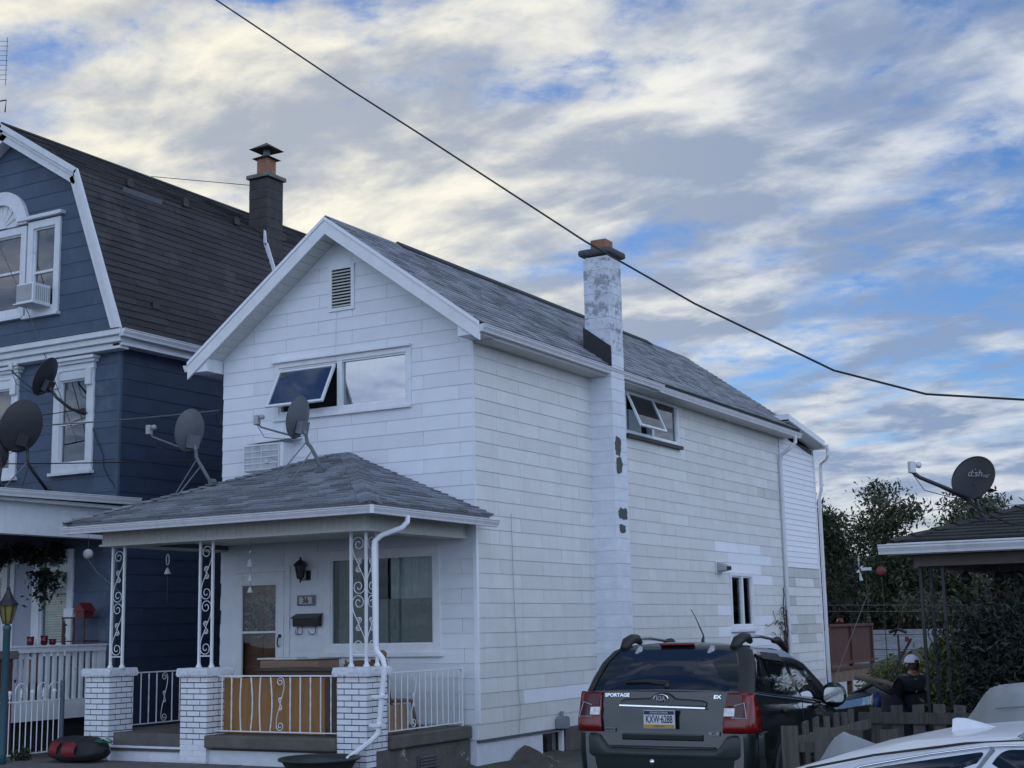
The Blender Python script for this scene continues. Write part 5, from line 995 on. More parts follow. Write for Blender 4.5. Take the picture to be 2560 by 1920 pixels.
# iron gate and lamp post
gt = thing('iron_gate', 'low white iron gate with hoops and spear finials by the blue lamp post', 'gate', (-5.6, -2.6, 0))
part('top_rail', MB().box2((-5.612, -3.30, 0.705), (-5.588, -2.16, 0.725)), m_iron, gt); part('bottom_rail', MB().box2((-5.61, -3.30, 0.005), (-5.59, -2.16, 0.02)), m_iron, gt)
for k in range(12):
    y = -3.25 + k * 0.098; part('baluster', MB().tube([(-5.6, y, 0.0), (-5.6, y, 0.76 if k % 2 == 0 else 0.72)], 0.0075, 6), m_iron, gt)
    if k % 4 == 0: part('spear_finial', MB().lathe([(0.006, 0), (0.02, 0.03), (0.012, 0.05), (0.022, 0.07), (0.003, 0.15)], (-5.6, y, 0.75), 8), m_iron, gt, smooth=True)
    elif k % 4 == 2: part('ball_finial', MB().lathe([(0.006, 0), (0.018, 0.03), (0.012, 0.05), (0.03, 0.075), (0.032, 0.09), (0.02, 0.115), (0.001, 0.12)], (-5.6, y, 0.75), 10), m_iron, gt, smooth=True)
    if k % 4 == 0 and k: part('hoop', MB().tube([(-5.6, y - 0.098, 0.72)] + [(-5.6, y - 0.098 * math.cos(a), 0.86 + 0.10 * math.sin(a)) for a in np.linspace(0, math.pi, 11)] + [(-5.6, y + 0.098, 0.72)], 0.008, 6), m_iron, gt, smooth=True)
    if k == 11: part('hoop', MB().tube([(-5.6, y - 0.098 * 2, 0.72)] + [(-5.6, y - 0.098 - 0.098 * math.cos(a), 0.86 + 0.10 * math.sin(a)) for a in np.linspace(0, math.pi, 11)] + [(-5.6, y, 0.72)], 0.008, 6), m_iron, gt, smooth=True)
single('gate_post', MB().lathe([(0.034, -0.1), (0.034, 1.0), (0.03, 1.01), (0.001, 1.012)], (-5.6, -2.12, -0.03), 14), M('grey_post', (0.10, 0.13, 0.17), 0.5, 0.15), 'grey round steel post holding the white iron gate', 'post', smooth=False)
lp = thing('lamp_post', 'teal lamp post with a dark amber lantern at the left edge', 'lamp post', (-5.33, -3.38, -0.05))
part('pole', MB().lathe([(0.06, -0.1), (0.052, 0.1), (0.048, 1.70), (0.055, 1.72), (0.055, 1.76), (0.03, 1.80)], (-5.33, -3.38, -0.03), 18), m_teal, lp, smooth=True)
part('lantern_glass', MB().lathe([(0.05, 1.80), (0.075, 1.85), (0.115, 2.05), (0.115, 2.055)], (-5.33, -3.38, -0.03), 6), m_amber, lp); part('lantern_roof', MB().lathe([(0.15, 2.05), (0.145, 2.065), (0.085, 2.13), (0.04, 2.22), (0.025, 2.25), (0.03, 2.27), (0.006, 2.32), (0.003, 2.40)], (-5.33, -3.38, -0.03), 8), m_black, lp)
for k in range(6):
    a = k * math.pi / 3; part('lantern_rib', MB().tube([(-5.33 + 0.053 * math.cos(a), -3.38 + 0.053 * math.sin(a), 1.77), (-5.33 + 0.12 * math.cos(a), -3.38 + 0.12 * math.sin(a), 2.02)], 0.008, 5), m_black, lp)

# ================================================================== SATELLITE DISHES
def dish(foot, mast, c, nrm, w, h, lnb, label, mat, arm_r=0.014, struts=(), lmat=None, up=(0, 0, 1), logo=False, roll=0.0):
    t = thing('satellite_dish', label, 'satellite dish', foot, 'satellite dishes on the roofs'); n = V3(*nrm); n /= np.linalg.norm(n); r = np.cross(up, n); r /= np.linalg.norm(r); u = np.cross(n, r); c = V3(*c); lmat = lmat or m_lnb
    r, u = r * math.cos(roll) + u * math.sin(roll), -r * math.sin(roll) + u * math.cos(roll)
    K, S = 8, 40; fr, bk = [], []
    for i in range(K + 1):
        q = i / K; row, rb = [], []
        for k in range(S):
            a = 2 * math.pi * k / S; p = c + r * (w / 2 * q * math.cos(a)) + u * (h / 2 * q * math.sin(a)) + n * (0.055 * (q * q - 1)); row.append(p); rb.append(p - n * 0.010)
        row.append(row[0]); rb.append(rb[0]); fr.append(row); bk.append(rb)
    part('reflector', MB().grid(fr).grid(bk), mat, t, smooth=True); part('rim', MB().tube(fr[K][:-1], 0.008, 6, closed=True), mat, t, smooth=True)
    part('mast', MB().tube(mast, 0.026, 10), mat, t, smooth=True)
    f0 = V3(*mast[0]); part('foot_plate', MB().box(f0 + V3(0, 0, 0.01), (0.16, 0.14, 0.02)).lathe([(0.05, -0.04), (0.05, 0.04)], f0 + V3(0, 0, 0.05), 10, np.cross(n, (0, 0, 1))), mat, t)
    m1 = V3(*mast[-1]); part('back_bracket', MB().box((c - n * 0.07 - u * h * 0.12) * 0.6 + m1 * 0.4, (0.10, 0.16, 0.18), (n, r, u)).tube([m1, c - n * 0.06 - u * h * 0.1], 0.03, 8), m_galv if mat is m_dish else mat, t)
    lw = c - u * h * 0.46 - n * 0.01; lb = V3(*lnb); part('feed_arm', MB().tube([m1 * 0.5 + lw * 0.5, lw, lw * 0.12 + lb * 0.88 - V3(0, 0, 0.03), lb], arm_r, 8), mat if mat is m_dish_d else m_galv, t, smooth=True)
    tow = c - lb; tow /= np.linalg.norm(tow); part('lnb_housing', MB().box(lb + V3(0, 0, 0.05), (0.075, 0.085, 0.14), (tow, np.cross((0, 0, 1), tow), (0, 0, 1))), lmat, t, bevel=0.012)
    part('lnb_feed', MB().lathe([(0.02, 0), (0.032, 0.03), (0.04, 0.055), (0.03, 0.075), (0.004, 0.08)], lb + tow * 0.035 + V3(0, 0, 0.085), 12, tow), lmat, t, smooth=True)
    for a, b in struts: part('strut', MB().tube([a, b], 0.009, 6), m_galv, t)
    part('cable', MB().tube([lb - V3(0, 0, 0.02), lb * .8 + lw * .2 - V3(0, 0, 0.16), lb * .35 + lw * .65 - V3(0, 0, 0.10), lw - V3(0, 0, 0.03), m1], 0.005, 5), m_cable, t, smooth=True)
    return t, r, u, n, c
dish((-1.80, -1.10, 3.75), [(-1.80, -1.10, 3.75), (-1.90, -1.10, 3.97), (-1.99, -1.11, 4.12), (-2.05, -1.11, 4.18), (-2.07, -1.12, 4.30)], (-2.20, -1.14, 4.56), (-0.93, 0.02, 0.24), 0.46, 0.60, (-2.88, -1.20, 4.52), 'grey dish on the middle of the white house porch roof', m_dish,
     struts=(((-2.06, -1.12, 4.20), (-2.28, -1.62, 3.57)), ((-1.96, -1.11, 4.08), (-1.98, -1.60, 3.57))))
dish((-3.52, -1.40, 3.66), [(-3.52, -1.40, 3.66), (-3.66, -1.40, 3.86), (-3.78, -1.40, 4.02), (-3.83, -1.40, 4.10), (-3.84, -1.40, 4.20)], (-3.95, -1.42, 4.49), (-0.90, 0.30, 0.22), 0.46, 0.62, (-4.66, -1.50, 4.50), 'grey dish at the left hip of the white house porch roof', m_dish,
     struts=(((-3.82, -1.40, 4.06), (-4.10, -1.66, 3.40)), ((-3.74, -1.40, 3.96), (-3.75, -1.86, 3.50))))
t3, *_ = dish((-7.0, -1.23, 3.80), [(-7.0, -1.23, 3.80), (-7.0, -1.55, 4.10), (-7.0, -1.66, 4.22), (-7.0, -1.68, 4.42)], (-7.02, -1.80, 4.78), (-0.72, 0.62, 0.25), 0.60, 0.82, (-7.9, -1.75, 4.45), 'large dark dish seen from behind on the blue porch roof', m_dish_d, struts=(((-7.0, -1.66, 4.25), (-7.0, -2.10, 3.80)), ((-7.0, -1.64, 4.2), (-7.3, -1.5, 3.85))), roll=0.25)
part('sticker', MB().box((-6.985, -1.80, 4.98), (0.07, 0.004, 0.06), (V3(0.62, 0.72, 0) / np.linalg.norm((0.62, 0.72)), (0.72, -0.62, 0), (0, 0, 1))), m_plate, t3)
dish((-7.22, -0.36, 5.20), [(-7.22, -0.34, 5.16), (-7.26, -0.60, 5.22), (-7.36, -0.80, 5.38), (-7.44, -0.84, 5.50)], (-7.56, -0.88, 5.74), (-0.86, -0.10, 0.46), 0.44, 0.66, (-8.22, -1.0, 5.92), 'thin edge-on dish bracketed to the blue house wall above the porch roof', m_dish_d, lmat=m_lnb_w)
dish((-7.3, -1.95, 3.85), [(-7.3, -1.95, 3.86), (-7.3, -1.92, 4.10), (-7.3, -1.90, 4.2)], (-7.42, -1.98, 4.38), (-0.75, 0.6, 0.2), 0.46, 0.62, (-8.2, -2.1, 4.3), 'small dark dish cut by the left edge of the photograph', m_dish_d)
# ================================================================== RIGHT NEIGHBOUR'S PORCH
RH = thing('neighbour_porch', 'low dark-shingled porch roof on black iron columns at the right edge', 'porch', (6.8, 1.0, -0.4))
sh_, rise = 0.317, 0.317
E0, E1 = V3(5.70, -0.05, 2.49), V3(12.5, -0.05, 2.49); D = 3.2
pk0, pk1 = V3(5.70 + D, -0.05 + D, 2.49 + rise * D), V3(12.5, -0.05 + D, 2.49 + rise * D); E2 = V3(5.70, -0.05 + 2 * D, 2.49); dn = V3(0, 0, 0.04)
prr = part('porch_roof', MB().prism([E0, E1, pk1, pk0], [E0 - dn, E1 - dn, pk1 - dn, pk0 - dn]).prism([E0, pk0, E2], [E0 - dn, pk0 - dn, E2 - dn]), m_gshing, RH)
ss = V3(0, D, rise * D); ls = np.linalg.norm(ss); ss /= ls; nn_ = np.cross((1, 0, 0), ss); specs = []
shingles(specs, prr, E0, (1, 0, 0), ss, nn_, [(-0.02, -0.02), (4.2, -0.02), (4.2, ls), (D, ls)], 0.145, 0.36, m_gshing, th=0.014)
pieces(specs, 'roof_shingle', 300, 'roof_shingles')
nl2 = V3(-rise, 0, 1); nl2 /= np.linalg.norm(nl2)
def caps2(P, Q, na, nb, par, mat, step=0.30, w=0.15):
    sp = []; P, Q = V3(*P), V3(*Q); L = np.linalg.norm(Q - P); d = (Q - P) / L; ea = np.cross(d, na); eb = np.cross(d, nb); ea = ea if (ea @ nb) < 0 else -ea; eb = eb if (eb @ na) < 0 else -eb; k = 0.0; up = na + nb; up /= np.linalg.norm(up)
    while k < L - 0.05:
        a = P + d * k; b = P + d * min(k + step, L); h0, h1 = up * 0.034, up * 0.02
        sp.append(([a + h0, a + ea * w + na * 0.026, b + ea * w + na * 0.012, b + h1, a + eb * w + nb * 0.026, b + eb * w + nb * 0.012], [(0, 1, 2, 3), (0, 3, 5, 4)], par, mat)); k += step
    pieces(sp, 'hip_cap', 40, 'hip_caps')
caps2(E0, pk0, nn_, nl2, prr, m_gshing)
part('eave_fascia', MB().box2((5.68, -0.07, 2.33), (12.5, -0.045, 2.47)).box2((5.68, -0.045, 2.33), (5.70, 6.2, 2.47)), M('white_fascia', (0.6, 0.63, 0.66), 0.5, 0.08), RH)
part('eave_soffit', MB().box2((5.70, -0.04, 2.33), (12.5, 6.2, 2.345)), M('brown_soffit', (0.17, 0.15, 0.135), 0.8, 0.15), RH)
part('gutter', gutter([(5.60, -0.20, 2.455), (12.5, -0.20, 2.455)], [(0, -1, 0)] * 2, 0.12, 0.115), m_gutter, RH)
part('porch_beam', MB().box2((5.90, 0.25, 2.20), (12.5, 0.50, 2.33)).box2((5.90, 0.5, 2.20), (6.10, 5.9, 2.33)).box2((6.1, 3.2, 2.20), (12.5, 3.35, 2.33)), M('brown_beam', (0.16, 0.14, 0.125), 0.8, 0.15), RH)
for i, (bars, zb) in enumerate(((((5.94, 0.38), (6.04, 0.46), (6.20, 0.38)), -0.35), (((6.50, 3.28), (6.60, 3.28), (6.92, 3.28)), -0.5))):
    c = part('iron_column', MB().box2((bars[0][0] - .018, bars[0][1] - .018, zb), (bars[0][0] + .018, bars[0][1] + .018, 2.2)), m_black, RH)
    for b in bars[1:]: part('post_bar', MB().box2((b[0] - .018, b[1] - .018, zb), (b[0] + .018, b[1] + .018, 2.2)), m_black, c)
    for k in range(4): scroll_part(V3((bars[0][0] + bars[2][0]) / 2, bars[0][1], zb + 0.35 + 0.62 * k), (1, 0, 0), 0.09, 0.29, 1, 0.006, parent=c, mat=m_black)
part('porch_slab', MB().box2((5.95, 0.15, -0.7), (12.5, 6.0, -0.35)), m_conc, RH)
part('house_wall', MB().box2((9.2, 0.6, -0.6), (13, 8, 2.33)), m_sid_s, RH)
for i in range(3):
    x = 6.35 + 0.28 * i; y = 0.9 + 0.5 * i; wi = thing('hanging_ornament', ('leftmost', 'middle', 'rightmost')[i] + ' of the small dark ornaments hanging under the neighbour porch roof', 'ornament', (x, y, 1.95), 'ornaments under the neighbour porch'); part('cord', MB().tube([(x, y, 2.33), (x, y, 2.12)], 0.004, 4), m_cable, wi); part('body', MB().lathe([(0.005, -0.09), (0.06, -0.07), (0.075, -0.02), (0.03, 0.05), (0.005, 0.07)], (x, y, 2.08), 10), m_black, wi, smooth=True)
t6, r6, u6, n6, c6 = dish((6.67, 0.62, 2.70), [(6.67, 0.62, 2.68), (6.65, 0.60, 2.80), (6.61, 0.58, 2.92), (6.59, 0.57, 3.0)], (6.62, 0.42, 3.22), (-0.28, -0.80, 0.30), 0.56, 0.54, (6.02, -0.02, 3.30), 'dark dish with pale lettering on the neighbour porch roof at right', m_dish_d, arm_r=0.024, lmat=m_lnb_w, roll=-0.12)
lg = c6 + u6 * 0.065 - r6 * 0.0 + n6 * (-0.030); m_logo = M('logo_grey', (0.30, 0.32, 0.35), 0.5, 0.05)
text_mesh('logo_lettering', 'd:sh', 0.125, lg + r6 * 0.0 + n6 * 0.004, r6, u6, m_logo, t6, 0.001); text_mesh('logo_lettering', 'HD', 0.055, lg + r6 * 0.155 - u6 * 0.035 + n6 * 0.014, r6, u6, m_logo, t6, 0.001, shear=0.2)
part('logo_dot', MB().lathe([(0.008, 0), (0.008, 0.002)], lg - r6 * 0.012 + u6 * 0.055 + n6 * 0.003, 8, n6), m_logo, t6)
single('dish_cable', MB().tube([(6.05, 0.0, 3.26), (6.5, 0.34, 2.98), (6.72, 0.42, 2.80), (7.0, 0.40, 2.66), (7.4, 0.3, 2.60)], 0.011, 6), m_cable, 'thick black cable running from the right dish over the roof', 'cable', smooth=True)

# ================================================================== CARS
def car_shell(lv, n=10, rr=0.16, rf=0.30):
    """rings of a greenhouse; levels (half width, rear y, rear z, front y, front z)"""
    rings = []
    for hw, yr, zr, yf, zf in lv:
        ring = []; a0 = min(rr, hw * .9); a1 = min(rf, hw * .9)
        for sx, sy, r, q0 in ((1, 0, a0, -90), (1, 1, a1, 0), (-1, 1, a1, 90), (-1, 0, a0, 180)):
            cx = sx * (hw - r); cy = (yf - r) if sy else (yr + r)
            for k in range(n + 1):
                a = math.radians(q0 + 90 * k / n); ring.append((cx + r * math.cos(a), cy + r * math.sin(a)))
            if sy == 0 and sx == 1 or sx == -1 and sy == 1:   # long sides
                nx = [(hw, yf - a1)] if sx == 1 else [(-hw, yr + a0)]
                p, q = ring[-1], nx[0]
                for k in range(1, 8): ring.append((p[0] + (q[0] - p[0]) * k / 8, p[1] + (q[1] - p[1]) * k / 8))
        rings.append([(x, y, zr + (zf - zr) * min(1, max(0, (y - yr) / (yf - yr)))) for x, y in ring])
    return rings
def ring_mb(rings, Wd, cap=True):
    m = len(rings[0]); mb = MB(); mb.add([Wd(*p) for r in rings for p in r], [(i * m + k, i * m + (k + 1) % m, (i + 1) * m + (k + 1) % m, (i + 1) * m + k) for i in range(len(rings) - 1) for k in range(m)])
    if cap: mb.add([Wd(*p) for p in rings[-1]], [tuple(range(m))])
    return mb
def interp_side(lv, y, z):
    prev = None
    for hw, yr, zr, yf, zf in lv:
        zz = zr + (zf - zr) * min(1, max(0, (y - yr) / (yf - yr)))
        if prev and zz >= z: t = (z - prev[1]) / (zz - prev[1] + 1e-9); return prev[0] + (hw - prev[0]) * t
        prev = (hw, zz)
    return prev[0]
def interp_rear(lv, z):
    prev = None
    for hw, yr, zr, yf, zf in lv:
        if prev and zr >= z: t = (z - prev[1]) / (zr - prev[1] + 1e-9); return prev[0] + (yr - prev[0]) * t
        prev = (yr, zr)
    return prev[0]
def rounded(poly, r, n=5):
    out = []; m = len(poly)
    for i in range(m):
        p0, p1, p2 = (np.array(poly[(i + k) % m], float) for k in (-1, 0, 1)); a = p0 - p1; b = p2 - p1; la, lb = np.linalg.norm(a), np.linalg.norm(b); rr = min(r, la * .45, lb * .45); s, e = p1 + a / la * rr, p1 + b / lb * rr
        for k in range(n + 1): t = k / n; out.append(s * (1 - t) ** 2 + p1 * 2 * t * (1 - t) + e * t * t)
    return out
def patch(poly, fn, r=0.04, rings=5, thick=0.0):
    o = rounded(poly, r); c = np.mean(o, 0); n = len(o); mb = MB(); vs_ = []
    for k in range(rings + 1):
        for p in o: q = c + (p - c) * (k / rings); vs_.append(fn(*q))
    fs = [(k * n + i, k * n + (i + 1) % n, (k + 1) * n + (i + 1) % n, (k + 1) * n + i) for k in range(rings) for i in range(n)]; return mb.add(vs_, fs)

# ---- dark green SUV
SO = V3(4.57, -4.20, -0.25); SW = lambda x, y, z: SO + V3(x, y, z)
SUV = thing('parked_suv', 'dark green SUV parked beside the white house, seen from behind', 'car', SO)
def lower(y):
    bz = np.interp(y, [-0.1, 0, .5, 1.4, 2.4, 2.8, 3.6, 4.2, 4.35], [1.21, 1.215, 1.17, 1.09, .985, .96, .90, .78, .70])
    e = np.interp(y, [-0.05, -.045, -.02, .03, .12, .5, 3.6, 4.1, 4.33], [.89, .935, .972, .994, 1, 1, 1, .96, .86]); hw = 0.90 * e
    return [(hw * .72, .30), (hw * .93, .36), (hw * .985, .50), (hw, .66), (hw, .82), (hw * .99, .98), (hw * .972, bz - .02), (hw * .94, bz), (hw * .6, bz + .012), (0, bz + .02)]
G = []
SLANT = lambda y, z: 0.09 * min(1, max(0, (z - .95) / .26)) * max(0, 1 - max(0, y) / .4)
for y in (-0.05, -0.045, -0.02, 0.03, .10, .3, .55, .8, 1.1, 1.4, 1.7, 2.0, 2.3, 2.6, 2.9, 3.2, 3.5, 3.8, 4.05, 4.22, 4.32):
    h = lower(y); row = [SW(x, y + SLANT(y, z), z) for x, z in h] + [SW(-x, y + SLANT(y, z), z) for x, z in reversed(h[:-1])]; G.append(row)
body = MB().grid(G)
for row in (G[0], G[-1]): body.add(row, [tuple(range(len(row)))])
bo = part('body', body, m_paint, SUV, smooth=True)
LV = [(.862, .02, 1.00, 3.02, .88), (.855, .035, 1.205, 2.74, 1.03), (.83, .13, 1.33, 2.42, 1.21), (.785, .26, 1.48, 2.08, 1.40), (.72, .39, 1.59, 1.70, 1.53), (.63, .45, 1.632, 1.50, 1.578), (.42, .52, 1.655, 1.32, 1.612), (.2, .65, 1.664, 1.2, 1.625)]
rg = car_shell(LV, rr=0.13, rf=0.28); part('cabin_shell', ring_mb(rg, SW), m_paint, SUV, smooth=True)
rearf = lambda x, z: SW(x, interp_rear(LV, z) - 0.007 + 0.05 * max(0, (abs(x) - .45)) ** 2, z)
sidef = lambda s: (lambda y, z: SW(s * (interp_side(LV, y, z) + 0.006), y, z))
part('rear_window', patch([(-.66, 1.225), (.66, 1.215), (.545, 1.585), (-.545, 1.59)], rearf, 0.05), m_cglass, SUV, smooth=True)
for s in (1, -1):
    part('quarter_window', patch([(.20, 1.235), (.44, 1.222), (.56, 1.545), (.475, 1.55)], sidef(s), 0.06), m_cglass, SUV, smooth=True)
    part('rear_door_window', patch([(.66, 1.175), (1.36, 1.115), (1.15, 1.475), (.60, 1.525)], sidef(s), 0.06), m_cglass, SUV, smooth=True)
    part('front_door_window', patch([(1.46, 1.105), (2.20, 1.045), (1.80, 1.345), (1.26, 1.465)], sidef(s), 0.05), m_cglass, SUV, smooth=True)
    part('window_visor', patch([(.58, 1.50), (1.14, 1.455), (1.12, 1.53), (.62, 1.565)], lambda y, z, s=s: SW(s * (interp_side(LV, y, z) + 0.025), y, z), 0.03), m_clad, SUV, smooth=True)
    part('belt_strip', MB().tube([SW(s * 0.895, yy, zz) for yy, zz in ((.1, 1.205), (.5, 1.165), (1.4, 1.085), (2.4, .985))], 0.009, 6), m_chrome if False else m_clad, SUV)
    part('rear_pillar_strip', MB().grid([[SW(s * (abs(x) + o[0]), y - o[1], z) for x, y, z in [rg[l][k] for k in range(1, 11)]] for l, o in ((1, (.006, .012)), (2, (.006, .012)), (3, (.006, .012)), (4, (.004, .010)), (5, (0, .006)))]), m_clad, SUV, smooth=True)
    rk = part('roof_rail', MB().tube([SW(s * .58, .42, 1.60), SW(s * .585, .50, 1.67), SW(s * .59, .62, 1.70), SW(s * .59, .74, 1.70), SW(s * .59, .82, 1.66)], [.05, .055, .05, .045, .03], 8), m_clad, SUV, smooth=True)
    part('rail_bar', MB().tube([SW(s * .595, .72, 1.705), SW(s * .60, 1.1, 1.70), SW(s * .595, 1.5, 1.665), SW(s * .59, 1.7, 1.63)], 0.016, 8), m_alloy, rk, smooth=True)
    part('rail_front_foot', MB().tube([SW(s * .595, 1.48, 1.655), SW(s * .595, 1.62, 1.655), SW(s * .60, 1.85, 1.55)], [.03, .04, .025], 8), m_clad, rk, smooth=True)
    # tail lamp wrapping the corner
    wrap = lambda x, z, d=0.016: float(np.interp(x, [0, .79, .84, .875, .895, .908, .95], [-.05, -.05, -.045, -.02, .03, .12, .2])) + SLANT(0, z) - d
    rows = []
    for z in np.linspace(.845, 1.205, 9):
        t = (z - .845) / .36; xi = .615 + .03 * t; xo = .915 - .035 * t ** 2.2; rows.append([SW(s * (xi + (xo - xi) * k / 14), wrap(xi + (xo - xi) * k / 14, z) - 0.010 * math.sin(math.pi * k / 14), z) for k in range(15)])
    lm = part('tail_lamp', MB().grid(rows), m_tail, SUV, smooth=True, solid=0.02)
    cl = lambda x0, x1, z0, z1, dd: MB().grid([[SW(s * x, wrap(x, z, 0.042) - dd, z) for x in np.linspace(x0, x1, 7)] for z in (z0, (z0 + z1) / 2, z1)])
    part('clear_lens', cl(.632, .735, 1.00, 1.07, 0.006), m_clear, lm, smooth=True); part('dark_lens', cl(.725, .845, .985, 1.115, 0.002), m_tail_d, lm, smooth=True); part('upper_lens', cl(.65, .80, 1.09, 1.19, 0.003), m_tail_d, lm, smooth=True)
    part('lens_seam', MB().tube([SW(s * x, wrap(x, z, 0.048), z) for x, z in ((.71, .985), (.85, .982), (.82, 1.118), (.725, 1.09))], 0.003, 5), m_plate, lm)
    # door mirror, handles, wheels
    mi = part('door_mirror', patch([(-.11, -.075), (.11, -.075), (.10, .075), (-.09, .075)], lambda a, b, s=s: SW(s * (1.02 + a), 2.02, 1.09 + b), 0.05), m_clear if False else m_chrome, SUV, smooth=True); part('mirror_housing', MB().lathe([(0.13, 0), (0.125, 0.05), (0.09, 0.10), (0.03, 0.13)], SW(s * 1.02, 2.022, 1.09), 16, (0, 1, 0)), m_paint, mi, smooth=True); part('mirror_arm', MB().tube([SW(s * .86, 2.12, 1.05), SW(s * .95, 2.08, 1.05)], 0.03, 8), m_clad, mi)
    for yy in (.86, 1.75): part('door_handle', MB().box(SW(s * .912, yy, 1.0), (0.03, 0.17, 0.03)), m_clad, SUV, bevel=0.01)
    part('door_seam', MB().tube([SW(s * .905, 1.36, 1.09), SW(s * .908, 1.36, .8), SW(s * .905, 1.30, .5)], 0.004, 4), m_dark, SUV)
    part('rocker_cladding', MB().box(SW(s * .90, 2.1, .42), (0.04, 1.7, 0.18)), m_clad, SUV, bevel=0.02)
    for yc in (.88, 3.45):
        w_ = part('wheel', MB().lathe([(.20, -.09), (.31, -.10), (.335, -.07), (.338, 0), (.335, .07), (.31, .10), (.20, .09)], SW(s * .80, yc, .335), 32, (1, 0, 0)), m_tyre, SUV, smooth=True); part('rim', MB().lathe([(.03, .075), (.05, .08), (.19, .07), (.205, .095), (.20, .06), (.03, .05)], SW(s * .80, yc, .335), 24, (s, 0, 0)), m_alloy, w_)
        part('wheel_arch', MB().tube([SW(s * .905, yc + .40 * math.cos(a), .36 + .40 * math.sin(a)) for a in np.linspace(-0.1, math.pi + 0.1, 19)], 0.03, 6), m_clad, SUV, smooth=True); part('arch_liner', MB().lathe([(.39, 0), (.39, .012), (.01, .014)], SW(s * .896, yc, .36), 24, (s, 0, 0)), m_dark, SUV)
# rear bumper
rows = []; nb = 41
def btop(x): return np.interp(abs(x), [0, .55, .58, .63, .66, .93], [.70, .705, .72, .80, .835, .845])
for j in range(9):
    row = []
    for i in range(nb):
        x = -.93 + 1.86 * i / (nb - 1); e = .26 * (abs(x) / .93) ** 7; z0, z1 = .36, btop(x)
        ys = [0.06, -0.02, -0.075, -0.085, -0.105, -0.115, -0.115, -0.10, 0.03]; zs = [z0, z0 + .02, z0 + .06, .60, .625, .64, z1 - .045, z1 - .012, z1 + .004]; row.append(SW(x, ys[j] + e, zs[j]))
    rows.append(row)
bp_ = part('rear_bumper', MB().grid(rows), m_clad if False else M('bumper_green_grey', (0.030, 0.042, 0.044), 0.5, 0.1, 30, 0.05, 160), SUV, smooth=True)
part('step_pad', MB().box(SW(0, -0.03, .712), (1.05, 0.12, 0.012)), m_clad, SUV)
tg = lambda x, z: SW(x, -0.052 + SLANT(0, z), z)
# raised grip panel with chrome strip, emblem, plate
part('handle_panel', MB().prism([tg(*p) - V3(0, .030, 0) for p in ((-.43, 1.095), (.44, 1.08), (.44, 1.115), (.40, 1.13), (.13, 1.145), (.09, 1.175), (.05, 1.195), (-.05, 1.197), (-.09, 1.178), (-.13, 1.15), (-.40, 1.14), (-.43, 1.125))], [tg(*p) for p in ((-.44, 1.09), (.45, 1.075), (.45, 1.12), (.40, 1.14), (.13, 1.155), (.09, 1.185), (.05, 1.205), (-.05, 1.207), (-.09, 1.188), (-.13, 1.16), (-.40, 1.15), (-.44, 1.13))]), m_paint, SUV, bevel=0.008)
part('chrome_strip', MB().prism([tg(-.435, 1.098) - V3(0, .052, 0), tg(.445, 1.078) - V3(0, .052, 0), tg(.445, 1.058) - V3(0, .046, 0), tg(-.435, 1.078) - V3(0, .046, 0)], [tg(-.435, 1.098), tg(.445, 1.078), tg(.445, 1.058), tg(-.435, 1.078)]), m_chrome, SUV, bevel=0.004)
em = part('emblem', MB().lathe([(0.078, 0), (0.078, 0.006), (0.07, 0.008)], (0, 0, 0), 32, (0, -1, 0)), m_chrome, SUV)
em.location = Vector(tg(-.01, 1.15) - V3(0, .036, 0) - SO); em.scale = (1, 1, 0.56)
for v_ in em.data.vertices: v_.co = Vector(v_.co) + Vector(SO)
e2 = part('emblem_field', MB().lathe([(0.067, 0.0085), (0.066, 0.010)], (0, 0, 0), 32, (0, -1, 0)), m_black, em)
for v_ in e2.data.vertices: v_.co = Vector(v_.co) + Vector(SO)
YU = V3(0, 0.26, 0.97)
text_mesh('emblem_letters', 'KIA', 0.062, tg(-.01, 1.15) - V3(0, .0475, 0), (1, 0, 0), (0, 0, 1), m_chrome, SUV, 0.001, sx=1.0, bold=0.003)
text_mesh('badge', 'SPORTAGE', 0.046, tg(-.48, 1.178) - V3(0, .012, 0), (1, 0, 0), YU, m_chrome, SUV, 0.003, sx=1.15, bold=0.002)
text_mesh('badge', 'EX', 0.046, tg(.545, 1.165) - V3(0, .012, 0), (1, 0, 0), YU, m_chrome, SUV, 0.003, sx=1.3, bold=0.002)
for x, z, s_ in ((-.53, .86, '4WD'), (.525, .84, 'V6')):
    bd = part('badge_plate', MB().box(tg(x, z) - V3(0, .006, 0), (0.105, 0.008, 0.036)), m_alloy, SUV, bevel=0.003); text_mesh('badge', s_, 0.036, tg(x, z) - V3(0, .012, 0), (1, 0, 0), (0, 0, 1), m_black, SUV, 0.001, sx=1.25, bold=0.001)
PC = tg(-.005, .965) - V3(0, .045, 0); lp_ = part('licence_plate', MB().box(PC, (0.312, 0.006, 0.160)), m_plate, SUV, bevel=0.003)
part('plate_frame', MB().box(PC + V3(0, .004, 0), (0.325, 0.008, 0.173)), m_alloy, lp_); part('plate_band', MB().box(PC + V3(0, -.0035, .060), (0.305, 0.002, 0.034)), m_navy, lp_); part('plate_band', MB().box(PC + V3(0, -.0035, -.062), (0.305, 0.002, 0.030)), m_gold, lp_)
text_mesh('plate_text', 'KXW\u00b76288', 0.098, PC + V3(0, -.0045, -.003), (1, 0, 0), (0, 0, 1), m_navy, lp_, 0.0006, sx=0.60, bold=0.0015)
text_mesh('plate_text', 'PENNSYLVANIA', 0.026, PC + V3(0.0, -.0055, .060), (1, 0, 0), (0, 0, 1), m_plate, lp_, 0.0006); text_mesh('plate_text', 'visitPA.com', 0.024, PC + V3(0, -.0055, -.062), (1, 0, 0), (0, 0, 1), m_navy, lp_, 0.0006)
part('plate_recess', MB().box(tg(0, .80) + V3(0, -.004, 0), (0.82, 0.02, 0.06)), m_paint, SUV, bevel=0.02)
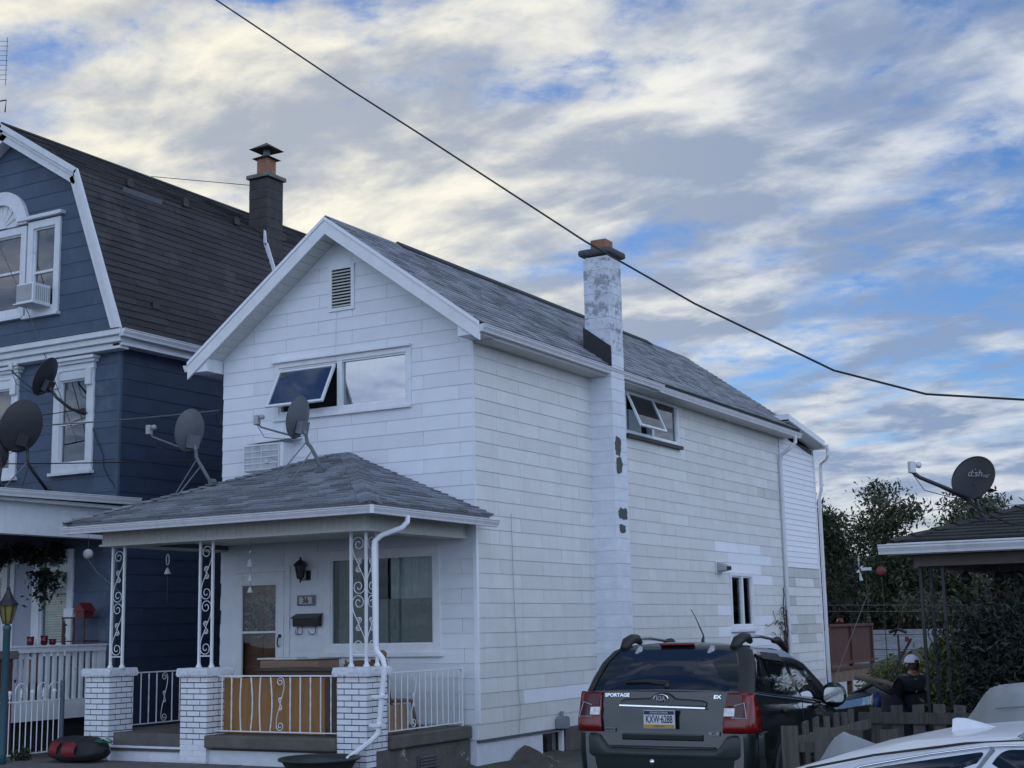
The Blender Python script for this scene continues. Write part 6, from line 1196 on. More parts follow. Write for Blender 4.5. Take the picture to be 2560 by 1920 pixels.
part('brake_light', MB().box(SW(-.02, .435, 1.645), (0.36, 0.05, 0.026)), m_tail, SUV, bevel=0.01); part('tailgate_seam', MB().tube([SW(-.655, 0.045, 1.215), SW(0, 0.03, 1.218), SW(.655, 0.045, 1.205)], 0.005, 4), m_dark, SUV)
for x in (-.40, .36): part('glass_hinge', MB().lathe([(0.01, 0), (0.035, 0.01), (0.03, 0.03), (0.005, 0.035)], SW(x, .40, 1.575), 12, (0, -0.9, 0.5)).tube([SW(x, .42, 1.62), SW(x - .02, .37, 1.545)], [.025, .035], 8), m_lnb, SUV, smooth=True)
part('wiper', MB().tube([SW(.02, .05, 1.245), SW(.02, .09, 1.285), SW(-.2, .09, 1.305), SW(-.42, .08, 1.295)], [.03, .028, .02, .012], 8), m_black, SUV, smooth=True)
part('antenna', MB().tube([SW(.10, .80, 1.66), SW(.10, .83, 1.72), SW(.06, .74, 1.90), SW(.03, .70, 1.98)], [.022, .008, .005, .004], 6), m_black, SUV)
tb_ = part('tow_hitch', MB().box(SW(-.02, -.2, .50), (0.06, 0.3, 0.05)), m_black, SUV); part('tow_ball', MB().lathe([(0.012, 0), (0.012, .04), (0.025, .05), (0.027, .07), (0.018, .092), (0.002, .096)], SW(-.02, -.25, .525), 12), m_chrome, tb_, smooth=True)
part('front_lamp', MB().box(SW(.7, 4.28, .72), (0.3, 0.1, 0.15)).box(SW(-.7, 4.28, .72), (0.3, 0.1, 0.15)), m_clear, SUV)

# ---- white sedan in the foreground
WO = V3(6.77, -9.55, -0.30); WW = lambda x, y, z: WO + V3(y, -x, z)
WC = thing('white_sedan', 'white sedan in the right foreground with a shark fin antenna', 'car', WO + V3(2.3, 0, 0))
LW = [(.86, .6, .86, 3.9, .86), (.85, .25, .95, 3.7, .95), (.82, .75, 1.08, 3.3, 1.12), (.775, 1.0, 1.19, 2.95, 1.26), (.725, 1.28, 1.275, 2.75, 1.335), (.675, 1.6, 1.345, 2.62, 1.378), (.58, 1.82, 1.37, 2.5, 1.392), (.38, 2.0, 1.388, 2.45, 1.402), (.18, 2.2, 1.40, 2.35, 1.408)]
rgw = car_shell(LW, rr=0.34, rf=0.40); part('cabin_shell', ring_mb(rgw, WW), m_silver, WC, smooth=True)
G = []
for y in (0.0, .04, .15, .4, .8, 1.3, 1.9, 2.5, 3.1, 3.6, 4.1, 4.45, 4.62, 4.68):
    e = np.interp(y, [0, .15, .5, 4.0, 4.5, 4.68], [.86, .95, 1, 1, .93, .8]); bz = np.interp(y, [0, .1, .6, 1, 3.4, 4.3, 4.68], [.86, .97, .99, .96, .93, .80, .62]); hw = .90 * e; h = [(hw * .8, .2), (hw * .96, .26), (hw, .45), (hw, .65), (hw * .985, .80), (hw * .95, bz - .02), (hw * .9, bz), (0, bz + .03)]; G.append([WW(x, y, z) for x, z in h] + [WW(-x, y, z) for x, z in reversed(h[:-1])])
mbw = MB().grid(G)
for row in (G[0], G[-1]): mbw.add(row, [tuple(range(len(row)))])
part('body', mbw, m_silver, WC, smooth=True)
sw2 = lambda s: (lambda y, z: WW(s * (interp_side(LW, y, z) + 0.006), y, z))
for s in (1, -1):
    part('quarter_window', patch([(.95, 1.00), (1.74, .99), (1.99, 1.325), (1.50, 1.245)], sw2(s), 0.03), m_cglass, WC, smooth=True)
    part('rear_door_window', patch([(1.80, .99), (2.62, .98), (2.62, 1.348), (2.06, 1.333)], sw2(s), 0.04), m_cglass, WC, smooth=True)
    part('front_door_window', patch([(2.67, .98), (3.50, .98), (3.0, 1.20), (2.67, 1.31)], sw2(s), 0.04), m_cglass, WC, smooth=True)
    if s > 0:
        part('window_trim', MB().tube([WW(s * (interp_side(LW, y, z) + 0.010), y, z) for y, z in ((.90, 1.0), (1.15, 1.12), (1.45, 1.250), (1.75, 1.308), (2.0, 1.345), (2.3, 1.360), (2.65, 1.358), (3.0, 1.22), (3.5, 1.0))], 0.007, 6), m_chrome, WC, smooth=True)
        part('pillar_trim', MB().tube([WW(s * (interp_side(LW, y, z) + 0.010), y, z) for y, z in ((1.77, 1.0), (1.90, 1.17), (2.02, 1.335))], 0.010, 6), m_alloy, WC)
        part('roof_seam', MB().tube([WW(s * (interp_side(LW, y, z) + 0.003), y, z) for y, z in ((.95, 1.12), (1.2, 1.235), (1.5, 1.297), (1.9, 1.354), (2.3, 1.376), (2.7, 1.36), (3.0, 1.26))], 0.006, 6), m_black, WC, smooth=True)
    for yc in (.95, 3.75): w_ = part('wheel', MB().lathe([(.2, -.09), (.31, -.1), (.325, 0), (.31, .1), (.2, .09)], WW(s * .80, yc, .325), 28, (0, 1, 0)), m_tyre, WC, smooth=True); part('rim', MB().lathe([(.03, .08), (.2, .07), (.2, .06), (.03, .05)], WW(s * .80, yc, .325), 20, (0, -s, 0)), m_alloy, w_)
part('rear_window', patch([(-.62, .97), (.62, .97), (.50, 1.33), (-.50, 1.33)], lambda x, z: WW(x, interp_rear(LW, z) - .012 + .25 * (abs(x) / .8) ** 3, z), 0.05), m_cglass, WC, smooth=True)
fin = [(0.0, 0.0), (0.004, 0.066), (0.02, 0.072), (0.06, 0.068), (0.12, 0.046), (0.18, 0.022), (0.24, 0.004)]
fm = MB(); rows = []
for y, h in fin: rows.append([WW(0.030 * k * (1 - 0.5 * h / .072), 1.69 + y * 1.15, 1.345 + 0.06 * y + h * (1 - abs(k) ** 3)) for k in np.linspace(-1, 1, 7)])
part('shark_fin', fm.grid(rows), m_silver, WC)

# ---- covered motorcycle
CV = thing('covered_motorcycle', 'grey cloth cover draped over a motorcycle behind the white sedan', 'cover', (7.7, -6.2, -0.3))
px = [6.20, 6.45, 6.65, 6.82, 6.90, 6.98, 7.25, 7.50, 7.70, 7.85, 7.95, 8.05, 8.20, 8.40, 8.55, 8.75, 8.95, 9.1]; pz = [-.28, .22, .52, .755, .80, .775, .70, .665, .76, .95, 1.09, 1.135, 1.15, 1.145, 1.10, .90, .5, -.2]; tw_ = [.01, .01, .02, .025, .03, .025, .04, .05, .06, .08, .13, .17, .19, .18, .15, .10, .04, .02]
rows = []
for i, xx in enumerate(np.linspace(6.20, 9.1, 117)):
    tz = np.interp(xx, px, pz); tw0 = np.interp(xx, px, tw_); row = []
    for k in np.linspace(-1, 1, 49):
        a = abs(k); q0 = tw0 / .44; flat = max(0, a - q0) / (1 - q0); yy = 0.44 * k; base = -0.3
        z = base + (tz - base) * (1 - flat ** 1.05)
        f1 = math.atan2(yy, xx - 6.9); f2 = math.atan2(yy, xx - 8.08); r1 = math.hypot(yy, xx - 6.9); r2 = math.hypot(yy, xx - 8.08)
        fold = 0.07 * min(1, r1 / .35) * math.exp(-r1 * 1.1) * abs(math.sin(3.0 * f1 + .6)) + 0.10 * min(1, r2 / .4) * math.exp(-r2 * .9) * abs(math.sin(3.5 * f2 + .9)) + 0.018 * math.sin(9 * xx + 4 * k) * flat
        yo = yy * (0.50 + 0.50 * min(1, (tz + .3) / .9)); row.append((xx, -6.2 + yo + (0.05 * math.sin(6.3 * xx + 1.5 * flat) * flat if k > 0 else -0.05 * math.sin(6.3 * xx + 1.5 * flat + 1) * flat), z - fold * 0.8 + 0.006 * math.sin(31 * xx) * flat))
    rows.append(row)
part('cover_cloth', MB().grid(rows), m_cloth, CV, smooth=True)
part('seam', MB().tube([(x, -6.2 - 0.25, np.interp(x, px, pz) - 0.16) for x in np.linspace(8.05, 8.7, 12)], 0.004, 5), M('seam_dark', (0.16, 0.17, 0.19), 0.8), CV)

# ================================================================== FENCES, YARD
FE = thing('picket_fence', 'weathered grey picket fence around the small yard right of the SUV', 'fence', (5.9, -3.4, -0.3))
def picket(x, y, w, top, ax, j=0):
    u = V3(1, 0, 0) if ax == 'x' else V3(0, 1, 0); c = V3(x, y, 0); n = V3(0, 1, 0) if ax == 'x' else V3(1, 0, 0); lean = random.uniform(-.012, .012)
    A = [c - u * w / 2 + V3(0, 0, -0.32), c + u * w / 2 + V3(0, 0, -0.32), c + u * (w / 2 + lean) + V3(0, 0, top + random.uniform(-.012, .012)), c - u * (w / 2 - lean) + V3(0, 0, top)]
    part('picket', MB().prism([p - n * 0.011 for p in A], [p + n * 0.011 for p in A]), m_grey_wood, FE)
for y, t in ((-4.12, .70), (-3.82, .715), (-3.5, .715), (-3.2, .72), (-2.92, .72), (-2.70, .73)): picket(5.92, y, 0.13, t, 'y')
for x, w, t in ((5.87, .15, .685), (6.16, .15, .675), (6.45, .14, .66), (6.74, .145, .665), (7.03, .14, .66), (7.32, .14, .655), (7.60, .14, .66)): picket(x, -4.42, w, t, 'x')
for x, t in ((5.97, .71), (6.19, .725), (6.40, .735), (6.61, .745), (6.82, .74), (7.03, .74)): picket(x, -2.02, 0.115, t, 'x')
part('fence_rail', MB().box2((5.895, -4.40, .50), (5.935, -2.0, .59)), m_grey_wood, FE); part('fence_rail', MB().box2((5.895, -4.40, .05), (5.935, -2.0, .14)), m_grey_wood, FE)
part('fence_rail', MB().box2((5.80, -4.40, .46), (7.8, -4.36, .55)), m_grey_wood, FE); part('fence_rail', MB().box2((5.80, -4.40, 0.02), (7.8, -4.36, .11)), m_grey_wood, FE)
part('fence_rail', MB().box2((5.80, -2.06, .55), (7.2, -2.03, .66)), m_grey_wood, FE); part('fence_rail', MB().box2((5.80, -2.06, .12), (7.2, -2.03, .21)), m_grey_wood, FE)

# rear deck
DK = thing('rear_deck', 'reddish-brown wooden deck with panelled railing behind the white house', 'deck', (0, 17.4, -1.4))
part('deck_beam', MB().box2((-3.0, 15.6, 0.16), (0.03, 19.3, 0.44)), m_deck_b, DK)
part('deck_floor', MB().box2((-3.0, 15.55, 0.44), (0.08, 19.35, 0.50)), m_deck, DK); part('top_rail', MB().box2((-0.06, 15.6, 1.44), (0.08, 19.25, 1.50)), m_deck, DK); part('bottom_rail', MB().box2((-0.04, 15.6, 0.56), (0.05, 19.25, 0.64)), m_deck, DK)
for y in (15.65, 17.4, 19.2): part('rail_post', MB().box2((-0.045, y - .045, 0.5), (0.06, y + .045, 1.44)), m_deck, DK)
k = 15.72
while k < 19.1: part('rail_board', MB().box2((-0.02, k + .003, 0.64), (0.0, k + .137, 1.44)), m_deck, DK); k += 0.14
for y in (15.9, 17.4, 19.0): part('support_post', MB().box2((-0.12, y - .06, -3.0), (0.0, y + .06, 0.16)), m_deck_b, DK)
part('post_finial', MB().lathe([(0.03, 0), (0.06, .04), (0.03, .10), (0.05, .14), (0.002, .2)], (0, 19.15, 1.5), 10), m_deck, DK, smooth=True)
single('red_ornament', MB().lathe([(0.06, 0), (0.08, .05), (0.07, .10), (0.02, .14)], (0.0, 16.7, 1.5), 12), m_red, 'small red pot on the deck railing', 'pot', smooth=True)
bt = [[(4.36 + 0.58 * i / 10 + 0.02 * math.sin(j * 1.3), 1.55 + 0.035 * i + 0.05 * math.sin(1.7 * i + .8 * j), 0.66 - 0.16 * (10 - i) / 10 - 0.9 * (j / 9) ** 1.1 + 0.015 * math.sin(2 * i)) for j in range(10)] for i in range(11)]
single('blue_tarp', MB().grid(bt), m_tarpb, 'crumpled bright blue tarp behind the SUV mirror below the deck', 'tarp', smooth=True, solid=0.01)
single('wooden_pole', MB().tube([(4.25, 3.2, 0.80), (4.7, 3.05, 0.74), (5.0, 2.9, 0.66)], 0.036, 10), M('peeled_log', (0.15, 0.12, 0.10), 0.8, 0.25, 6, 0.3, 20), 'pale wooden pole sticking out left of the person', 'pole', smooth=True)
tk = thing('tarped_mower', 'dark garden machine under a black cover left of the person', 'machine', (4.65, 2.6, -0.6)); part('cover', MB().lathe([(0.55, 0), (0.58, .3), (0.50, .8), (0.38, 1.15), (0.12, 1.30), (0.01, 1.31)], (4.65, 2.6, -0.6), 18), M('black_cover', (0.03, 0.035, 0.042), 0.45, 0.25, 5, 0.4, 9), tk, smooth=True); part('handle_bar', MB().tube([(4.4, 2.5, .6), (4.75, 2.3, .75), (5.0, 2.3, .62)], .03, 8), m_black, tk, smooth=True)
sticks = thing('crossed_stakes', 'dark crossed garden stakes with a small red flag left of the person', 'stakes', (3.3, 8.2, -0.7))
part('stake', MB().tube([(3.15, 8.2, .2), (3.75, 8.4, 1.25)], .025, 6), m_bark, sticks); part('stake', MB().tube([(3.55, 8.3, -.7), (3.55, 8.3, 1.32)], .02, 6), m_black, sticks); part('spike_head', MB().tube([(3.4, 8.3, 1.36), (3.55, 8.3, 1.42), (3.7, 8.3, 1.36)], .03, 6).tube([(3.48, 8.3, 1.30), (3.55, 8.3, 1.42), (3.6, 8.3, 1.55)], .018, 5), m_black, sticks); part('flag', MB().box((3.70, 8.3, 1.24), (.07, .01, .09)), m_red, sticks)
wg_ = thing('whirligig', 'white windmill whirligig on a thin pole behind the yard', 'whirligig', (3.33, 7.25, -0.7)); part('pole', MB().tube([(3.35, 7.25, -.7), (3.35, 7.25, 2.42)], .009, 6), m_bark, wg_); part('body', MB().box((3.36, 7.25, 2.44), (.17, .03, .05)), m_lnb_w, wg_)
for a in range(4):
    t = a * math.pi / 2 + .3; part('blade', MB().prism([(3.25, 7.23 + .02 * math.cos(t), 2.44 + .02 * math.sin(t)), (3.28, 7.23 + .17 * math.cos(t) - .03 * math.sin(t), 2.44 + .2 * math.sin(t)), (3.24, 7.23 + .17 * math.cos(t) + .03 * math.sin(t), 2.44 + .2 * math.sin(t))], [(3.243, 7.23 + .02 * math.cos(t), 2.44 + .02 * math.sin(t)), (3.273, 7.23 + .17 * math.cos(t) - .03 * math.sin(t), 2.44 + .2 * math.sin(t)), (3.233, 7.23 + .17 * math.cos(t) + .03 * math.sin(t), 2.44 + .2 * math.sin(t))]), m_lnb_w, wg_)
rd = thing('red_disc_ornament', 'red round yard ornament right of the whirligig', 'ornament', (4.12, 5.36, -0.7)); part('disc', MB().lathe([(0.01, -.02), (.06, -.015), (.085, 0), (.06, .015), (.01, .02)], (4.12, 5.36, 2.33), 18, (0.4, -0.9, 0.1)), m_red, rd, smooth=True); part('pole', MB().tube([(4.12, 5.40, -.7), (4.12, 5.40, 2.3)], .007, 6), m_bark, rd)
for i, (a, b) in enumerate((((3.35, 7.25, 2.0), (2.4, 8.3, 0.6)),)): single('guy_rope', MB().tube([a, b], .006, 5), m_lnb, 'pale guy rope slanting down from the whirligig pole', 'rope')

# far garage
GA = thing('far_garage', 'low garage with a pale grey shingle roof beyond the yard', 'garage', (0, 27, -2.6))
ga_u = V3(0.868, 0.496, 0); ga_n = V3(-0.496, 0.868, 0); gc = V3(0.1, 24.4, 0)
P = lambda a, d, z: gc + ga_u * a + ga_n * d + V3(0, 0, z)
gr_ = part('roof', MB().prism([P(-3.2, -1.2, .38), P(3.2, -1.2, .38), P(3.2, 1.5, 1.27), P(-3.2, 1.5, 1.27)], [P(-3.2, -1.2, .28), P(3.2, -1.2, .28), P(3.2, 1.5, 1.17), P(-3.2, 1.5, 1.17)]), M('pale_roof', (0.19, 0.205, 0.225), 0.9, 0.2, 6, 0.3, 60, isl=0.15), GA)
part('roof', MB().prism([P(-3.2, 1.5, 1.27), P(3.2, 1.5, 1.27), P(3.2, 4.2, .38), P(-3.2, 4.2, .38)], [P(-3.2, 1.5, 1.17), P(3.2, 1.5, 1.17), P(3.2, 4.2, .28), P(-3.2, 4.2, .28)]), M('pale_roof', (0.27, 0.30, 0.33)), GA)
specs = []; sv = (P(0, 1.5, 1.27) - P(0, -1.2, .38)); lsv = np.linalg.norm(sv); sv /= lsv; shingles(specs, gr_, P(-3.2, -1.2, .385), ga_u, sv, np.cross(ga_u, sv), [(0, 0), (6.4, 0), (6.4, lsv), (0, lsv)], 0.16, 0.5, M('pale_roof', (0.27, 0.30, 0.33)), th=.006); pieces(specs, 'roof_shingle', 220, 'roof_shingles')
part('wall', MB().prism([P(-3, -1, -2.7), P(3, -1, -2.7), P(3, -1, .35), P(-3, -1, .35)], [P(-3, 4, -2.7), P(3, 4, -2.7), P(3, 4, .35), P(-3, 4, .35)]), m_sid_s, GA)
S2 = thing('dark_shed', 'dark low-roofed shed behind the person', 'shed', (3.4, 13, -1.5)); sc = V3(2.6, 14.2, 0); P2 = lambda a, d, z: sc + ga_u * a + ga_n * d + V3(0, 0, z)
part('shed_roof', MB().prism([P2(-1.1, -1, .55), P2(0.3, -1, .95), P2(1.7, -1, .55), P2(0.3, -1, .88)], [P2(-1.1, 1.5, .55), P2(0.3, 1.5, .95), P2(1.7, 1.5, .55), P2(0.3, 1.5, .88)]), m_gshing, S2); part('shed_wall', MB().prism([P2(-.9, -.9, -1.8), P2(1.5, -.9, -1.8), P2(1.5, -.9, .58), P2(.3, -.9, .86), P2(-.9, -.9, .58)], [P2(-.9, 1.4, -1.8), P2(1.5, 1.4, -1.8), P2(1.5, 1.4, .58), P2(.3, 1.4, .86), P2(-.9, 1.4, .58)]), m_dish_d, S2)
# ================================================================== PERSON
def build_person(loc, face, label):
    t = thing('person', label, 'person', loc); f = V3(*face, 0); f /= np.linalg.norm(f); r = V3(f[1], -f[0], 0); L = V3(*loc)
    W_ = lambda a, b, z: L + r * a + f * b + V3(0, 0, z)
    J = {}; vs_, es, rad = [], [], []
    def jn(k, p, rx, par=None):
        J[k] = len(vs_); vs_.append(p); rad.append(rx)
        if par: es.append((J[par], J[k]))
    jn('pelvis', W_(0, 0, .95), (.25, .20)); jn('waist', W_(0, 0, 1.08), (.27, .21), 'pelvis'); jn('chest', W_(0, .01, 1.28), (.30, .22), 'waist'); jn('collar', W_(0, -.01, 1.43), (.21, .16), 'chest'); jn('neck', W_(0, .01, 1.51), (.062, .062), 'collar'); jn('skull0', W_(0, .03, 1.59), (.072, .082), 'neck'); jn('skull1', W_(0, .035, 1.68), (.078, .095), 'skull0'); jn('skull2', W_(0, .02, 1.73), (.05, .06), 'skull1')
    for s, n in ((1, 'r'), (-1, 'l')):
        jn(n + 'sh', W_(s * .27, -.01, 1.39), (.13, .13), 'collar'); jn(n + 'ua', W_(s * .35, -.02, 1.26), (.12, .12), n + 'sh'); jn(n + 'el', W_(s * .37, .02, 1.10), (.105, .105), n + 'ua'); jn(n + 'fa', W_(s * .23, .16, 1.02), (.072, .072), n + 'el'); jn(n + 'wr', W_(s * .17, .27, .99), (.036, .03), n + 'fa'); jn(n + 'pm', W_(s * .15, .34, .985), (.042, .022), n + 'wr')
        for q in range(4): jn(n + 'f%da' % q, W_(s * .15 + (q - 1.5) * .019, .385, .98 - .004 * q), (.0095, .0095), n + 'pm'); jn(n + 'f%db' % q, W_(s * .145 + (q - 1.5) * .018, .42 + (.008 if q in (1, 2) else 0), .955), (.0085, .0085), n + 'f%da' % q)
        jn(n + 'ta', W_(s * .15 - s * .045, .335, 1.0), (.011, .011), n + 'wr'); jn(n + 'tb', W_(s * .15 - s * .052, .375, .99), (.0095, .0095), n + 'ta')
        jn(n + 'hip', W_(s * .10, 0, .88), (.105, .105), 'pelvis'); jn(n + 'kn', W_(s * .12, .015, .50), (.075, .075), n + 'hip'); jn(n + 'cf', W_(s * .125, -.01, .36), (.068, .068), n + 'kn'); jn(n + 'an', W_(s * .13, -.01, .10), (.05, .05), n + 'cf'); jn(n + 'ft', W_(s * .14, .06, .05), (.05, .04), n + 'an'); jn(n + 'to', W_(s * .15, .17, .035), (.042, .03), n + 'ft')
    me = bpy.data.meshes.new('person_mesh'); me.from_pydata([tuple(p - L) for p in vs_], es, []); o = bpy.data.objects.new('body', me); COL.objects.link(o)
    sk = o.modifiers.new('skin', 'SKIN'); sk.use_smooth_shade = True
    for i, d in enumerate(me.skin_vertices[0].data): d.radius = rad[i]; d.use_root = (i == 0)
    ss_ = o.modifiers.new('sub', 'SUBSURF'); ss_.levels = ss_.render_levels = 2
    bpy.context.view_layer.update(); dg = bpy.context.evaluated_depsgraph_get(); m2 = bpy.data.meshes.new_from_object(o.evaluated_get(dg)); o.modifiers.clear(); o.data = m2; o.parent = t
    for m in (m_jacket, m_jeans, m_skin): m2.materials.append(m)
    for p in m2.polygons:
        c = V3(*p.center); fb = c @ f; z = c[2]; p.material_index = 2 if z > 1.50 else (1 if z < 0.90 and fb < 0.3 else (2 if fb > 0.30 else 0)); p.use_smooth = True
    # face, ears
    hd = W_(0, .035, 1.64)
    part('nose', MB().lathe([(.016, 0), (.014, .012), (.004, .026)], W_(0, .125, 1.635), 8, f + V3(0, 0, -.3)), m_skin, t, smooth=True)
    for s in (-1, 1): part('ear', MB().lathe([(.024, -.008), (.028, 0), (.012, .012)], W_(s * .083, .02, 1.635), 10, r * s), m_skin, t, smooth=True); part('eye', MB().lathe([(.009, 0), (.004, .006)], W_(s * .03, .118, 1.66), 8, f), m_dark, t)
    part('mouth', MB().box(W_(0, .118, 1.59), (.04, .008, .008), (r, f, (0, 0, 1))), M('lip', (.25, .1, .09), .5), t)
    hv, hf = scatter_leaves(500, lambda g, n: np.stack([*(lambda a, z: (hd[0] - L[0] + 0 + (r[0] * np.cos(a) + f[0] * np.sin(a)) * .088, hd[1] - L[1] + (r[1] * np.cos(a) + f[1] * np.sin(a)) * .092, z))(g.uniform(math.pi * 1.02, math.pi * 1.98, n), g.uniform(1.56, 1.66, n))], 1) + L * np.array([1, 1, 1]) , .009, 77)
    part('hair', leaf_mb(hv, hf), m_dark, t, kind='stuff')
    # baseball cap
    rows = []
    for k in range(8):
        q = k / 7 * math.pi / 2; rows.append([W_(.102 * math.cos(q) * math.cos(a), .03 + .118 * math.cos(q) * math.sin(a), 1.665 + .105 * math.sin(q)) for a in np.linspace(0, 2 * math.pi, 29)])
    cp = part('cap_crown', MB().grid(rows), m_capw, t, smooth=True)
    part('cap_brim', MB().grid([[W_(.09 * math.sin(a) * (1 - .15 * d), .03 + .11 * math.cos(a) + d * .085 * max(0, math.cos(a)), 1.668 - .02 * d - .015 * (math.sin(a)) ** 2) for a in np.linspace(-1.15, 1.15, 13)] for d in (0, .5, 1)]), M('brim_pink', (.5, .25, .27), .7), cp, smooth=True, solid=.004)
    part('cap_gap', patch([(-.04, 1.668), (.04, 1.668), (.03, 1.70), (-.03, 1.70)], lambda a, z: W_(a, .03 - .121 * math.cos(math.asin(min(.9, a / .102))) * math.cos((z - 1.665) / .105 * .9), z), .02), m_dark, cp)
    for s in range(6):
        a = s * math.pi / 3; part('cap_seam', MB().tube([W_(.103 * math.cos(q) * math.cos(a), .03 + .119 * math.cos(q) * math.sin(a), 1.666 + .106 * math.sin(q)) for q in np.linspace(0, 1.5, 8)], .002, 4), M('cap_seam_white', (.8, .8, .84), .8), cp)
    part('hood', MB().tube([W_(.14 * math.cos(a), -.02 - .13 * math.sin(a) * (1 if math.sin(a) > 0 else .7), 1.45 + .03 * math.cos(2 * a)) for a in np.linspace(0, 2 * math.pi, 25)[:-1]], .05, 8, closed=True), m_jacket, t, smooth=True)
    return t
build_person((5.12, 3.0, -0.66), (-0.75, 0.66), 'person in a dark jacket and white cap standing behind the picket fence')

# ================================================================== TREES AND PLANTS
def limb_tubes(mb, p, d, L, r, depth, rng, tips, up=0.25, n=5):
    pts = [V3(*p)]; d = V3(*d); d /= np.linalg.norm(d); rs = [r]
    for k in range(n):
        d = d + rng.normal(0, .16, 3) + V3(0, 0, up * .12); d /= np.linalg.norm(d); pts.append(pts[-1] + d * L / n); rs.append(r * (1 - .55 * (k + 1) / n))
    mb.tube(pts, rs, 6 if r > .03 else 4, caps=False); tips.append(pts[-1])
    if depth:
        for k in range(rng.integers(2, 4) + (depth > 1)):
            q = pts[rng.integers(n // 2, n + 1)]; dd = d + rng.normal(0, .62, 3) + V3(0, 0, .15); limb_tubes(mb, q, dd, L * rng.uniform(.55, .8), rs[-1] * .8, depth - 1, rng, tips, up, n)
    else: tips += pts[2:]
def tree(name, label, base, h, spread, seed, nleaf, lsize, mat, group=None, trunk_r=.12, per=.45, droop=.3, cat='tree', depth=4, th=.32, lean=(0, 0), asp=2.6, stems=1):
    rng = np.random.default_rng(seed); t = thing(name, label, cat, base, group); mb = MB(); tips = []
    for s in range(stems):
        top = V3(*base) + V3(lean[0] + rng.normal(0, .1), lean[1] + rng.normal(0, .1), h * th); mb.tube([V3(*base) - V3(0, 0, .2), V3(*base) * .5 + top * .5 + V3(rng.normal(0, .05), 0, 0), top], [trunk_r * 1.15, trunk_r, trunk_r * .8], 9)
        for k in range(5): a = k * 2.4 + rng.uniform(0, .6); limb_tubes(mb, top, (math.cos(a) * spread, math.sin(a) * spread, .9), h * .32, trunk_r * .55, depth - 2, rng, tips)
    part('trunk', mb, m_bark, t, smooth=True); T = np.array(tips); T = T[T[:, 2] > base[2] + h * .25]
    def fn(r, n): return T[r.integers(0, len(T), n)] + r.normal(0, per, (n, 3)) * np.array([1, 1, .55])
    v, f = scatter_leaves(nleaf, fn, lsize, seed + 1, asp, droop); part('crown', leaf_mb(v, f), mat, t, kind='stuff'); return t
tree('backyard_tree', 'leafy dark green tree directly behind the white house at right', (-2.4, 31.7, -3.2), 10.4, .66, 5, 42000, .068, m_leaf, 'trees behind the yard', .18, .34, .5)
tree('backyard_tree', 'darker lower tree between the backyard tree and the neighbour porch', (0.5, 34.6, -3.2), 7.4, .72, 12, 24000, .07, m_leaf_d, 'trees behind the yard', .17, .42, .4)
tree('backyard_tree', 'tall dark tree half hidden behind the rear extension', (-6.2, 33.6, -3.2), 10.2, .6, 31, 16000, .07, m_leaf_d, 'trees behind the yard', .17, .42, .4)
tree('autumn_tree', 'sparse tree with yellowing leaves behind the right satellite dish', (7.35, 10.3, -0.8), 4.7, .42, 8, 2000, .07, m_leaf_b, None, .06, .18, .6)
def mass(name, label, c, rad, n, size, mat, seed, cat='shrub', kind=None, group=None, clumps=60, stems=True, base=None):
    rng = np.random.default_rng(seed); c = V3(*c); rad = V3(*rad); u = rng.normal(size=(clumps, 3)); u /= np.linalg.norm(u, axis=1)[:, None]; cc = c + u * rad * rng.uniform(.45, 1.0, (clumps, 1)); cr = rng.uniform(.12, .28, clumps) * rad.mean()
    def fn(r, m): k = r.integers(0, clumps, m); return cc[k] + r.normal(size=(m, 3)) * cr[k][:, None]
    v, f = scatter_leaves(n, fn, size, seed + 1, 2.2 if size > .03 else 3.6, .1)
    b = base if base is not None else (c[0], c[1], c[2] - rad[2])
    if kind: o = leaf_mb(v, f); return structure(name, o, mat, kind=kind)
    t = thing(name, label, cat, b, group); part('foliage', leaf_mb(v, f), mat, t, kind='stuff')
    if stems:
        sb = MB()
        for k in range(6): a = k * 1.05; sb.tube([V3(*b) + V3(.1 * math.cos(a), .1 * math.sin(a), -.1), c + rad * V3(.45 * math.cos(a), .45 * math.sin(a), .2)], [.03, .012], 6)
        part('stem', sb, m_bark, t, kind='stuff')
    return t
mass('yew_shrub', 'large dark evergreen shrub in front of the neighbour porch', (7.15, -0.15, 0.72), (.74, .6, 1.05), 60000, .024, m_leaf_d, 41, clumps=140)
mass('yellow_shrub', 'brownish yellow shrub seen under the neighbour porch roof', (6.6, 5.6, 1.1), (1.1, .8, 1.3), 9000, .06, m_leaf_b, 43)
mass('clipped_hedge', 'yellow-green hedge behind the person', (3.35, 10.2, 0.25), (1.1, .5, .6), 9000, .05, m_leaf_y, 45, cat='hedge')
mass('vine_bush', 'bright green vine growing at the porch column right of the person', (5.75, 2.2, 0.7), (.16, .3, .75), 1500, .045, m_leaf_y, 47, cat='vine', clumps=30)
for i, (x, y, z, rx, rz, s) in enumerate(((-7, 40, 0.2, 5, 3.6, 1), (1.0, 44, .4, 5.5, 4.0, 2), (9, 42, 0.0, 5, 3.6, 3), (17, 44, .4, 6, 4.0, 4))):
    mass('far_tree', ('leftmost', 'second', 'third', 'rightmost')[i] + ' rounded dark tree in the far row beyond the garage', (x, y, z), (rx, 3, rz), 9000, .24, m_leaf_d if i % 2 else m_leaf, 60 + i, cat='tree', group='far row of trees', clumps=90, base=(x, y, -3))
# weeds by the gate
mass('weed_clump', 'small green weeds at the foot of the iron gate', (-5.55, -2.85, 0.0), (.12, .14, .07), 260, .03, m_leaf, 71, cat='weeds', clumps=12, stems=False)
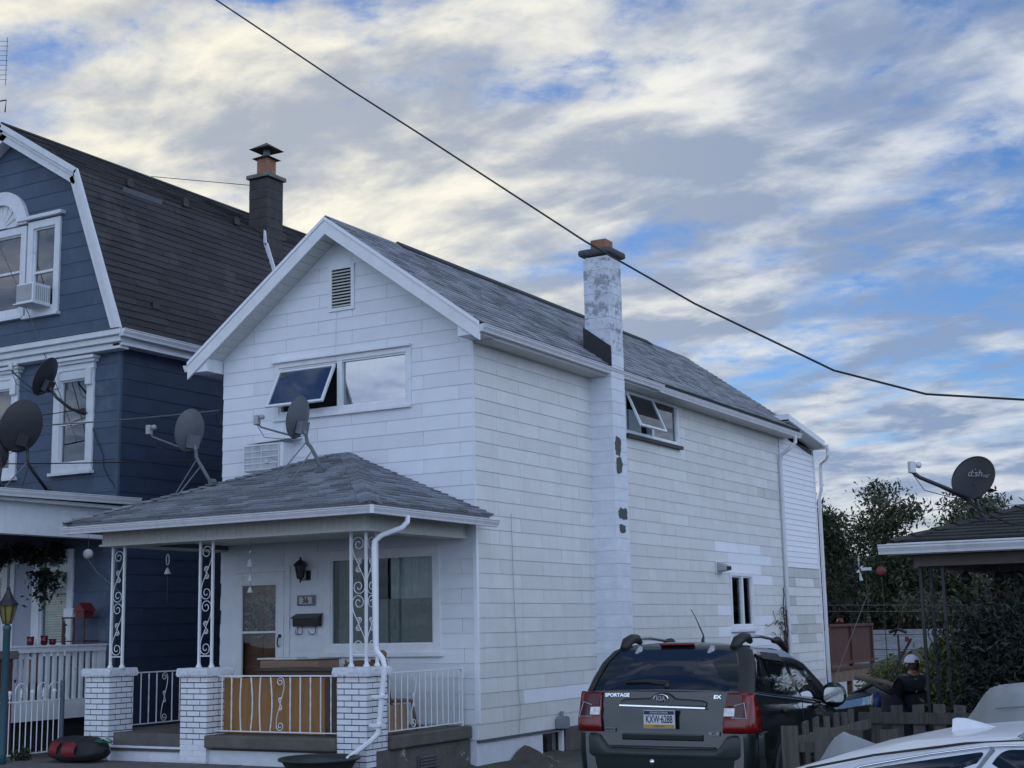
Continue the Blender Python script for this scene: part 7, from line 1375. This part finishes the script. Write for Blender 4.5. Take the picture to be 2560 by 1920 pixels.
# dead vine on the rear corner
vn = thing('dead_vine', 'dark dead vine climbing the rear downspout of the white house', 'vine', (0.08, 12.6, -0.4)); rng = np.random.default_rng(3); mbv = MB()
for k in range(5):
    p = V3(.05, 12.62 + .03 * k, -.4); pts = [p]
    for q in range(22): p = p + V3(rng.normal(0, .008), rng.normal(-.006, .03), .15); p[0] = np.clip(p[0], .03, .12); pts.append(p.copy())
    mbv.tube(pts[:10 + 3 * k], [.022 * (1 - i / 40) for i in range(len(pts[:10 + 3 * k]))], 5, caps=False)
for k in range(7):
    p = V3(.035, 12.55, 1.2 + .12 * k); pts = [p]
    for q in range(9): p = p + V3(rng.normal(0, .003), rng.normal(-.09, .05), rng.normal(.0, .07)); p[0] = np.clip(p[0], .028, .06); pts.append(p.copy())
    if k < 4: mbv.tube(pts, .007, 4, caps=False)
part('vine_stem', mbv, m_bark, vn, kind='stuff'); v, f = scatter_leaves(140, lambda r, n: np.stack([np.full(n, .05), 12.6 + r.normal(-.12, .18, n), r.uniform(.3, 1.9, n)], 1), .035, 9); part('dry_leaf', leaf_mb(v, f), m_bark, vn, kind='stuff')

# ================================================================== CABLES
def sag(a, b, s, n=24):
    a, b = V3(*a), V3(*b); return [a + (b - a) * t - V3(0, 0, 4 * s * t * (1 - t)) for t in np.linspace(0, 1, n)]
k_ = 13.254 / 8.754; cab = [(2.29, 6.99), (2.98, 6.45), (3.69, 5.89), (4.35, 5.39), (5.78, 4.29), (6.59, 3.73), (7.52, 3.17), (8.09, 2.96), (8.66, 2.87)]
cw = [(10.112 + (x - 10.112) * k_, -3.5, 1.6 + (z - 1.6) * k_) for x, z in cab]; cw = [(cw[0][0] - 3.4, -3.5, cw[0][2] + 4.15 * .78 + .45)] + cw + [(cw[-1][0] + 1.2, -3.5, cw[-1][2] + .02), (cw[-1][0] + 2.6, -3.5, cw[-1][2] + .3)]
single('overhead_cable', MB().tube(cw, .0105, 8), m_cable, 'black overhead cable sagging across the whole sky', 'cable', smooth=True)
single('service_cable', MB().tube(sag((-11, -2.2, 5.02), (-4.62, -0.02, 5.02), .10), .012, 6), m_cable_g, 'grey twisted service cable reaching the left corner of the white house', 'cable', smooth=True)
single('service_cable', MB().tube(sag((-11.2, -1.6, 5.05), (-7.10, -0.45, 5.22), .05), .008, 5), m_cable, 'thin dark cable ending on the blue house window trim', 'cable')
single('service_cable', MB().tube(sag((-11, -2.0, 4.50), (-4.60, 0.25, 4.28), .05), .010, 5), m_cable, 'lower black cable crossing the blue house towards the porch roof', 'cable')
single('wall_cable', MB().tube([(-7.05, -.33, 4.95), (-6.95, -.33, 4.75), (-6.78, -.33, 4.45), (-6.76, -.33, 4.25), (-6.66, -.33, 4.1), (-6.52, -.33, 3.95), (-6.45, -.30, 3.8)], .008, 5), m_cable, 'black cable dangling on the blue house corner above its porch', 'cable')
single('wall_cable', MB().tube(sag((-9.6, -.75, 9.22), (-7.3, -.40, 4.7), -.15), .007, 5), m_cable_g, 'thin cable slanting down across the blue gable windows', 'cable')
single('wall_cable', MB().tube([(.03, .95, 3.2), (.032, .97, 2.4), (.034, .99, 1.8), (.036, 1.04, 1.2), (.032, 1.05, .7), (.032, 1.11, .45), (.03, 1.05, .12)], .0045, 5), m_lnb, 'thin wire running down the side wall near the front corner', 'cable')
single('wall_cable', MB().tube([(-2.35, -.03, 6.34), (-2.37, -.03, 6.0), (-2.36, -.04, 5.68), (-2.37, -.045, 5.50)], .004, 4), m_lnb_w, 'thin pale string hanging from the gable vent to the window', 'cable')
single('guy_wire', MB().tube([(-7.62, 4.2, 10.33), (-9.22, 3.1, 10.5)], .007, 4), m_cable, 'thin wire from the dark chimney to the blue roof ridge', 'cable')
for i, z in enumerate((2.08, 1.90)): single('street_wire', MB().tube([(-6, 22.6, z + .02), (6, 27.6, z - .25)], .008, 4), m_cable_g, ('upper', 'lower')[i] + ' pale wire in front of the trees right of the rear downspout', 'cable')
for i, z in enumerate((1.22, .82)): single('street_wire', MB().tube([(-3, 20.8, z), (3, 24.0, z - .1)], .009, 4), m_cable, ('upper', 'lower')[i] + ' dark wire crossing in front of the pale garage roof', 'cable')
single('street_wire', MB().tube([(-5, 29, 4.95), (6, 33.5, 5.35)], .012, 4), m_cable_g, 'thin wire in the low sky left of the right dish', 'cable')
single('service_loop', MB().tube([(-4.9, .2, 5.0), (-4.75, .05, 4.93), (-4.66, -.01, 4.8), (-4.60, -.02, 4.75), (-4.58, -.02, 4.85), (-4.64, -.02, 4.98), (-4.58, .0, 5.15)], .014, 6), m_cable, 'looped black service wires on the left corner of the white house', 'cable', smooth=True)

# ================================================================== SMALL THINGS
hv_ = thing('hood_vent', 'white hooded wall vent left of the lower side window', 'vent', (0.02, 8.95, 2.5)); part('plate', MB().box2((.015, 8.82, 2.52), (.03, 9.18, 2.76)), m_trim, hv_); part('hood', MB().prism([(.03, 8.86, 2.74), (.22, 8.86, 2.66), (.22, 8.86, 2.58), (.03, 8.86, 2.55)], [(.03, 9.14, 2.74), (.22, 9.14, 2.66), (.22, 9.14, 2.58), (.03, 9.14, 2.55)]), m_lnb, hv_, bevel=.01); part('opening', MB().box2((.221, 8.88, 2.585), (.224, 9.12, 2.65)), m_dark, hv_)
mt = thing('meter_box', 'small grey utility box at the foot of the side wall', 'box', (0.03, 2.3, 0.1)); part('box', MB().prism([(.02, 2.16, .10), (.02, 2.44, .10), (.02, 2.44, .24), (.02, 2.38, .27), (.02, 2.22, .27), (.02, 2.16, .24)], [(.12, 2.16, .10), (.12, 2.44, .10), (.12, 2.44, .24), (.12, 2.38, .27), (.12, 2.22, .27), (.12, 2.16, .24)]), M('meter_grey', (.20, .23, .26), .6, .15), mt); part('conduit', MB().tube([(.06, 2.3, .26), (.06, 2.3, .34)], .03, 8), M('meter_grey', (.20, .23, .26)), mt)
gn = thing('garden_statue', 'small mossy garden statue between the house and the SUV', 'statue', (.55, 2.95, -.5)); part('figure', MB().lathe([(.16, 0), (.17, .15), (.14, .32), (.16, .42), (.10, .52), (.07, .56), (.085, .63), (.06, .71), (.005, .73)], (.55, 2.95, -.55), 14), M('mossy_stone', (.12, .15, .12), .9, .3, 10, .4, 30), gn, smooth=True)
rb_ = MB(); rng = np.random.default_rng(5)
def rock(c, s):
    u = rng.normal(size=(14, 3)); u /= np.linalg.norm(u, axis=1)[:, None]; bm = bmesh.new()
    for p in V3(*c) + u * s * rng.uniform(.7, 1.2, (14, 1)): bm.verts.new(p)
    bmesh.ops.convex_hull(bm, input=bm.verts); bm.verts.ensure_lookup_table(); keep = [v for v in bm.verts if v.link_faces]; ix = {v: i for i, v in enumerate(keep)}; r_ = ([tuple(v.co) for v in keep], [tuple(ix[v] for v in f.verts) for f in bm.faces]); bm.free(); return r_
mound = thing('rubble_mound', 'heap of dirt and broken stucco against the side foundation', 'rubble', (.3, 1.5, -.45)); G = []
for i in range(25):
    y = .35 + 3.1 * i / 24; top = np.interp(y, [.35, .55, .8, 1.0, 1.25, 1.45, 1.65, 2.0, 2.6, 3.45], [-.5, -.30, -.28, -.16, -.06, -.13, -.24, -.33, -.36, -.55]); G.append([(.0 + .75 * j / 9, y + .02 * math.sin(3 * j), -.55 + (top + .55) * max(0, 1 - (j / 9) ** 1.4) + rng.normal(0, .012)) for j in range(10)])
part('dirt_heap', MB().grid(G), m_dirt, mound)
for k in range(46): y = rng.uniform(.5, 3.3); x = rng.uniform(.05, .6); r_ = rock((x, y, np.interp(y, [.35, .8, 1.25, 1.65, 3.45], [-.5, -.3, -.1, -.28, -.5]) - .35 * x), rng.uniform(.025, .07)); q = MB().add(*r_); part('stone', q, m_peel if k % 3 else m_conc, mound)
an = thing('tv_antenna', 'old roof television antenna at the top left edge', 'antenna', (-11.5, 1.3, 10.0))
part('mast', MB().tube([(-11.62, 1.3, 9.0), (-11.62, 1.3, 13.0)], .02, 6), m_galv, an)
for k in range(9): part('element', MB().tube([(-12.15, .9, 12.4 + .1 * k), (-11.46, 1.39, 12.42 + .1 * k)], .005, 4), m_cable_g, an)
part('boom', MB().tube([(-11.48, 1.38, 12.3), (-11.48, 1.38, 13.3)], .007, 5), m_galv, an); part('lower_boom', MB().tube([(-11.9, 1.1, 11.9), (-11.46, 1.40, 12.0), (-11.47, 1.39, 11.75)], .015, 5), m_cable, an)
